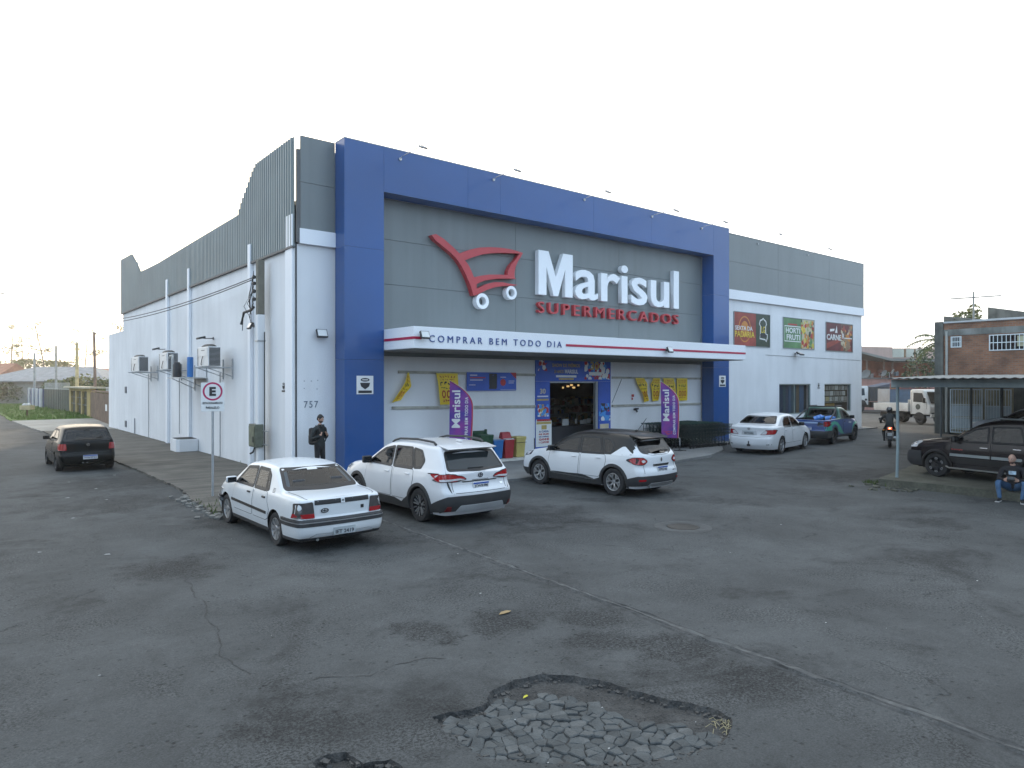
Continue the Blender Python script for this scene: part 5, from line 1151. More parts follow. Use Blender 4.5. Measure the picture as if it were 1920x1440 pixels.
class Car:
 def __init__(s, root, sp):
  s.root = root; s.sp = sp; s.L = sp['L']; s.cuts = []
  s.build_body()
 # local frame: x forward from the rear bumper (shifted by -L/2 on output), y left, z up
 def W(s, x):
  sp = s.sp; w = sp['w']; L = s.L; a = sp.get('taper_r', .09); b = sp.get('taper_f', .13); lr, lf = sp.get('lr', .6), sp.get('lf', .8)
  if x < lr: w -= a * (1 - x / lr) ** 2
  if L - x < lf: w -= b * (1 - (L - x) / lf) ** 2
  rc = sp.get('rc', .12)
  for d in (x, L - x):
   if d < rc: w -= rc * (1 - math.sqrt(max(0, 1 - (1 - d / rc) ** 2)))
  return w
 def halfw(s, x, z, sn):
  sp = s.sp; zb = lin(sp['belt'], x); zs = sp['zs']; W = s.W(sn)
  if z <= zb:
   t = (z - zs) / max(.01, zb - zs)
   g = interp([(0, sp.get('g0', .93)), (.22, .985), (.5, 1.0), (.8, .985), (1, .955)], t)
   return W * g
  return max(.1, W * .955 - .012 * min(1, (z - zb) / .03) - (z - zb) * sp['tumble'])
 def build_body(s):
  sp = s.sp; L = s.L; NS = 120; NL = 20; NU = 13; NA = 5; NT = 6
  sn = []
  for i in range(NS + 1):
   t = i / NS; sn.append(L * (t - .030 * math.sin(2 * math.pi * t) * 1.6))
  # crowd stations at both ends
  sn = sorted(set([0, .008, .02, .04, .065, .095, .13] + [x for x in sn if .15 < x < L - .15] + [L - q for q in (0, .008, .02, .04, .065, .095, .13)]))
  zr, zf = sp['R'], sp['F']
  rings = []
  for x0 in sn:
   t = x0 / L
   X = lambda z: interp(zr, z) + (L + interp(zf, z) - interp(zr, z)) * t
   zt = interp(sp['top'], x0)
   for _ in range(6): zt = interp(sp['top'], X(zt))
   zs = sp['zs']; r = min(lin(sp['er'], X(zt)), (zt - zs) * .4)
   zb = lin(sp['belt'], X(zt)); cr = lin(sp['crown'], X(zt))
   zm = min(zb, zt - r)
   ring = [(0, zs), (.5, zs)]
   pts = [(X(zs), 0, zs), (X(zs), s.halfw(X(zs), zs, x0) * .55, zs)]
   for k in range(NL + 1):
    z = zs + (zm - zs) * k / NL; pts.append((X(z), s.halfw(X(z), z, x0), z))
   for k in range(1, NU + 1):
    z = zm + (zt - r - zm) * k / NU; pts.append((X(z), s.halfw(X(z), z, x0), z))
   zc = zt - r; wc = s.halfw(X(zc), zc, x0); sl = sp['tumble'] * .5 if zc > zb else .0
   for k in range(1, NA + 1):
    a = math.pi / 2 * k / NA
    pts.append((X(zc + r * math.sin(a)), wc - r * (1 - math.cos(a)) - sl * r * math.sin(a), zc + r * math.sin(a) - cr * (1 if k else 0) * 0))
   wt = pts[-1][1]
   for k in range(1, NT + 1):
    y = wt * (1 - k / NT); pts.append((X(zt), y, zt + cr * (1 - (y / wt) ** 2)))
   rings.append(pts)
  n = len(rings[0]); vs = []; fs = []; mi = []
  for pts in rings:
   vs += [Vector(p) for p in pts] + [Vector((p[0], -p[1], p[2])) for p in pts[1:-1]]
  m = n + n - 2
  def idx(i, k, side): return i * m + (k if side > 0 or k in (0, n - 1) else n + k - 1)
  up0 = sp.get('two_tone')
  for i in range(len(rings) - 1):
   for k in range(n - 1):
    mt = 0
    if up0 is not None:
     xx = rings[i][k][0]
     if k >= 2 + NL and up0[0] < xx < up0[1]: mt = 1
    fs.append((idx(i, k, 1), idx(i + 1, k, 1), idx(i + 1, k + 1, 1), idx(i, k + 1, 1))); mi.append(mt)
    fs.append((idx(i, k, -1), idx(i, k + 1, -1), idx(i + 1, k + 1, -1), idx(i + 1, k, -1))); mi.append(mt)
  # end caps as rows between left and right
  NC = 10
  for i, sg in ((0, -1), (len(rings) - 1, 1)):
   pts = rings[i]; prev = None
   for k in range(2, n - 1):
    row = [idx(i, k, 1)]; y0 = pts[k][1]
    for c in range(1, NC):
     u = 1 - 2 * c / NC; vs.append(Vector((pts[k][0] + sg * sp.get('bulge', .05) * (1 - u * u) * min(1, y0 / .5), y0 * u, pts[k][2] + (sp_c(k, n, NT, pts, u) if k >= n - 1 - NT else 0)))); row.append(len(vs) - 1)
    row.append(idx(i, k, -1))
    if prev:
     for c in range(NC): fs.append((prev[c], prev[c + 1], row[c + 1], row[c]) if sg < 0 else (prev[c + 1], prev[c], row[c], row[c + 1])); mi.append(1 if (up0 and up0[0] < pts[k][0] < up0[1] and k > 2 + NL) else 0)
    prev = row
  bm = bmesh.new(); bv = [bm.verts.new(v) for v in vs]
  for f, mt in zip(fs, mi):
   try:
    q = bm.faces.new([bv[j] for j in f]); q.material_index = mt; q.smooth = True
   except ValueError: pass
  bmesh.ops.remove_doubles(bm, verts=bm.verts, dist=.0008)
  bmesh.ops.dissolve_degenerate(bm, dist=.0008, edges=bm.edges)
  bmesh.ops.recalc_face_normals(bm, faces=bm.faces)
  # wheel arches
  for ax in sp['axles']:
   ra = sp['arch']; zc = sp['wr']
   kill = [f for f in bm.faces if all(math.hypot(v.co.x - ax, v.co.z - zc) < ra + .004 for v in f.verts)]
   bmesh.ops.delete(bm, geom=kill, context='FACES')
   for v in bm.verts:
    dx, dz = v.co.x - ax, v.co.z - zc; d = math.hypot(dx, dz)
    if d < ra and d > 1e-4 and abs(v.co.y) > .3: v.co.x = ax + dx * ra / d; v.co.z = max(sp['zs'] - .02, zc + dz * ra / d)
  if 'bed' in sp:
   x0, x1, hw, zf_, zr_ = sp['bed']
   kill = [f for f in bm.faces if all(x0 < v.co.x < x1 and abs(v.co.y) < hw and v.co.z > zr_ - .12 for v in f.verts)]
   bmesh.ops.delete(bm, geom=kill, context='FACES')
  bmesh.ops.delete(bm, geom=[v for v in bm.verts if not v.link_faces], context='VERTS')
  bm.normal_update()
  s.bvh = BVHTree.FromBMesh(bm)
  me = bpy.data.meshes.new("body"); bm.to_mesh(me); bm.free(); me.set_sharp_from_angle(angle=R(48))
  me.transform(Matrix.Translation((-L / 2, 0, 0)))
  s.body = link("body", me, s.root, [sp['paint'], sp.get('paint2', sp['paint'])])
  # wheel well liners and floor pan
  mb = MB()
  for ax in sp['axles']:
   ra = sp['arch'] + .006; zc = sp['wr']; wo = s.W(ax) - .03
   for sg in (-1, 1):
    k = 20; a0 = -.30
    arc = [(ax + ra * math.cos(a0 + (math.pi - 2 * a0) * i / k), zc + ra * math.sin(a0 + (math.pi - 2 * a0) * i / k)) for i in range(k + 1)]
    o = [(x - L / 2, sg * wo, z) for x, z in arc]; q = [(x - L / 2, sg * .42, z) for x, z in arc]
    mb.add(o + q, [(i, i + 1, k + 2 + i, k + 1 + i) for i in range(k)]); mb.add(q, [tuple(range(k + 1))])
  mb.box((.25 - L / 2, -s.sp['w'] * .8, sp['zs'] - .03), (L / 2 - .3, s.sp['w'] * .8, sp['zs'] + .02))
  mb.build("underbody", M("underbody_black", (.01, .01, .01), .95), s.root, recalc=False)
  for ax in sp['axles']:
   for sg in (-1, 1): s.wheel(ax, sg)
 def wheel(s, ax, sg):
  sp = s.sp; r = sp['wr']; rim = sp['rim_r']; w = sp.get('tyre_w', .20); yo = s.W(ax) * .985 - sp.get('inset', .0)
  e = bpy.data.objects.new("wheel", None); COL.objects.link(e); e.parent = s.root; e.location = (ax - s.L / 2, sg * (yo - w / 2), r); e.empty_display_size = .1
  if sg < 0: e.rotation_euler = (0, 0, math.pi)
  if 'tyre' not in s.sp:
   mb = MB(); h = w / 2
   mb.lathe([(rim, -h), (r * .93, -h * 1.0), (r * .985, -h * .8), (r, -h * .45), (r, h * .45), (r * .985, h * .8), (r * .93, h), (rim + .02, h * 1.02), (rim, h * .94)], axis='Y', n=36); s.sp['tyre'] = mb.mesh("tyre", smooth=38, recalc=True); s.sp['tyre'].materials.append(RUBBER)
   s.sp['rim'] = rim_mesh(sp, rim, h)
  link("tyre", s.sp['tyre'], e); link("rim", s.sp['rim'], e)
 # ---- panels laid onto the body
 def hit(s, p, view):
  o = {'left': (p[0], 3, p[1]), 'right': (p[0], -3, p[1]), 'rear': (-4, p[0], p[1]), 'front': (s.L + 4, p[0], p[1]), 'top': (p[0], p[1], 4)}[view]
  d = {'left': (0, -1, 0), 'right': (0, 1, 0), 'rear': (1, 0, 0), 'front': (-1, 0, 0), 'top': (0, 0, -1)}[view]
  loc, nor, _, _ = s.bvh.ray_cast(Vector(o), Vector(d))
  if loc is None:
   loc, nor, _, _ = s.bvh.find_nearest(Vector(tuple(a + 3 * b if b else a for a, b in zip(o, d))))
  if nor.dot(Vector(d)) > 0: nor = -nor
  return loc, nor
 def sheet(s, mb, poly, view, off, mi=0, sp_=.05, skirt=.012, hole=None):
  pts = []
  n = len(poly)
  for i in range(n):
   a, b = Vector(poly[i]), Vector(poly[(i + 1) % n]); k = max(1, int((b - a).length / sp_))
   pts += [tuple(a.lerp(b, j / k)) for j in range(k)]
  vv, tt = cdt(pts, None if hole else sp_ * 1.3, [hole] if hole else ())
  o = []; nn = []
  for p in vv:
   loc, nor = s.hit(p, view); o.append(loc + nor * off - Vector((s.L / 2, 0, 0))); nn.append(nor)
  base = len(mb.v); mb.v += [tuple(q) for q in o]
  for t_ in tt: mb.f.append([base + i for i in t_]); mb.mi.append(mi)
  k = len(pts)
  if skirt:
   mb.add([o[i] for i in range(k)] + [o[i] - nn[i] * skirt for i in range(k)], [(i, (i + 1) % k, k + (i + 1) % k, k + i) for i in range(k)], mi)
 def fix(s, me, view):
  bm = bmesh.new(); bm.from_mesh(me); bm.normal_update()
  d = Vector({'left': (0, -1, 0), 'right': (0, 1, 0), 'rear': (1, 0, 0), 'front': (-1, 0, 0), 'top': (0, 0, -1)}[view])
  for f in bm.faces:
   if len(f.verts) == 3 and f.normal.dot(d) > 0: f.normal_flip()
   f.smooth = len(f.verts) == 3
  bm.to_mesh(me); bm.free()
 def panel(s, name, poly, view, mt, off=.004, edge=None, eg=.02, parent=None, round_=0, label=None, eoff=None, sp_=.06):
  inner = None
  if name in ("side_window", "quarter_window", "rear_window", "windscreen") and mt in GLASSES:
   inner = rounded(grow(poly, -.030), round_ or .02); s.cuts.append((view, rounded(poly, round_ or .01)))
   mt = s.sp.get('glass', mt)
  if round_: poly = rounded(poly, round_)
  if inner: return s.glass_panel(name, poly, inner, view, mt, off, eg)
  views = ('left', 'right') if view == 'side' else (view,)
  out = []
  for v in views:
   mb = MB()
   if edge is not None: s.sheet(mb, grow(poly, eg), v, eoff if eoff is not None else off - .003, 1, sp_)
   s.sheet(mb, poly, v, off, 0, sp_)
   me = mb.mesh(name, recalc=False); s.fix(me, v)
   o = link(name, me, parent or s.root, [mt] + ([edge] if edge is not None else [])); out.append(o)
   if label: o['label'] = label
  return out
 def glass_panel(s, name, poly, inner, view, mt, off, eg):
  for v in (('left', 'right') if view == 'side' else (view,)):
   mb = MB(); s.sheet(mb, grow(poly, eg), v, off - .002, 1, .06, hole=inner); s.sheet(mb, grow(inner, .004), v, off - .004, 0, .06, skirt=0)
   me = mb.mesh(name, recalc=False); s.fix(me, v); link(name, me, s.root, [mt, TRIM])
 def open_glass(s):
  L = s.L; bm = bmesh.new(); bm.from_mesh(s.body.data); bm.normal_update(); kill = []; keep = []
  for f in bm.faces:
   n = f.normal; dead = False
   for v, poly in s.cuts:
    if v == 'side': ok = abs(n.y) > .35 and all(in_poly((q.co.x + L / 2, q.co.z), poly) for q in f.verts)
    else: ok = (n.x < -.12 if v == 'rear' else n.x > .12) and f.calc_center_median().x * (1 if v == 'front' else -1) > -.1 and all(in_poly((q.co.y, q.co.z), poly) for q in f.verts)
    if ok: dead = True; break
   (kill if dead else keep).append(f)
  lin_ = MB()
  for f in keep:
   c = f.calc_center_median()
   if c.z > s.sp['zs'] + .25 and -L / 2 + .15 < c.x < L / 2 - .9 and (abs(f.normal.y) > .3 or f.normal.z > .3 or c.z > lin(s.sp['belt'], c.x + L / 2)):
    lin_.add([q.co - q.normal * .022 for q in f.verts], [list(range(len(f.verts)))[::-1]])
  bmesh.ops.delete(bm, geom=kill, context='FACES'); bm.to_mesh(s.body.data); bm.free(); s.body.data.set_sharp_from_angle(angle=R(48))
  LN = M("car_interior", (.025, .026, .028), .9, var=.1); lin_.box((-L / 2 + .3, -s.sp['w'] * .82, s.sp['zs'] + .05), (L / 2 - .95, s.sp['w'] * .82, s.sp['zs'] + .09)); lin_.build("interior_lining", LN, s.root, recalc=False)
  fx, rx_ = s.sp.get('seats', (.50 * L, .29 * L)); zb = lin(s.sp['belt'], fx); ST = M("seat_fabric", (.05, .053, .058), .9, var=.15)
  for y in (-.36, .36):
   mb = MB(); mb.cbox((fx - L / 2, y, zb - .42), (.48, .46, .14)); mb.cbox((fx - L / 2 - .26, y, zb - .10), (.12, .46, .62), rot=Matrix.Rotation(R(-14), 3, 'Y')); mb.cbox((fx - L / 2 - .36, y, zb + .27), (.09, .25, .18)); mb.build("seat", ST, s.root, bevel=.03)
  mb = MB(); mb.cbox((rx_ - L / 2 + .12, 0, zb - .42), (.46, 1.2, .14)); mb.cbox((rx_ - L / 2 - .14, 0, zb - .14), (.12, 1.22, .52), rot=Matrix.Rotation(R(-18), 3, 'Y'))
  for y in (-.36, .36): mb.cbox((rx_ - L / 2 - .25, y, zb + .16), (.08, .24, .15))
  mb.build("rear_seat", ST, s.root, bevel=.03); mb = MB(); mb.cbox((fx - L / 2 + .78, 0, zb - .06), (.35, 1.3, .22)); mb.build("dashboard", LN, s.root, bevel=.05)
  mb = MB(); mb.lathe([(.17, -.012), (.185, 0), (.17, .012), (.155, 0), (.17, -.012)], axis='X', n=18); mb.cbox((0, 0, 0), (.02, .30, .04)); me = mb.mesh("steering_wheel"); me.transform(Matrix.Translation((fx - L / 2 + .48, .36, zb - .02)) @ Matrix.Rotation(R(-25), 4, 'Y')); link("steering_wheel", me, s.root, BLACK)
 def mirror_pair(s, name, poly, view, mt, **kw):
  a = s.panel(name, poly, view, mt, **kw); b = s.panel(name, [(-p[0], p[1]) for p in poly][::-1], view, mt, **kw); return a + b
 def line(s, pts, view, wd=.006, off=.0025, mt=None, name="panel_gap"):
  views = ('left', 'right') if view == 'side' else (view,)
  for v in views:
   mb = MB(); P = []
   for a, b in zip(pts, pts[1:]):
    k = max(1, int(math.dist(a, b) / .05)); P += [(a[0] + (b[0] - a[0]) * j / k, a[1] + (b[1] - a[1]) * j / k) for j in range(k)]
   P.append(pts[-1]); vs = []
   for i, p in enumerate(P):
    d = Vector(P[min(i + 1, len(P) - 1)]) - Vector(P[max(i - 1, 0)]); d.normalize()
    for sg in (1, -1):
     loc, nor = s.hit((p[0] - d.y * wd * sg, p[1] + d.x * wd * sg), v); vs.append(loc + nor * off - Vector((s.L / 2, 0, 0)))
   mb.add(vs, [(2 * i, 2 * i + 1, 2 * i + 3, 2 * i + 2) for i in range(len(P) - 1)]); mb.build(name, mt or SEAM, s.root, recalc=False)
 def band(s, name, z0, z1, xs, off, mt, end='rear', nz=4, thick=.03, zfn=None):
  """moulding wrapped round one end, reaching xs along both sides"""
  W = s.W(s.L * .5); rc = .30; path = []
  x_in = rc
  for k in range(7): path.append(('side', 1, xs + (x_in - xs) * k / 6))
  for k in range(1, 8): path.append(('cor', 1, math.pi / 2 * k / 8))
  for k in range(13): path.append(('end', W - rc - (2 * (W - rc)) * k / 12))
  for k in range(7, 0, -1): path.append(('cor', -1, math.pi / 2 * k / 8))
  for k in range(6, -1, -1): path.append(('side', -1, xs + (x_in - xs) * k / 6))
  def ray(pp, z):
   if pp[0] == 'side': o, d = (pp[2], pp[1] * 3, z), (0, -pp[1], 0)
   elif pp[0] == 'end': o, d = (-3, pp[1], z), (1, 0, 0)
   else:
    a = pp[2]; d = Vector((math.sin(a), -pp[1] * math.cos(a), 0)); c = Vector((rc, pp[1] * (W - rc), z)); o, d = tuple(c - d * 3), tuple(d)
   o = list(o); d = list(d)
   if end == 'front': o[0] = s.L - o[0]; d[0] = -d[0]
   loc, nor, _, _ = s.bvh.ray_cast(Vector(o), Vector(d))
   if loc is None: loc, nor, _, _ = s.bvh.find_nearest(Vector(o) + Vector(d) * 2.6)
   if nor.dot(Vector(d)) > 0: nor = -nor
   return loc, Vector((-d[0], -d[1], -d[2]))
  vs = []; m = len(path); cols = nz + 3
  for i, pp in enumerate(path):
   u = i / (m - 1); a, b = (z0, z1) if zfn is None else zfn(min(u, 1 - u) * 2)
   row = [ray(pp, a + (b - a) * k / nz) for k in range(nz + 1)]
   vs.append(row[0][0] - row[0][1] * .01 - Vector((s.L / 2, 0, 0)))
   for loc, dd in row: vs.append(loc + dd * off - Vector((s.L / 2, 0, 0)))
   vs.append(row[-1][0] - row[-1][1] * .01 - Vector((s.L / 2, 0, 0)))
  mb = MB(); mb.add(vs, [(i * cols + k, i * cols + k + 1, (i + 1) * cols + k + 1, (i + 1) * cols + k) for i in range(m - 1) for k in range(cols - 1)])
  mb.add([vs[k] for k in range(cols)], [tuple(range(cols))]); mb.add([vs[(m - 1) * cols + k] for k in range(cols)], [tuple(range(cols - 1, -1, -1))])
  return mb.build(name, mt, s.root, smooth=42)
 def arch_trim(s, wd=.055, off=.014, mt=None):
  for ax in s.sp['axles']:
   ra = s.sp['arch']; zc = s.sp['wr']; k = 22; lo = math.asin(max(-.9, (s.sp['zs'] - zc + .02) / ra))
   A = [lo + (math.pi - 2 * lo) * i / k for i in range(k + 1)]
   for v in ('left', 'right'):
    vs = []
    for a in A:
     for r_, of in ((ra - .012, -.02), (ra - .004, off), (ra + wd, off), (ra + wd + .008, -.006)):
      rr = max(r_, ra + .006); loc, nor = s.hit((ax + rr * math.cos(a), zc + rr * math.sin(a)), v)
      p = Vector((ax + r_ * math.cos(a), loc.y, zc + r_ * math.sin(a))) + Vector((0, (1 if v == 'left' else -1) * of, 0)) - Vector((s.L / 2, 0, 0)); vs.append(p)
    mb = MB(); mb.add(vs, [(i * 4 + j, i * 4 + j + 1, (i + 1) * 4 + j + 1, (i + 1) * 4 + j) for i in range(k) for j in range(3)]); mb.build("wheel_arch_trim", mt or CLAD, s.root, smooth=50)
 def mirror(s, x, z, mt, w=.22, h=.14):
  for sg in (1, -1):
   loc, nor = s.hit((x, z), 'left' if sg > 0 else 'right'); y = loc.y; mb = MB()
   mb.cbox((x - s.L / 2 + .02, y + sg * .12, z + .02), (.10, w, h)); o = mb.build("mirror", mt, s.root, bevel=.035, smooth=60)
   mb = MB(); mb.cbox((x - s.L / 2 - .033, y + sg * .125, z + .02), (.008, w * .82, h * .74)); mb.build("mirror_glass", CAR_GLASS, o)
   mb = MB(); mb.tube([(x - s.L / 2 + .02, y - sg * .02, z - .04), (x - s.L / 2 + .02, y + sg * .06, z - .01)], .025, 6); mb.build("mirror_arm", BLACK, o)
 def handle(s, x, z, mt, w=.17):
  for v, sg in (('left', 1), ('right', -1)):
   loc, nor = s.hit((x, z), v); mb = MB(); mb.cbox((x - s.L / 2, loc.y + sg * .012, z), (w, .03, .032)); mb.build("door_handle", mt, s.root, bevel=.010)
 def plate(s, z, txt, kind=0, y=0, end='rear', w=.40, h=.13, off=.012):
  loc, nor = s.hit((y, z), end); sg = -1 if end == 'rear' else 1
  t_ = bpy.data.objects.new("licence_plate", None); COL.objects.link(t_); t_.parent = s.root; t_.location = (loc.x + sg * off - s.L / 2, y, z); t_.rotation_euler = (0, 0, R(-90 if end == 'rear' else 90))
  mb = MB(); mb.box((-w / 2, -.01, -h / 2), (w / 2, .02, h / 2)); mb.build("plate", PLATE_G if kind == 1 else PLATE, t_, bevel=.004)
  if kind == 0: MB().box((-w / 2 + .004, -.014, h / 2 - .034), (w / 2 - .004, -.009, h / 2 - .004)).build("plate_band", PLATE_B, t_)
  text("lettering", txt, t_, M("plate_ink", (.05, .05, .06), .5), -w * .42, -h * .36, w=w * .84, h=h * .5, y=-.010, depth=.004, bold=.02)
 def doors(s, polys):
  for p in polys: s.panel("door", p, 'side', s.sp['paint'], off=.0045, edge=SEAM, eg=.010, eoff=.002, round_=.04)
 def boxpart(s, name, c, d, mt, bevel=.02, rot=None, parent=None):
  mb = MB(); mb.cbox((c[0] - s.L / 2, c[1], c[2]), d, rot=rot); return mb.build(name, mt, parent or s.root, bevel=bevel, smooth=60)
 def rear_at(s, y, z): return s.hit((y, z), 'rear')[0].x
def sp_c(k, n, NT, pts, u):
 return 0.0
def rounded(poly, r, n=4):
 out = []; m = len(poly)
 for i in range(m):
  p = Vector(poly[i]); a = Vector(poly[i - 1]); b = Vector(poly[(i + 1) % m]); da = a - p; db = b - p
  rr = min(r, da.length * .45, db.length * .45); p0 = p + da.normalized() * rr; p1 = p + db.normalized() * rr
  for k in range(n + 1):
   t_ = k / n; out.append(tuple(p0 * (1 - t_) ** 2 + p * 2 * t_ * (1 - t_) + p1 * t_ ** 2))
 return out
def grow(poly, g):
 m = len(poly); area = sum(poly[i][0] * poly[(i + 1) % m][1] - poly[(i + 1) % m][0] * poly[i][1] for i in range(m)); sg = 1 if area > 0 else -1
 out = []
 for i in range(m):
  a = Vector(poly[i - 1]); p = Vector(poly[i]); b = Vector(poly[(i + 1) % m])
  d0 = (p - a).normalized() if (p - a).length > 1e-9 else Vector((0, 0)); d1 = (b - p).normalized() if (b - p).length > 1e-9 else d0
  n0 = Vector((d0.y, -d0.x)) * sg; n1 = Vector((d1.y, -d1.x)) * sg; q = n0 + n1
  q = q / max(.6, q.length_squared / 2) if q.length > 1e-6 else n0
  out.append((p.x + q.x * g, p.y + q.y * g))
 return out
def rim_mesh(sp, rim, h):
 mb = MB(); st = sp['rim_style']; mats = [ALLOY, ALLOY_D, M("brake_dark", (.03, .03, .03), .7)]
 mb.lathe([(0, h * .15), (rim * .98, h * .15)], axis='Y', n=30, mi=2)
 mb.lathe([(rim * .99, -h * .6), (rim * .99, h * .96), (rim * .93, h * .96), (rim * .90, h * .60), (rim * .88, h * .2)], axis='Y', n=36, mi=1 if st in ('dark', 'twin', 'inset', 'steel') else 0)
 def spoke(a, r0, r1, w0, w1, y0, y1, th, mi):
  d = Vector((math.cos(a), 0, math.sin(a))); u = Vector((-math.sin(a), 0, math.cos(a))); vs = []
  for yy in (0, -th):
   for r_, w_, y_ in ((r0, w0, y0), (r1, w1, y1)):
    for q in (-1, 1): vs.append(d * r_ + u * (w_ * q) + Vector((0, y_ + yy, 0)))
  mb.add(vs, [(0, 1, 3, 2), (4, 6, 7, 5), (0, 4, 5, 1), (2, 3, 7, 6), (0, 2, 6, 4), (1, 5, 7, 3)], mi)
 yc, ye = h * .72, h * .90
 if st == 'swirl':
  for i in range(9):
   a = i * 2 * math.pi / 9; spoke(a + .1, rim * .2, rim * .95, .016, .038, yc, ye, .03, 0)
  mb.lathe([(rim * .30, h * .80), (rim * .26, h * .86), (0, h * .88)], axis='Y', n=20, mi=0)
 elif st == 'twin':
  for i in range(5):
   a = i * 2 * math.pi / 5 + .3
   for o in (-.17, .17): spoke(a + o, rim * .16, rim * .95, .010, .013, yc, ye, .03, 0)
   spoke(a + .63, rim * .2, rim * .93, .016, .02, yc - .01, ye - .012, .03, 1); spoke(a + .63, rim * .55, rim * .95, .007, .010, yc, ye, .02, 0)
  mb.lathe([(rim * .2, h * .72), (rim * .16, h * .78), (0, h * .78)], axis='Y', n=16, mi=1)
 elif st == 'petal':
  for i in range(6):
   a = i * 2 * math.pi / 6 + .2
   spoke(a, rim * .14, rim * .55, .018, .016, yc, ye, .03, 0)
   p0 = Vector((math.cos(a), 0, math.sin(a))) * rim * .52
   for o in (-.30, .30):
    p1 = Vector((math.cos(a + o), 0, math.sin(a + o))) * rim * .96; d = (p1 - p0).normalized(); u = Vector((-d.z, 0, d.x)) * .016
    mb.add([p0 + u + Vector((0, ye, 0)), p0 - u + Vector((0, ye, 0)), p1 - u * 1.4 + Vector((0, ye, 0)), p1 + u * 1.4 + Vector((0, ye, 0)), p0 + u + Vector((0, ye - .03, 0)), p0 - u + Vector((0, ye - .03, 0)), p1 - u * 1.4 + Vector((0, ye - .03, 0)), p1 + u * 1.4 + Vector((0, ye - .03, 0))], [(0, 1, 2, 3), (4, 7, 6, 5), (0, 4, 5, 1), (1, 5, 6, 2), (2, 6, 7, 3), (3, 7, 4, 0)], 0)
  mb.lathe([(rim * .97, h * .94), (rim * .94, h * .97), (rim * .91, h * .94)], axis='Y', n=36, mi=0); mb.lathe([(rim * .2, h * .74), (rim * .16, h * .9), (0, h * .9)], axis='Y', n=16, mi=0)
 elif st == 'five':
  for i in range(5): spoke(i * 2 * math.pi / 5 + .3, rim * .12, rim * .96, .028, .034, yc, ye, .035, 0)
  mb.lathe([(rim * .24, h * .72), (rim * .2, h * .84), (0, h * .84)], axis='Y', n=16, mi=0)
 elif st == 'inset':
  for i in range(6):
   a = i * 2 * math.pi / 6 + .52; spoke(a, rim * .2, rim * .95, .05, .055, yc, ye, .03, 1)
   c = Vector((math.cos(a), 0, math.sin(a))) * rim * .80; u = Vector((-math.sin(a), 0, math.cos(a))); d = Vector((math.cos(a), 0, math.sin(a))); lp = []
   for j in range(12):
    t_ = j * math.pi / 6; lp.append((math.cos(t_), math.sin(t_)))
   vs = [c + u * (p[0] * .046) + d * (p[1] * .028) + Vector((0, ye + .006, 0)) for p in lp] + [c + u * (p[0] * .028) + d * (p[1] * .013) + Vector((0, ye + .006, 0)) for p in lp]
   mb.add(vs, [(j, (j + 1) % 12, 12 + (j + 1) % 12, 12 + j) for j in range(12)], 0)
  mb.lathe([(rim * .3, h * .74), (rim * .25, h * .86), (0, h * .86)], axis='Y', n=16, mi=1)
 else:
  for i in range(8): spoke(i * 2 * math.pi / 8, rim * .2, rim * .95, .03, .036, yc - .02, ye - .03, .03, 1)
  mb.lathe([(rim * .42, h * .55), (rim * .34, h * .8), (0, h * .82)], axis='Y', n=18, mi=1)
 me = mb.mesh("rim", smooth=30, recalc=True)
 for m_ in mats: me.materials.append(m_)
 return me
def emblem(c, y, z, r, end='rear', rx=1.0, mt=None):
 loc, nor = c.hit((y, z), end); sg = -1 if end == 'rear' else 1; mb = MB(); n = 16; x = loc.x - c.L / 2 + sg * .012
 o = [(x, y + r * rx * math.cos(i * .3927), z + r * math.sin(i * .3927)) for i in range(n)]; q = [(x, y + r * .7 * rx * math.cos(i * .3927), z + r * .7 * math.sin(i * .3927)) for i in range(n)]
 mb.add(o + q, [(i, (i + 1) % n, n + (i + 1) % n, n + i) for i in range(n)]); mb.cbox((x, y, z), (.006, r * rx * 1.2, r * .3)); mb.cbox((x, y, z + r * .1), (.006, r * .3, r * 1.3)); mb.build("emblem", mt or CHROME, c.root)
WHITE_A = paint("car_paint_white_old", (0.60, 0.62, 0.63), .5, .35); WHITE_B = paint("car_paint_pearl_white", (0.61, 0.615, 0.625)); WHITE_C = paint("car_paint_white", (0.63, 0.64, 0.65))
BLACK_P = paint("car_paint_black", (0.006, 0.007, 0.007), .15, .25); BLACK_ROOF = paint("car_roof_black", (0.015, 0.014, 0.013), .4, .3)
for m_ in (BLACK_P, BLACK_ROOF): m_.node_tree.nodes["Principled BSDF"].inputs["Specular IOR Level"].default_value = .12

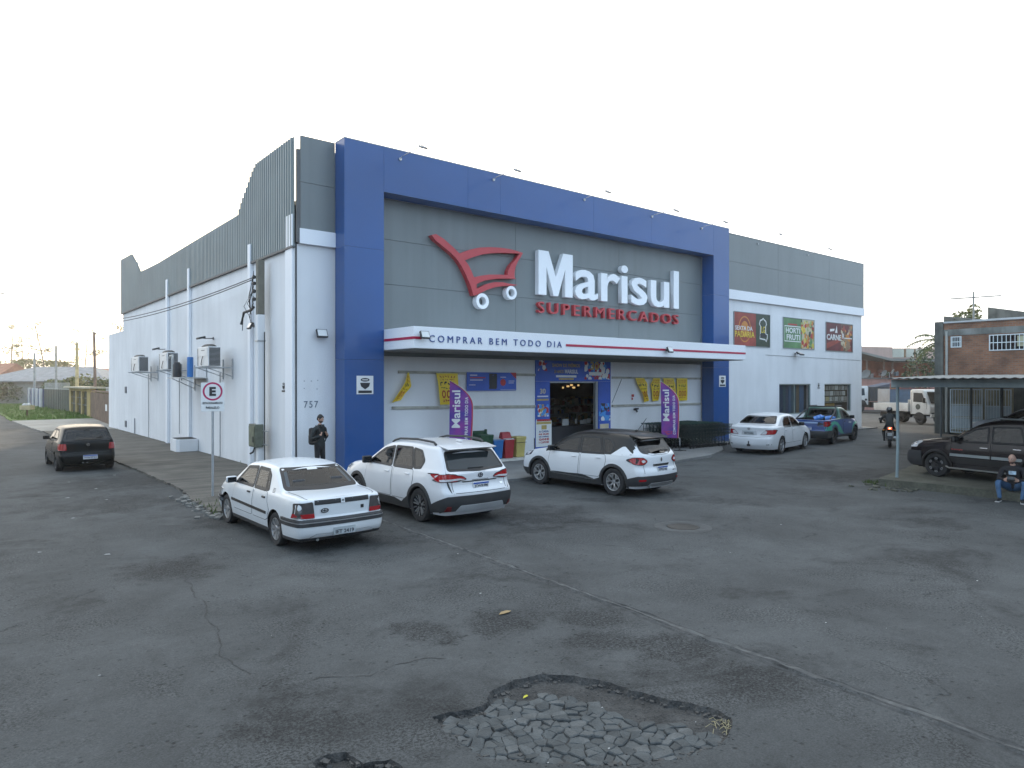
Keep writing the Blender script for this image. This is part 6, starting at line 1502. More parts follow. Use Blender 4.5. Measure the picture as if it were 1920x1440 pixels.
# ---- white three box sedan of the nineties
def old_sedan():
 t_ = thing("parked_car", "old white sedan with black bumper mouldings parked at the pavement corner", "car", (5.23, 13.30, 0), R(91), "cars parked in front of the supermarket")
 c = Car(t_, dict(L=4.34, w=.818, zs=.20, wr=.295, rim_r=.195, tyre_w=.185, arch=.345, axles=(.98, 3.55), rim_style='swirl', glass=GLASS_CLEAR, paint=WHITE_A, tumble=.34, g0=.95, inset=.01,
  top=[(0, .87), (.08, .895), (.16, .915), (.4, .935), (.72, .945), (.80, .96), (.95, 1.05), (1.28, 1.25), (1.42, 1.305), (1.6, 1.33), (2.0, 1.345), (2.5, 1.325), (2.68, 1.29), (2.85, 1.19), (3.18, .97), (3.26, .935), (3.6, .90), (4.0, .83), (4.3, .72), (4.37, .68)],
  belt=[(0, .865), (.8, .885), (2, .88), (3.3, .87), (4.37, .66)], R=[(.2, .10), (.3, .02), (.42, 0), (.55, .0), (.58, .035), (.86, .045), (.90, .075), (.95, .10)], F=[(.2, -.12), (.32, -.02), (.5, 0), (.55, -.03), (.7, -.07), (.8, -.1)],
  er=[(0, .045), (.7, .05), (1.0, .07), (1.4, .10), (2.6, .10), (3.2, .06), (4.37, .06)], crown=[(0, .012), (.8, .02), (1.4, .035), (2.6, .035), (3.3, .025), (4.37, .02)], taper_r=.06, rc=.07, bulge=.045, lr=.5))
 c.doors([[(2.10, .40), (3.06, .40), (3.14, .60), (3.05, .885), (2.06, .885)], [(2.03, .40), (1.98, .885), (1.38, .885), (1.34, .72), (1.16, .50), (1.40, .40)]])
 c.panel("side_window", [(3.02, .915), (2.64, 1.22), (2.16, 1.255), (2.13, .915)], 'side', CAR_GLASS, edge=TRIM, eg=.028, round_=.03, off=.007)
 c.panel("side_window", [(2.05, .915), (2.08, 1.255), (1.60, 1.25), (1.50, .915)], 'side', CAR_GLASS, edge=TRIM, eg=.028, round_=.025, off=.007)
 c.panel("quarter_window", [(1.47, .915), (1.565, 1.23), (1.46, 1.16), (1.37, .93)], 'side', CAR_GLASS, edge=TRIM, eg=.02, round_=.02, off=.0075)
 c.panel("rear_window", [(-.67, .985), (.67, .985), (.555, 1.275), (-.555, 1.275)], 'rear', CAR_GLASS_BLUE, edge=TRIM, eg=.026, round_=.04, off=.006)
 c.panel("windscreen", [(-.66, .985), (.66, .985), (.55, 1.265), (-.55, 1.265)], 'front', CAR_GLASS, edge=TRIM, eg=.022, round_=.04, off=.006)
 for sg in (1, -1): c.line([(.08, sg * .60), (.12, sg * .635), (.74, sg * .66)], 'top')
 for k in range(4): c.line([(1.08, .91 + k * .022), (1.19, .91 + k * .022)], 'side', .004)
 c.panel("tail_panel", [(-.50, .80), (.50, .80), (.50, .875), (-.50, .875)], 'rear', TRIM, off=.006)
 for sg in (1, -1):
  a = c.panel("tail_light", [(sg * q, z) for q, z in ((.50, .585), (.80, .585), (.77, .84), (.53, .86))], 'rear', LSMOKE, off=.014, round_=.03)
  c.panel("tail_light_lower", [(sg * q, z) for q, z in ((.505, .590), (.80, .590), (.79, .665), (.51, .665))], 'rear', LRED, off=.018, parent=None)
 c.panel("tail_light", [(.02, .585), (.16, .585), (.14, .84), (.06, .85)], 'side', LSMOKE, off=.012, round_=.02)
 c.panel("badge_plate", [(-.035, .80), (.035, .80), (.035, .88), (-.035, .88)], 'rear', WHITE_A, off=.012); emblem(c, 0, .84, .022, mt=TRIM)
 emblem(c, .33, .70, .040, rx=1.8, mt=TRIM); c.panel("badge", [(-.40, .67), (-.34, .67), (-.34, .73), (-.40, .73)], 'rear', TRIM, off=.004)
 c.band("bumper", .22, .52, .60, .024, WHITE_A, nz=9); c.band("bumper_moulding", .455, .575, .62, .03, CLAD); c.band("bumper_strip", .515, .528, .62, .034, ALLOY); c.band("bumper_lip", .185, .262, .60, .034, CLAD, nz=6)
 c.band("bumper", .22, .52, .55, .02, WHITE_A, end='front'); c.band("bumper_moulding", .43, .55, .55, .032, CLAD, end='front'); c.band("bumper_strip", .495, .507, .55, .036, ALLOY, end='front')
 c.panel("side_moulding", [(1.36, .505), (3.18, .535), (3.18, .585), (1.36, .555)], 'side', TRIM, off=.014, sp_=.12)
 c.panel("sill_trim", [(1.34, .205), (3.19, .205), (3.19, .27), (1.34, .27)], 'side', CLAD, off=.008, sp_=.12)
 c.handle(2.26, .80, TRIM, .14); c.handle(1.50, .79, TRIM, .14)
 c.mirror(3.02, .93, WHITE_A, .20, .13); c.plate(.345, "IET 2419", 1, w=.40, h=.13, off=.034)
 c.panel("headlight", [(.45, .55), (.78, .55), (.78, .68), (.45, .66)], 'front', LCLEAR, off=.012); c.panel("headlight", [(-.45, .55), (-.78, .55), (-.78, .68), (-.45, .66)], 'front', LCLEAR, off=.012)
 c.panel("grille", [(-.42, .56), (.42, .56), (.42, .66), (-.42, .66)], 'front', TRIM, off=.010)
 mb = MB(); mb.cyl((-2.05, .45, .24), (-2.16, .45, .22), .025, n=8); mb.build("exhaust", STEEL, t_); c.open_glass()
old_sedan()

# ---- pearl white compact crossover with roof rails
def crossover():
 t_ = thing("parked_car", "pearl white crossover with black wheel arches and roof rails parked beside the old sedan", "car", (8.36, 13.62, 0), R(91), "cars parked in front of the supermarket")
 c = Car(t_, dict(L=4.46, w=.905, zs=.22, wr=.345, rim_r=.238, tyre_w=.22, arch=.395, axles=(.93, 3.57), rim_style='twin', glass=GLASS_TINT, paint=WHITE_B, tumble=.30, g0=.94,
  top=[(0, 1.02), (.15, 1.08), (.30, 1.38), (.42, 1.50), (.50, 1.535), (.8, 1.565), (1.4, 1.59), (1.9, 1.585), (2.35, 1.54), (2.62, 1.45), (2.9, 1.28), (3.22, 1.09), (3.34, 1.05), (3.7, 1.02), (4.1, .94), (4.35, .80), (4.46, .72)],
  belt=[(0, 1.05), (.8, 1.06), (2, 1.045), (3.3, 1.02), (4.46, .74)], R=[(.22, .13), (.38, .03), (.5, 0), (.66, .0), (.74, .055), (.82, .085), (.95, .085), (1.05, .09), (1.12, .14), (1.3, .27), (1.48, .42), (1.56, .50)], F=[(.22, -.14), (.4, -.02), (.6, 0), (.8, -.04), (1.0, -.12)],
  er=[(0, .06), (.4, .07), (.6, .10), (2.4, .11), (3.2, .07), (4.46, .08)], crown=[(0, .02), (.6, .035), (2.4, .04), (3.3, .03), (4.46, .02)], taper_r=.08, rc=.14, bulge=.06, lr=.7))
 c.doors([[(2.06, .42), (3.08, .42), (3.20, .66), (3.12, 1.02), (2.02, 1.035)], [(2.0, .42), (1.95, 1.035), (1.18, 1.045), (1.16, .86), (1.24, .62), (1.40, .42)]])
 c.panel("side_window", [(3.06, 1.065), (2.78, 1.25), (2.50, 1.395), (2.12, 1.465), (2.08, 1.065)], 'side', CAR_GLASS_BLUE, edge=TRIM, eg=.022, round_=.035, off=.007)
 c.panel("side_window", [(2.0, 1.065), (2.05, 1.47), (1.40, 1.48), (1.22, 1.075)], 'side', CAR_GLASS_BLUE, edge=TRIM, eg=.022, round_=.03, off=.007)
 c.panel("quarter_window", [(1.17, 1.08), (1.34, 1.475), (1.02, 1.44), (.84, 1.25), (.92, 1.10)], 'side', CAR_GLASS_BLUE, edge=TRIM, eg=.02, round_=.04, off=.0075)
 c.panel("rear_window", [(-.70, 1.10), (0, 1.075), (.70, 1.10), (.60, 1.435), (-.60, 1.435)], 'rear', CAR_GLASS, edge=TRIM, eg=.018, round_=.05, off=.006)
 c.panel("windscreen", [(-.72, 1.10), (.72, 1.10), (.60, 1.44), (-.60, 1.44)], 'front', CAR_GLASS_BLUE, edge=TRIM, eg=.02, round_=.05, off=.006)
 for sg in (1, -1):
  c.panel("tail_light", [(sg * q, z) for q, z in ((.34, .925), (.86, .885), (.865, 1.03), (.72, 1.035), (.42, .98))], 'rear', LRED, off=.016, edge=TRIM, eg=.012, eoff=.012, round_=.03)
  c.panel("tail_light_clear", [(sg * q, z) for q, z in ((.36, .925), (.84, .892), (.84, .935), (.50, .95))], 'rear', LCLEAR, off=.021, round_=.02)
 c.panel("tail_light", [(.06, .885), (.30, .90), (.40, .92), (.26, 1.02), (.08, 1.03)], 'side', LRED, off=.014, edge=TRIM, eg=.010, eoff=.010, round_=.025)
 c.line([(.66, .66), (.66, .88)], 'rear'); c.line([(-.66, .66), (-.66, .88)], 'rear'); c.line([(.62, .665), (-.62, .665)], 'rear', .005)
 c.panel("tailgate_handle", [(-.42, .865), (.42, .865), (.45, .885), (-.45, .885)], 'rear', SEAM, off=.008); c.panel("badge", [(-.20, .895), (.20, .895), (.20, .905), (-.20, .905)], 'rear', CHROME, off=.008)
 emblem(c, 0, .985, .05, rx=1.25, mt=M("emblem_dark_chrome", (.12, .14, .18), .2, metal=.9)); c.panel("badge", [(-.60, .76), (-.52, .76), (-.52, .80), (-.60, .80)], 'rear', CHROME, off=.005)
 c.plate(.78, "JCW9H98")
 c.band("bumper", .20, .60, .62, .022, CLAD, zfn=lambda u: (.205, .36 + .25 * min(1, u / .55)) if u < .55 else (.205, .61)); c.panel("skid_plate", [(-.62, .30), (.62, .30), (.52, .43), (-.52, .43)], 'rear', M("skid_silver", (.50, .51, .52), .4, metal=.4), off=.036, round_=.02)
 for sg in (1, -1): c.panel("reflector", [(sg * q, z) for q, z in ((.70, .33), (.80, .33), (.78, .42), (.72, .42))], 'rear', M("reflector_dull_red", (.13, .008, .01), .3), off=.032)
 c.panel("sill_trim", [(1.34, .225), (3.16, .225), (3.16, .40), (1.90, .40), (1.62, .34), (1.34, .50)], 'side', CLAD, off=.012, sp_=.1)
 c.arch_trim(.06, .016); c.handle(2.22, .93, WHITE_B); c.handle(1.38, .945, WHITE_B); c.mirror(2.98, 1.10, BLACK, .22, .16)
 for sg in (1, -1):
  mb = MB(); mb.tube([(.72 - 2.23, sg * .60, 1.575), (.80 - 2.23, sg * .605, 1.625), (1.4 - 2.23, sg * .62, 1.655), (2.1 - 2.23, sg * .615, 1.625), (2.35 - 2.23, sg * .60, 1.575), (2.45 - 2.23, sg * .595, 1.53)], .024, 8); mb.build("roof_rail", CLAD, t_, smooth=50)
 mb = MB(); mb.prism([(.22 - 2.23, 1.515), (.60 - 2.23, 1.585), (.62 - 2.23, 1.545), (.30 - 2.23, 1.485)], 'Y', -.60, .60); mb.build("spoiler", WHITE_B, t_, bevel=.018, smooth=60)
 c.boxpart("wiper", (c.rear_at(.1, 1.13) - .012, .02, 1.125), (.02, .38, .022), BLACK, .006); mb = MB(); mb.cbox((.75 - 2.23, 0, 1.63), (.18, .05, .05)); mb.build("roof_antenna", WHITE_B, t_, bevel=.02)
 c.panel("headlight", [(.50, .80), (.84, .82), (.82, .92), (.56, .88)], 'front', LCLEAR, off=.012); c.panel("headlight", [(-.50, .80), (-.84, .82), (-.82, .92), (-.56, .88)], 'front', LCLEAR, off=.012); c.panel("headlight", [(4.05, .84), (4.35, .80), (4.32, .88), (4.02, .92)], 'side', LSMOKE, off=.010)
 c.panel("grille", [(-.55, .42), (.55, .42), (.48, .78), (-.48, .78)], 'front', TRIM, off=.010); c.band("bumper", .24, .42, .5, .022, CLAD, end='front'); c.open_glass()
crossover()

# ---- white small crossover with black roof
def two_tone():
 t_ = thing("parked_car", "white small crossover with a black roof parked in front of the shop doorway", "car", (13.88, 13.50, 0), R(93), "cars parked in front of the supermarket")
 c = Car(t_, dict(L=4.33, w=.905, zs=.22, wr=.345, rim_r=.225, tyre_w=.215, arch=.395, axles=(.82, 3.49), rim_style='petal', glass=GLASS_DARK, paint=WHITE_C, paint2=BLACK_ROOF, two_tone=(.26, 3.22), tumble=.33, g0=.94,
  top=[(0, 1.0), (.12, 1.08), (.26, 1.30), (.36, 1.45), (.46, 1.50), (.8, 1.545), (1.4, 1.575), (1.9, 1.565), (2.3, 1.51), (2.6, 1.40), (2.9, 1.22), (3.16, 1.05), (3.28, 1.02), (3.6, .99), (4.0, .91), (4.22, .78), (4.33, .70)],
  belt=[(0, 1.06), (.5, 1.06), (1.0, 1.035), (2, 1.0), (3.2, .99), (4.33, .72)], R=[(.22, .12), (.38, .02), (.55, 0), (.66, .02), (.74, .06), (.85, .065), (1.0, .08), (1.08, .12), (1.25, .24), (1.42, .36), (1.5, .44)], F=[(.22, -.14), (.4, -.02), (.6, 0), (.8, -.05), (1.0, -.14)],
  er=[(0, .06), (.4, .07), (.6, .11), (2.3, .12), (3.1, .08), (4.33, .09)], crown=[(0, .02), (.6, .035), (2.4, .04), (3.2, .03), (4.33, .02)], taper_r=.11, rc=.17, bulge=.075, lr=.8))
 c.doors([[(2.02, .44), (3.02, .44), (3.12, .66), (3.06, .985), (1.98, .99)], [(1.96, .44), (1.92, .99), (1.10, 1.01), (1.06, .86), (1.13, .62), (1.30, .44)]])
 c.panel("side_window", [(3.0, 1.02), (2.72, 1.20), (2.44, 1.345), (2.06, 1.42), (2.04, 1.02)], 'side', CAR_GLASS, edge=TRIM, eg=.02, round_=.035, off=.007)
 c.panel("side_window", [(1.96, 1.02), (1.99, 1.425), (1.36, 1.44), (1.20, 1.03)], 'side', CAR_GLASS, edge=TRIM, eg=.02, round_=.03, off=.007)
 c.panel("quarter_window", [(1.13, 1.04), (1.27, 1.43), (.98, 1.40), (.82, 1.22), (.90, 1.06)], 'side', CAR_GLASS, edge=TRIM, eg=.02, round_=.06, off=.0075)
 c.panel("rear_pillar", [(.10, 1.00), (.92, 1.02), (.80, 1.10), (.60, 1.235), (.52, 1.245), (.36, 1.13), (.24, 1.06)], 'side', WHITE_C, off=.006, round_=.02)
 c.panel("rear_window", [(-.62, 1.12), (-.30, 1.055), (.30, 1.055), (.62, 1.12), (.58, 1.395), (-.58, 1.395)], 'rear', CAR_GLASS, edge=TRIM, eg=.022, round_=.07, off=.006)
 c.panel("windscreen", [(-.70, 1.07), (.70, 1.07), (.58, 1.40), (-.58, 1.40)], 'front', CAR_GLASS, edge=TRIM, eg=.02, round_=.05, off=.006)
 for sg in (1, -1):
  c.panel("tail_light", [(sg * q, z) for q, z in ((.50, .90), (.62, .82), (.80, .825), (.85, .92), (.80, .985), (.62, .98))], 'rear', LRED, off=.018, edge=TRIM, eg=.016, eoff=.013, round_=.05)
  c.panel("tail_light_clear", [(sg * q, z) for q, z in ((.56, .885), (.66, .86), (.70, .92), (.62, .94))], 'rear', LCLEAR, off=.023, round_=.03)
 c.panel("tail_light", [(.08, .83), (.20, .83), (.36, .93), (.24, .985), (.10, .985)], 'side', LRED, off=.014, edge=TRIM, eg=.014, eoff=.010, round_=.04)
 c.panel("tailgate_handle", [(-.30, .765), (.30, .765), (.33, .82), (-.33, .82)], 'rear', CHROME, off=.012, round_=.02); c.panel("badge", [(-.24, .775), (.24, .775), (.26, .81), (-.26, .81)], 'rear', TRIM, off=.016)
 emblem(c, 0, .92, .05, rx=.7); c.plate(.69, "IYP5D46"); c.line([(.64, .60), (.62, .80)], 'rear'); c.line([(-.64, .60), (-.62, .80)], 'rear'); c.panel("badge", [(-.58, .62), (-.46, .62), (-.46, .635), (-.58, .635)], 'rear', CHROME, off=.005)
 c.band("bumper", .25, .54, .55, .022, CLAD, zfn=lambda u: (.205, .40 + .14 * min(1, u / .5))); c.panel("skid_plate", [(-.52, .29), (.52, .29), (.44, .37), (-.44, .37)], 'rear', M("skid_dark_silver", (.28, .28, .28), .4, metal=.4), off=.036, round_=.02)
 for sg in (1, -1): c.panel("reflector", [(sg * q, z) for q, z in ((.62, .42), (.78, .42), (.78, .465), (.62, .465))], 'rear', LRED, off=.032, round_=.01)
 c.panel("sill_trim", [(1.24, .225), (3.07, .225), (3.07, .42), (2.0, .45), (1.85, .45), (1.45, .36), (1.24, .42)], 'side', CLAD, off=.012, sp_=.1); c.panel("sill_strip", [(1.36, .33), (3.0, .395), (3.0, .415), (1.75, .375), (1.42, .365)], 'side', CHROME, off=.020, sp_=.12)
 c.arch_trim(.06, .016); c.handle(2.16, .90, WHITE_C); c.handle(1.30, .92, WHITE_C); c.mirror(2.92, 1.05, BLACK, .22, .15)
 mb = MB(); mb.prism([(.16 - 2.165, 1.455), (.54 - 2.165, 1.545), (.56 - 2.165, 1.50), (.24 - 2.165, 1.42)], 'Y', -.58, .58); mb.build("spoiler", BLACK_ROOF, t_, bevel=.018, smooth=60)
 c.boxpart("wiper", (c.rear_at(-.2, 1.13) - .012, -.25, 1.13), (.02, .40, .03), BLACK, .008)
 mb = MB(); mb.tube([(.80 - 2.165, 0, 1.56), (.72 - 2.165, 0, 1.62), (.45 - 2.165, 0, 1.93)], .007, 5); mb.cyl((.82 - 2.165, 0, 1.56), (.76 - 2.165, 0, 1.61), .025, n=8); mb.build("roof_antenna", BLACK, t_)
 c.panel("headlight", [(.46, .80), (.82, .80), (.78, .92), (.52, .88)], 'front', LCLEAR, off=.012); c.panel("headlight", [(-.46, .80), (-.82, .80), (-.78, .92), (-.52, .88)], 'front', LCLEAR, off=.012); c.panel("headlight", [(3.86, .82), (4.15, .76), (4.10, .87), (3.80, .93)], 'side', LSMOKE, off=.010)
 c.panel("grille", [(-.5, .6), (.5, .6), (.45, .78), (-.45, .78)], 'front', TRIM, off=.010); c.band("bumper", .24, .44, .5, .022, CLAD, end='front')
 mb = MB(); mb.cyl((-2.05, .42, .27), (-2.17, .42, .26), .03, n=8); mb.build("exhaust", STEEL, t_); c.open_glass()
two_tone()

# ---- white modern sedan
def new_sedan():
 t_ = thing("parked_car", "white modern sedan with a tow ball parked below the right blue pillar", "car", (27.1, 16.05, .02), R(10), "cars parked in front of the supermarket")
 t_.scale = (1.06, 1.06, 1.06)
 c = Car(t_, dict(L=4.54, w=.88, zs=.19, wr=.32, rim_r=.215, tyre_w=.205, arch=.365, axles=(.98, 3.58), rim_style='five', glass=GLASS_DARK, paint=WHITE_C, tumble=.36, g0=.95,
  top=[(0, .96), (.1, 1.03), (.3, 1.06), (.62, 1.075), (.72, 1.095), (1.0, 1.25), (1.3, 1.385), (1.6, 1.44), (2.1, 1.46), (2.5, 1.43), (2.75, 1.33), (3.1, 1.13), (3.4, 1.0), (3.55, .98), (4.0, .91), (4.35, .78), (4.54, .66)],
  belt=[(0, .98), (.8, 1.0), (2, .975), (3.3, .95), (4.54, .70)], R=[(.19, .12), (.35, .02), (.52, 0), (.62, .01), (.68, .05), (.85, .065), (1.0, .05), (1.06, .07)], F=[(.19, -.12), (.4, 0), (.6, -.02), (.9, -.12)],
  er=[(0, .05), (.7, .06), (1.2, .10), (2.6, .11), (3.3, .07), (4.54, .08)], crown=[(0, .02), (.8, .025), (1.4, .04), (2.6, .04), (3.4, .03), (4.54, .02)], taper_r=.09, rc=.16, bulge=.07, lr=.7))
 c.doors([[(2.12, .38), (3.10, .38), (3.16, .62), (3.10, .95), (2.08, .955)], [(2.05, .38), (2.0, .955), (1.30, .97), (1.27, .82), (1.20, .60), (1.38, .38)]])
 c.panel("side_window", [(3.05, .985), (2.76, 1.19), (2.55, 1.30), (2.16, 1.345), (2.13, .985)], 'side', CAR_GLASS, edge=TRIM, eg=.02, round_=.035, off=.007)
 c.panel("side_window", [(2.06, .985), (2.09, 1.35), (1.62, 1.33), (1.36, 1.20), (1.24, 1.01)], 'side', CAR_GLASS, edge=TRIM, eg=.02, round_=.04, off=.007)
 c.panel("rear_window", [(-.70, 1.125), (.70, 1.125), (.57, 1.375), (-.57, 1.375)], 'rear', CAR_GLASS, edge=TRIM, eg=.016, round_=.05, off=.006)
 c.panel("windscreen", [(-.70, 1.07), (.70, 1.07), (.58, 1.37), (-.58, 1.37)], 'front', CAR_GLASS, edge=TRIM, eg=.02, round_=.05, off=.006)
 for sg in (1, -1):
  c.panel("tail_light", [(sg * q, z) for q, z in ((.42, .735), (.84, .76), (.845, .92), (.60, .905))], 'rear', LRED, off=.016, edge=SEAM, eg=.008, eoff=.012, round_=.03)
  c.panel("tail_light_clear", [(sg * q, z) for q, z in ((.43, .74), (.62, .755), (.66, .86), (.58, .89))], 'rear', LCLEAR, off=.021, round_=.02)
  c.panel("reflector", [(sg * q, z) for q, z in ((.64, .36), (.80, .37), (.80, .40), (.64, .39))], 'rear', TRIM, off=.006)
 c.panel("tail_light", [(.05, .76), (.20, .78), (.34, .88), (.20, .92), (.06, .92)], 'side', LRED, off=.014, round_=.03)
 c.panel("plate_recess", [(-.30, .72), (.30, .72), (.27, .88), (-.27, .88)], 'rear', M("plate_recess_grey", (.45, .46, .47), .5), off=.004, round_=.02)
 c.plate(.80, "ISV7H90", 1); emblem(c, 0, .945, .045, rx=1.2); c.line([(-.78, .68), (-.3, .645), (.3, .645), (.78, .68)], 'rear', .006)
 mb = MB(); mb.cbox((-2.30, 0, .34), (.10, .12, .07)); mb.cyl((-2.32, 0, .38), (-2.32, 0, .46), .03, n=8); mb.sphere((-2.32, 0, .47), .035, n=10, m=6); mb.build("tow_ball", BLACK, t_)
 c.handle(2.26, .86, WHITE_C); c.handle(1.42, .875, WHITE_C); c.mirror(2.92, 1.02, BLACK, .2, .14)
 c.panel("headlight", [(.46, .66), (.80, .68), (.78, .80), (.52, .76)], 'front', LCLEAR, off=.012); c.panel("headlight", [(-.46, .66), (-.80, .68), (-.78, .80), (-.52, .76)], 'front', LCLEAR, off=.012); c.panel("grille", [(-.4, .62), (.4, .62), (.4, .72), (-.4, .72)], 'front', TRIM, off=.010)
 c.panel("badge", [(3.36, .70), (3.46, .70), (3.46, .73), (3.36, .73)], 'side', CHROME, off=.005); c.open_glass()
new_sedan()

# ---- blue and green pickup
def pickup():
 t_ = thing("pickup_truck", "small blue and green pickup with water bottles in its bed", "pickup truck", (33.0, 16.75, .02), R(8), "cars parked in front of the supermarket")
 t_.scale = (1.06, 1.06, 1.06)
 BLUEP = paint("car_wrap_blue", (0.018, 0.055, 0.20), .7, .3); GRN = paint("car_wrap_green", (0.045, 0.36, 0.24), .5, .35); DGR = paint("car_wrap_dark_green", (0.02, 0.10, 0.07), .6, .3)
 c = Car(t_, dict(L=4.47, w=.865, zs=.28, wr=.335, rim_r=.205, tyre_w=.205, arch=.39, axles=(.93, 3.66), rim_style='steel', glass=GLASS_TINT, seats=(2.75, 2.3), paint=BLUEP, paint2=DGR, two_tone=(1.2, 3.4), tumble=.30, g0=.95,
  top=[(0, 1.04), (.1, 1.06), (1.72, 1.10), (1.80, 1.12), (1.86, 1.40), (1.92, 1.53), (2.2, 1.575), (2.5, 1.56), (2.75, 1.48), (3.1, 1.26), (3.32, 1.11), (3.45, 1.06), (3.9, 1.0), (4.3, .86), (4.47, .76)],
  belt=[(0, 1.06), (1.7, 1.08), (2.5, 1.03), (3.3, 1.02), (4.47, .78)], R=[(.28, .10), (.4, .02), (.55, 0), (.62, .03), (1.0, .04), (1.1, .05)], F=[(.28, -.12), (.45, 0), (.7, -.02), (1.0, -.12)],
  er=[(0, .04), (1.7, .05), (1.9, .09), (2.6, .10), (3.3, .07), (4.47, .08)], crown=[(0, .0), (1.7, .0), (1.95, .03), (2.7, .035), (3.4, .03), (4.47, .02)], taper_r=.05, rc=.10, bulge=.04, bed=(.12, 1.78, .70, .62, 1.05)))
 mb = MB(); x0, x1, hw = .12 - 2.235, 1.76 - 2.235, .71
 mb.add([(x0, -hw, .66), (x1, -hw, .66), (x1, hw, .66), (x0, hw, .66), (x0, -hw, 1.06), (x1, -hw, 1.09), (x1, hw, 1.09), (x0, hw, 1.06)], [(0, 1, 2, 3), (0, 4, 5, 1), (1, 5, 6, 2), (2, 6, 7, 3), (3, 7, 4, 0)]); mb.build("bed_liner", BLACK, t_, recalc=False)
 c.panel("side_window", [(3.14, 1.07), (2.86, 1.26), (2.62, 1.40), (2.30, 1.45), (2.28, 1.07)], 'side', CAR_GLASS, edge=TRIM, eg=.02, round_=.03, off=.007)
 c.panel("quarter_window", [(2.22, 1.07), (2.24, 1.44), (2.04, 1.42), (1.98, 1.10)], 'side', BLACK, off=.006, round_=.02)
 c.panel("rear_window", [(-.58, 1.16), (.58, 1.16), (.52, 1.47), (-.52, 1.47)], 'rear', CAR_GLASS, edge=TRIM, eg=.03, round_=.04, off=.006)
 c.panel("windscreen", [(-.68, 1.12), (.68, 1.12), (.56, 1.46), (-.56, 1.46)], 'front', CAR_GLASS, edge=TRIM, eg=.02, round_=.05, off=.006)
 c.panel("green_wave", [(.04, .62), (.56, .62), (.60, .80), (.93, .88), (1.26, .78), (1.36, .56), (1.75, .42), (2.25, .40), (1.90, .52), (1.62, .74), (1.30, .94), (.90, 1.0), (.55, .95), (.35, .83), (.04, .86)], 'side', GRN, off=.005)
 c.panel("green_wave", [(3.20, .40), (3.24, .70), (3.45, .84), (3.75, .90), (4.1, .84), (4.1, .78), (3.8, .80), (3.5, .76), (3.32, .62), (3.28, .40)], 'side', GRN, off=.005)
 c.panel("bonnet", [(3.42, -.62), (4.2, -.56), (4.2, .56), (3.42, .62)], 'top', M("car_bonnet_white", (.7, .72, .74), .3, coat=.6), off=.005)
 c.panel("door", [(2.05, .42), (3.14, .42), (3.24, .70), (3.20, 1.02), (2.00, 1.04)], 'side', BLUEP, off=.006, edge=SEAM, eg=.01, eoff=.003, round_=.04)
 text_ = text("lettering", "drops", t_, PW, 0, 0, w=.34, h=.10, depth=.004, bold=.02); lo, _ = c.hit((2.82, .84), 'right'); text_.location = (2.72 - 2.235, lo.y - .012, .83); text_.rotation_euler = (0, 0, 0)
 for sg in (1, -1): c.panel("tail_light", [(sg * q, z) for q, z in ((.70, .80), (.84, .80), (.84, 1.0), (.70, 1.0))], 'rear', LRED, off=.015, edge=TRIM, eg=.012, eoff=.010, round_=.03)
 c.panel("tail_light", [(.04, .80), (.28, .82), (.36, .92), (.22, 1.0), (.05, 1.0)], 'side', LRED, off=.013, edge=TRIM, eg=.03, eoff=.010, round_=.04)
 c.panel("tailgate_badge", [(-.45, .92), (.45, .92), (.45, .98), (-.45, .98)], 'rear', M("print_pale_blue", (.3, .4, .55), .4), off=.006)
 c.band("bumper", .28, .60, .55, .025, CLAD); c.arch_trim(.05, .02); c.panel("sill_trim", [(1.34, .285), (3.25, .285), (3.25, .38), (1.34, .38)], 'side', CLAD, off=.012, sp_=.12)
 c.plate(.70, "IZK4A21", 0); c.mirror(3.02, 1.10, BLACK, .2, .16); c.handle(2.22, .95, BLACK)
 mb = MB()
 for sg in (1, -1):
  mb.tube([(1.70 - 2.235, sg * .66, 1.08), (1.80 - 2.235, sg * .60, 1.50), (1.86 - 2.235, sg * .56, 1.62), (2.7 - 2.235, sg * .54, 1.61)], .03, 6); mb.tube([(.75 - 2.235, sg * .72, 1.08), (1.4 - 2.235, sg * .68, 1.34), (1.80 - 2.235, sg * .60, 1.52)], .035, 6)
 mb.tube([(1.84 - 2.235, -.56, 1.60), (1.84 - 2.235, .56, 1.60)], .03, 6); mb.build("sports_bar", BLACK, t_, smooth=50)
 c.panel("headlight", [(.46, .84), (.80, .84), (.78, .96), (.52, .94)], 'front', LCLEAR, off=.012); c.panel("headlight", [(-.46, .84), (-.80, .84), (-.78, .96), (-.52, .94)], 'front', LCLEAR, off=.012); c.panel("grille", [(-.5, .62), (.5, .62), (.5, .78), (-.5, .78)], 'front', TRIM, off=.010)
 c.open_glass(); return t_
pk = pickup()
BOT = M("water_bottle_blue", (0.05, 0.20, 0.55), .2, coat=.5, var=.1)
for lab, dx, dy, ang in (("big blue water bottle lying on the pickup bed, the nearer one", -1.25, .05, 70), ("big blue water bottle lying on the pickup bed behind the other", -.75, -.25, 78)):
 mb = MB(); mb.lathe([(0, 0), (.135, .01), (.135, .12), (.125, .14), (.135, .16), (.135, .26), (.125, .28), (.135, .30), (.135, .34), (.06, .42), (.035, .43), (.035, .48), (0, .48)], n=16); o = mb.build("water_bottle", BOT, None, smooth=40)
 q = pk.matrix_basis @ Vector((dx, dy, 1.04)); o.location = q; o.rotation_euler = (R(ang), 0, R(30)); tag(o, lab, "water bottle", "water bottles in the pickup bed")

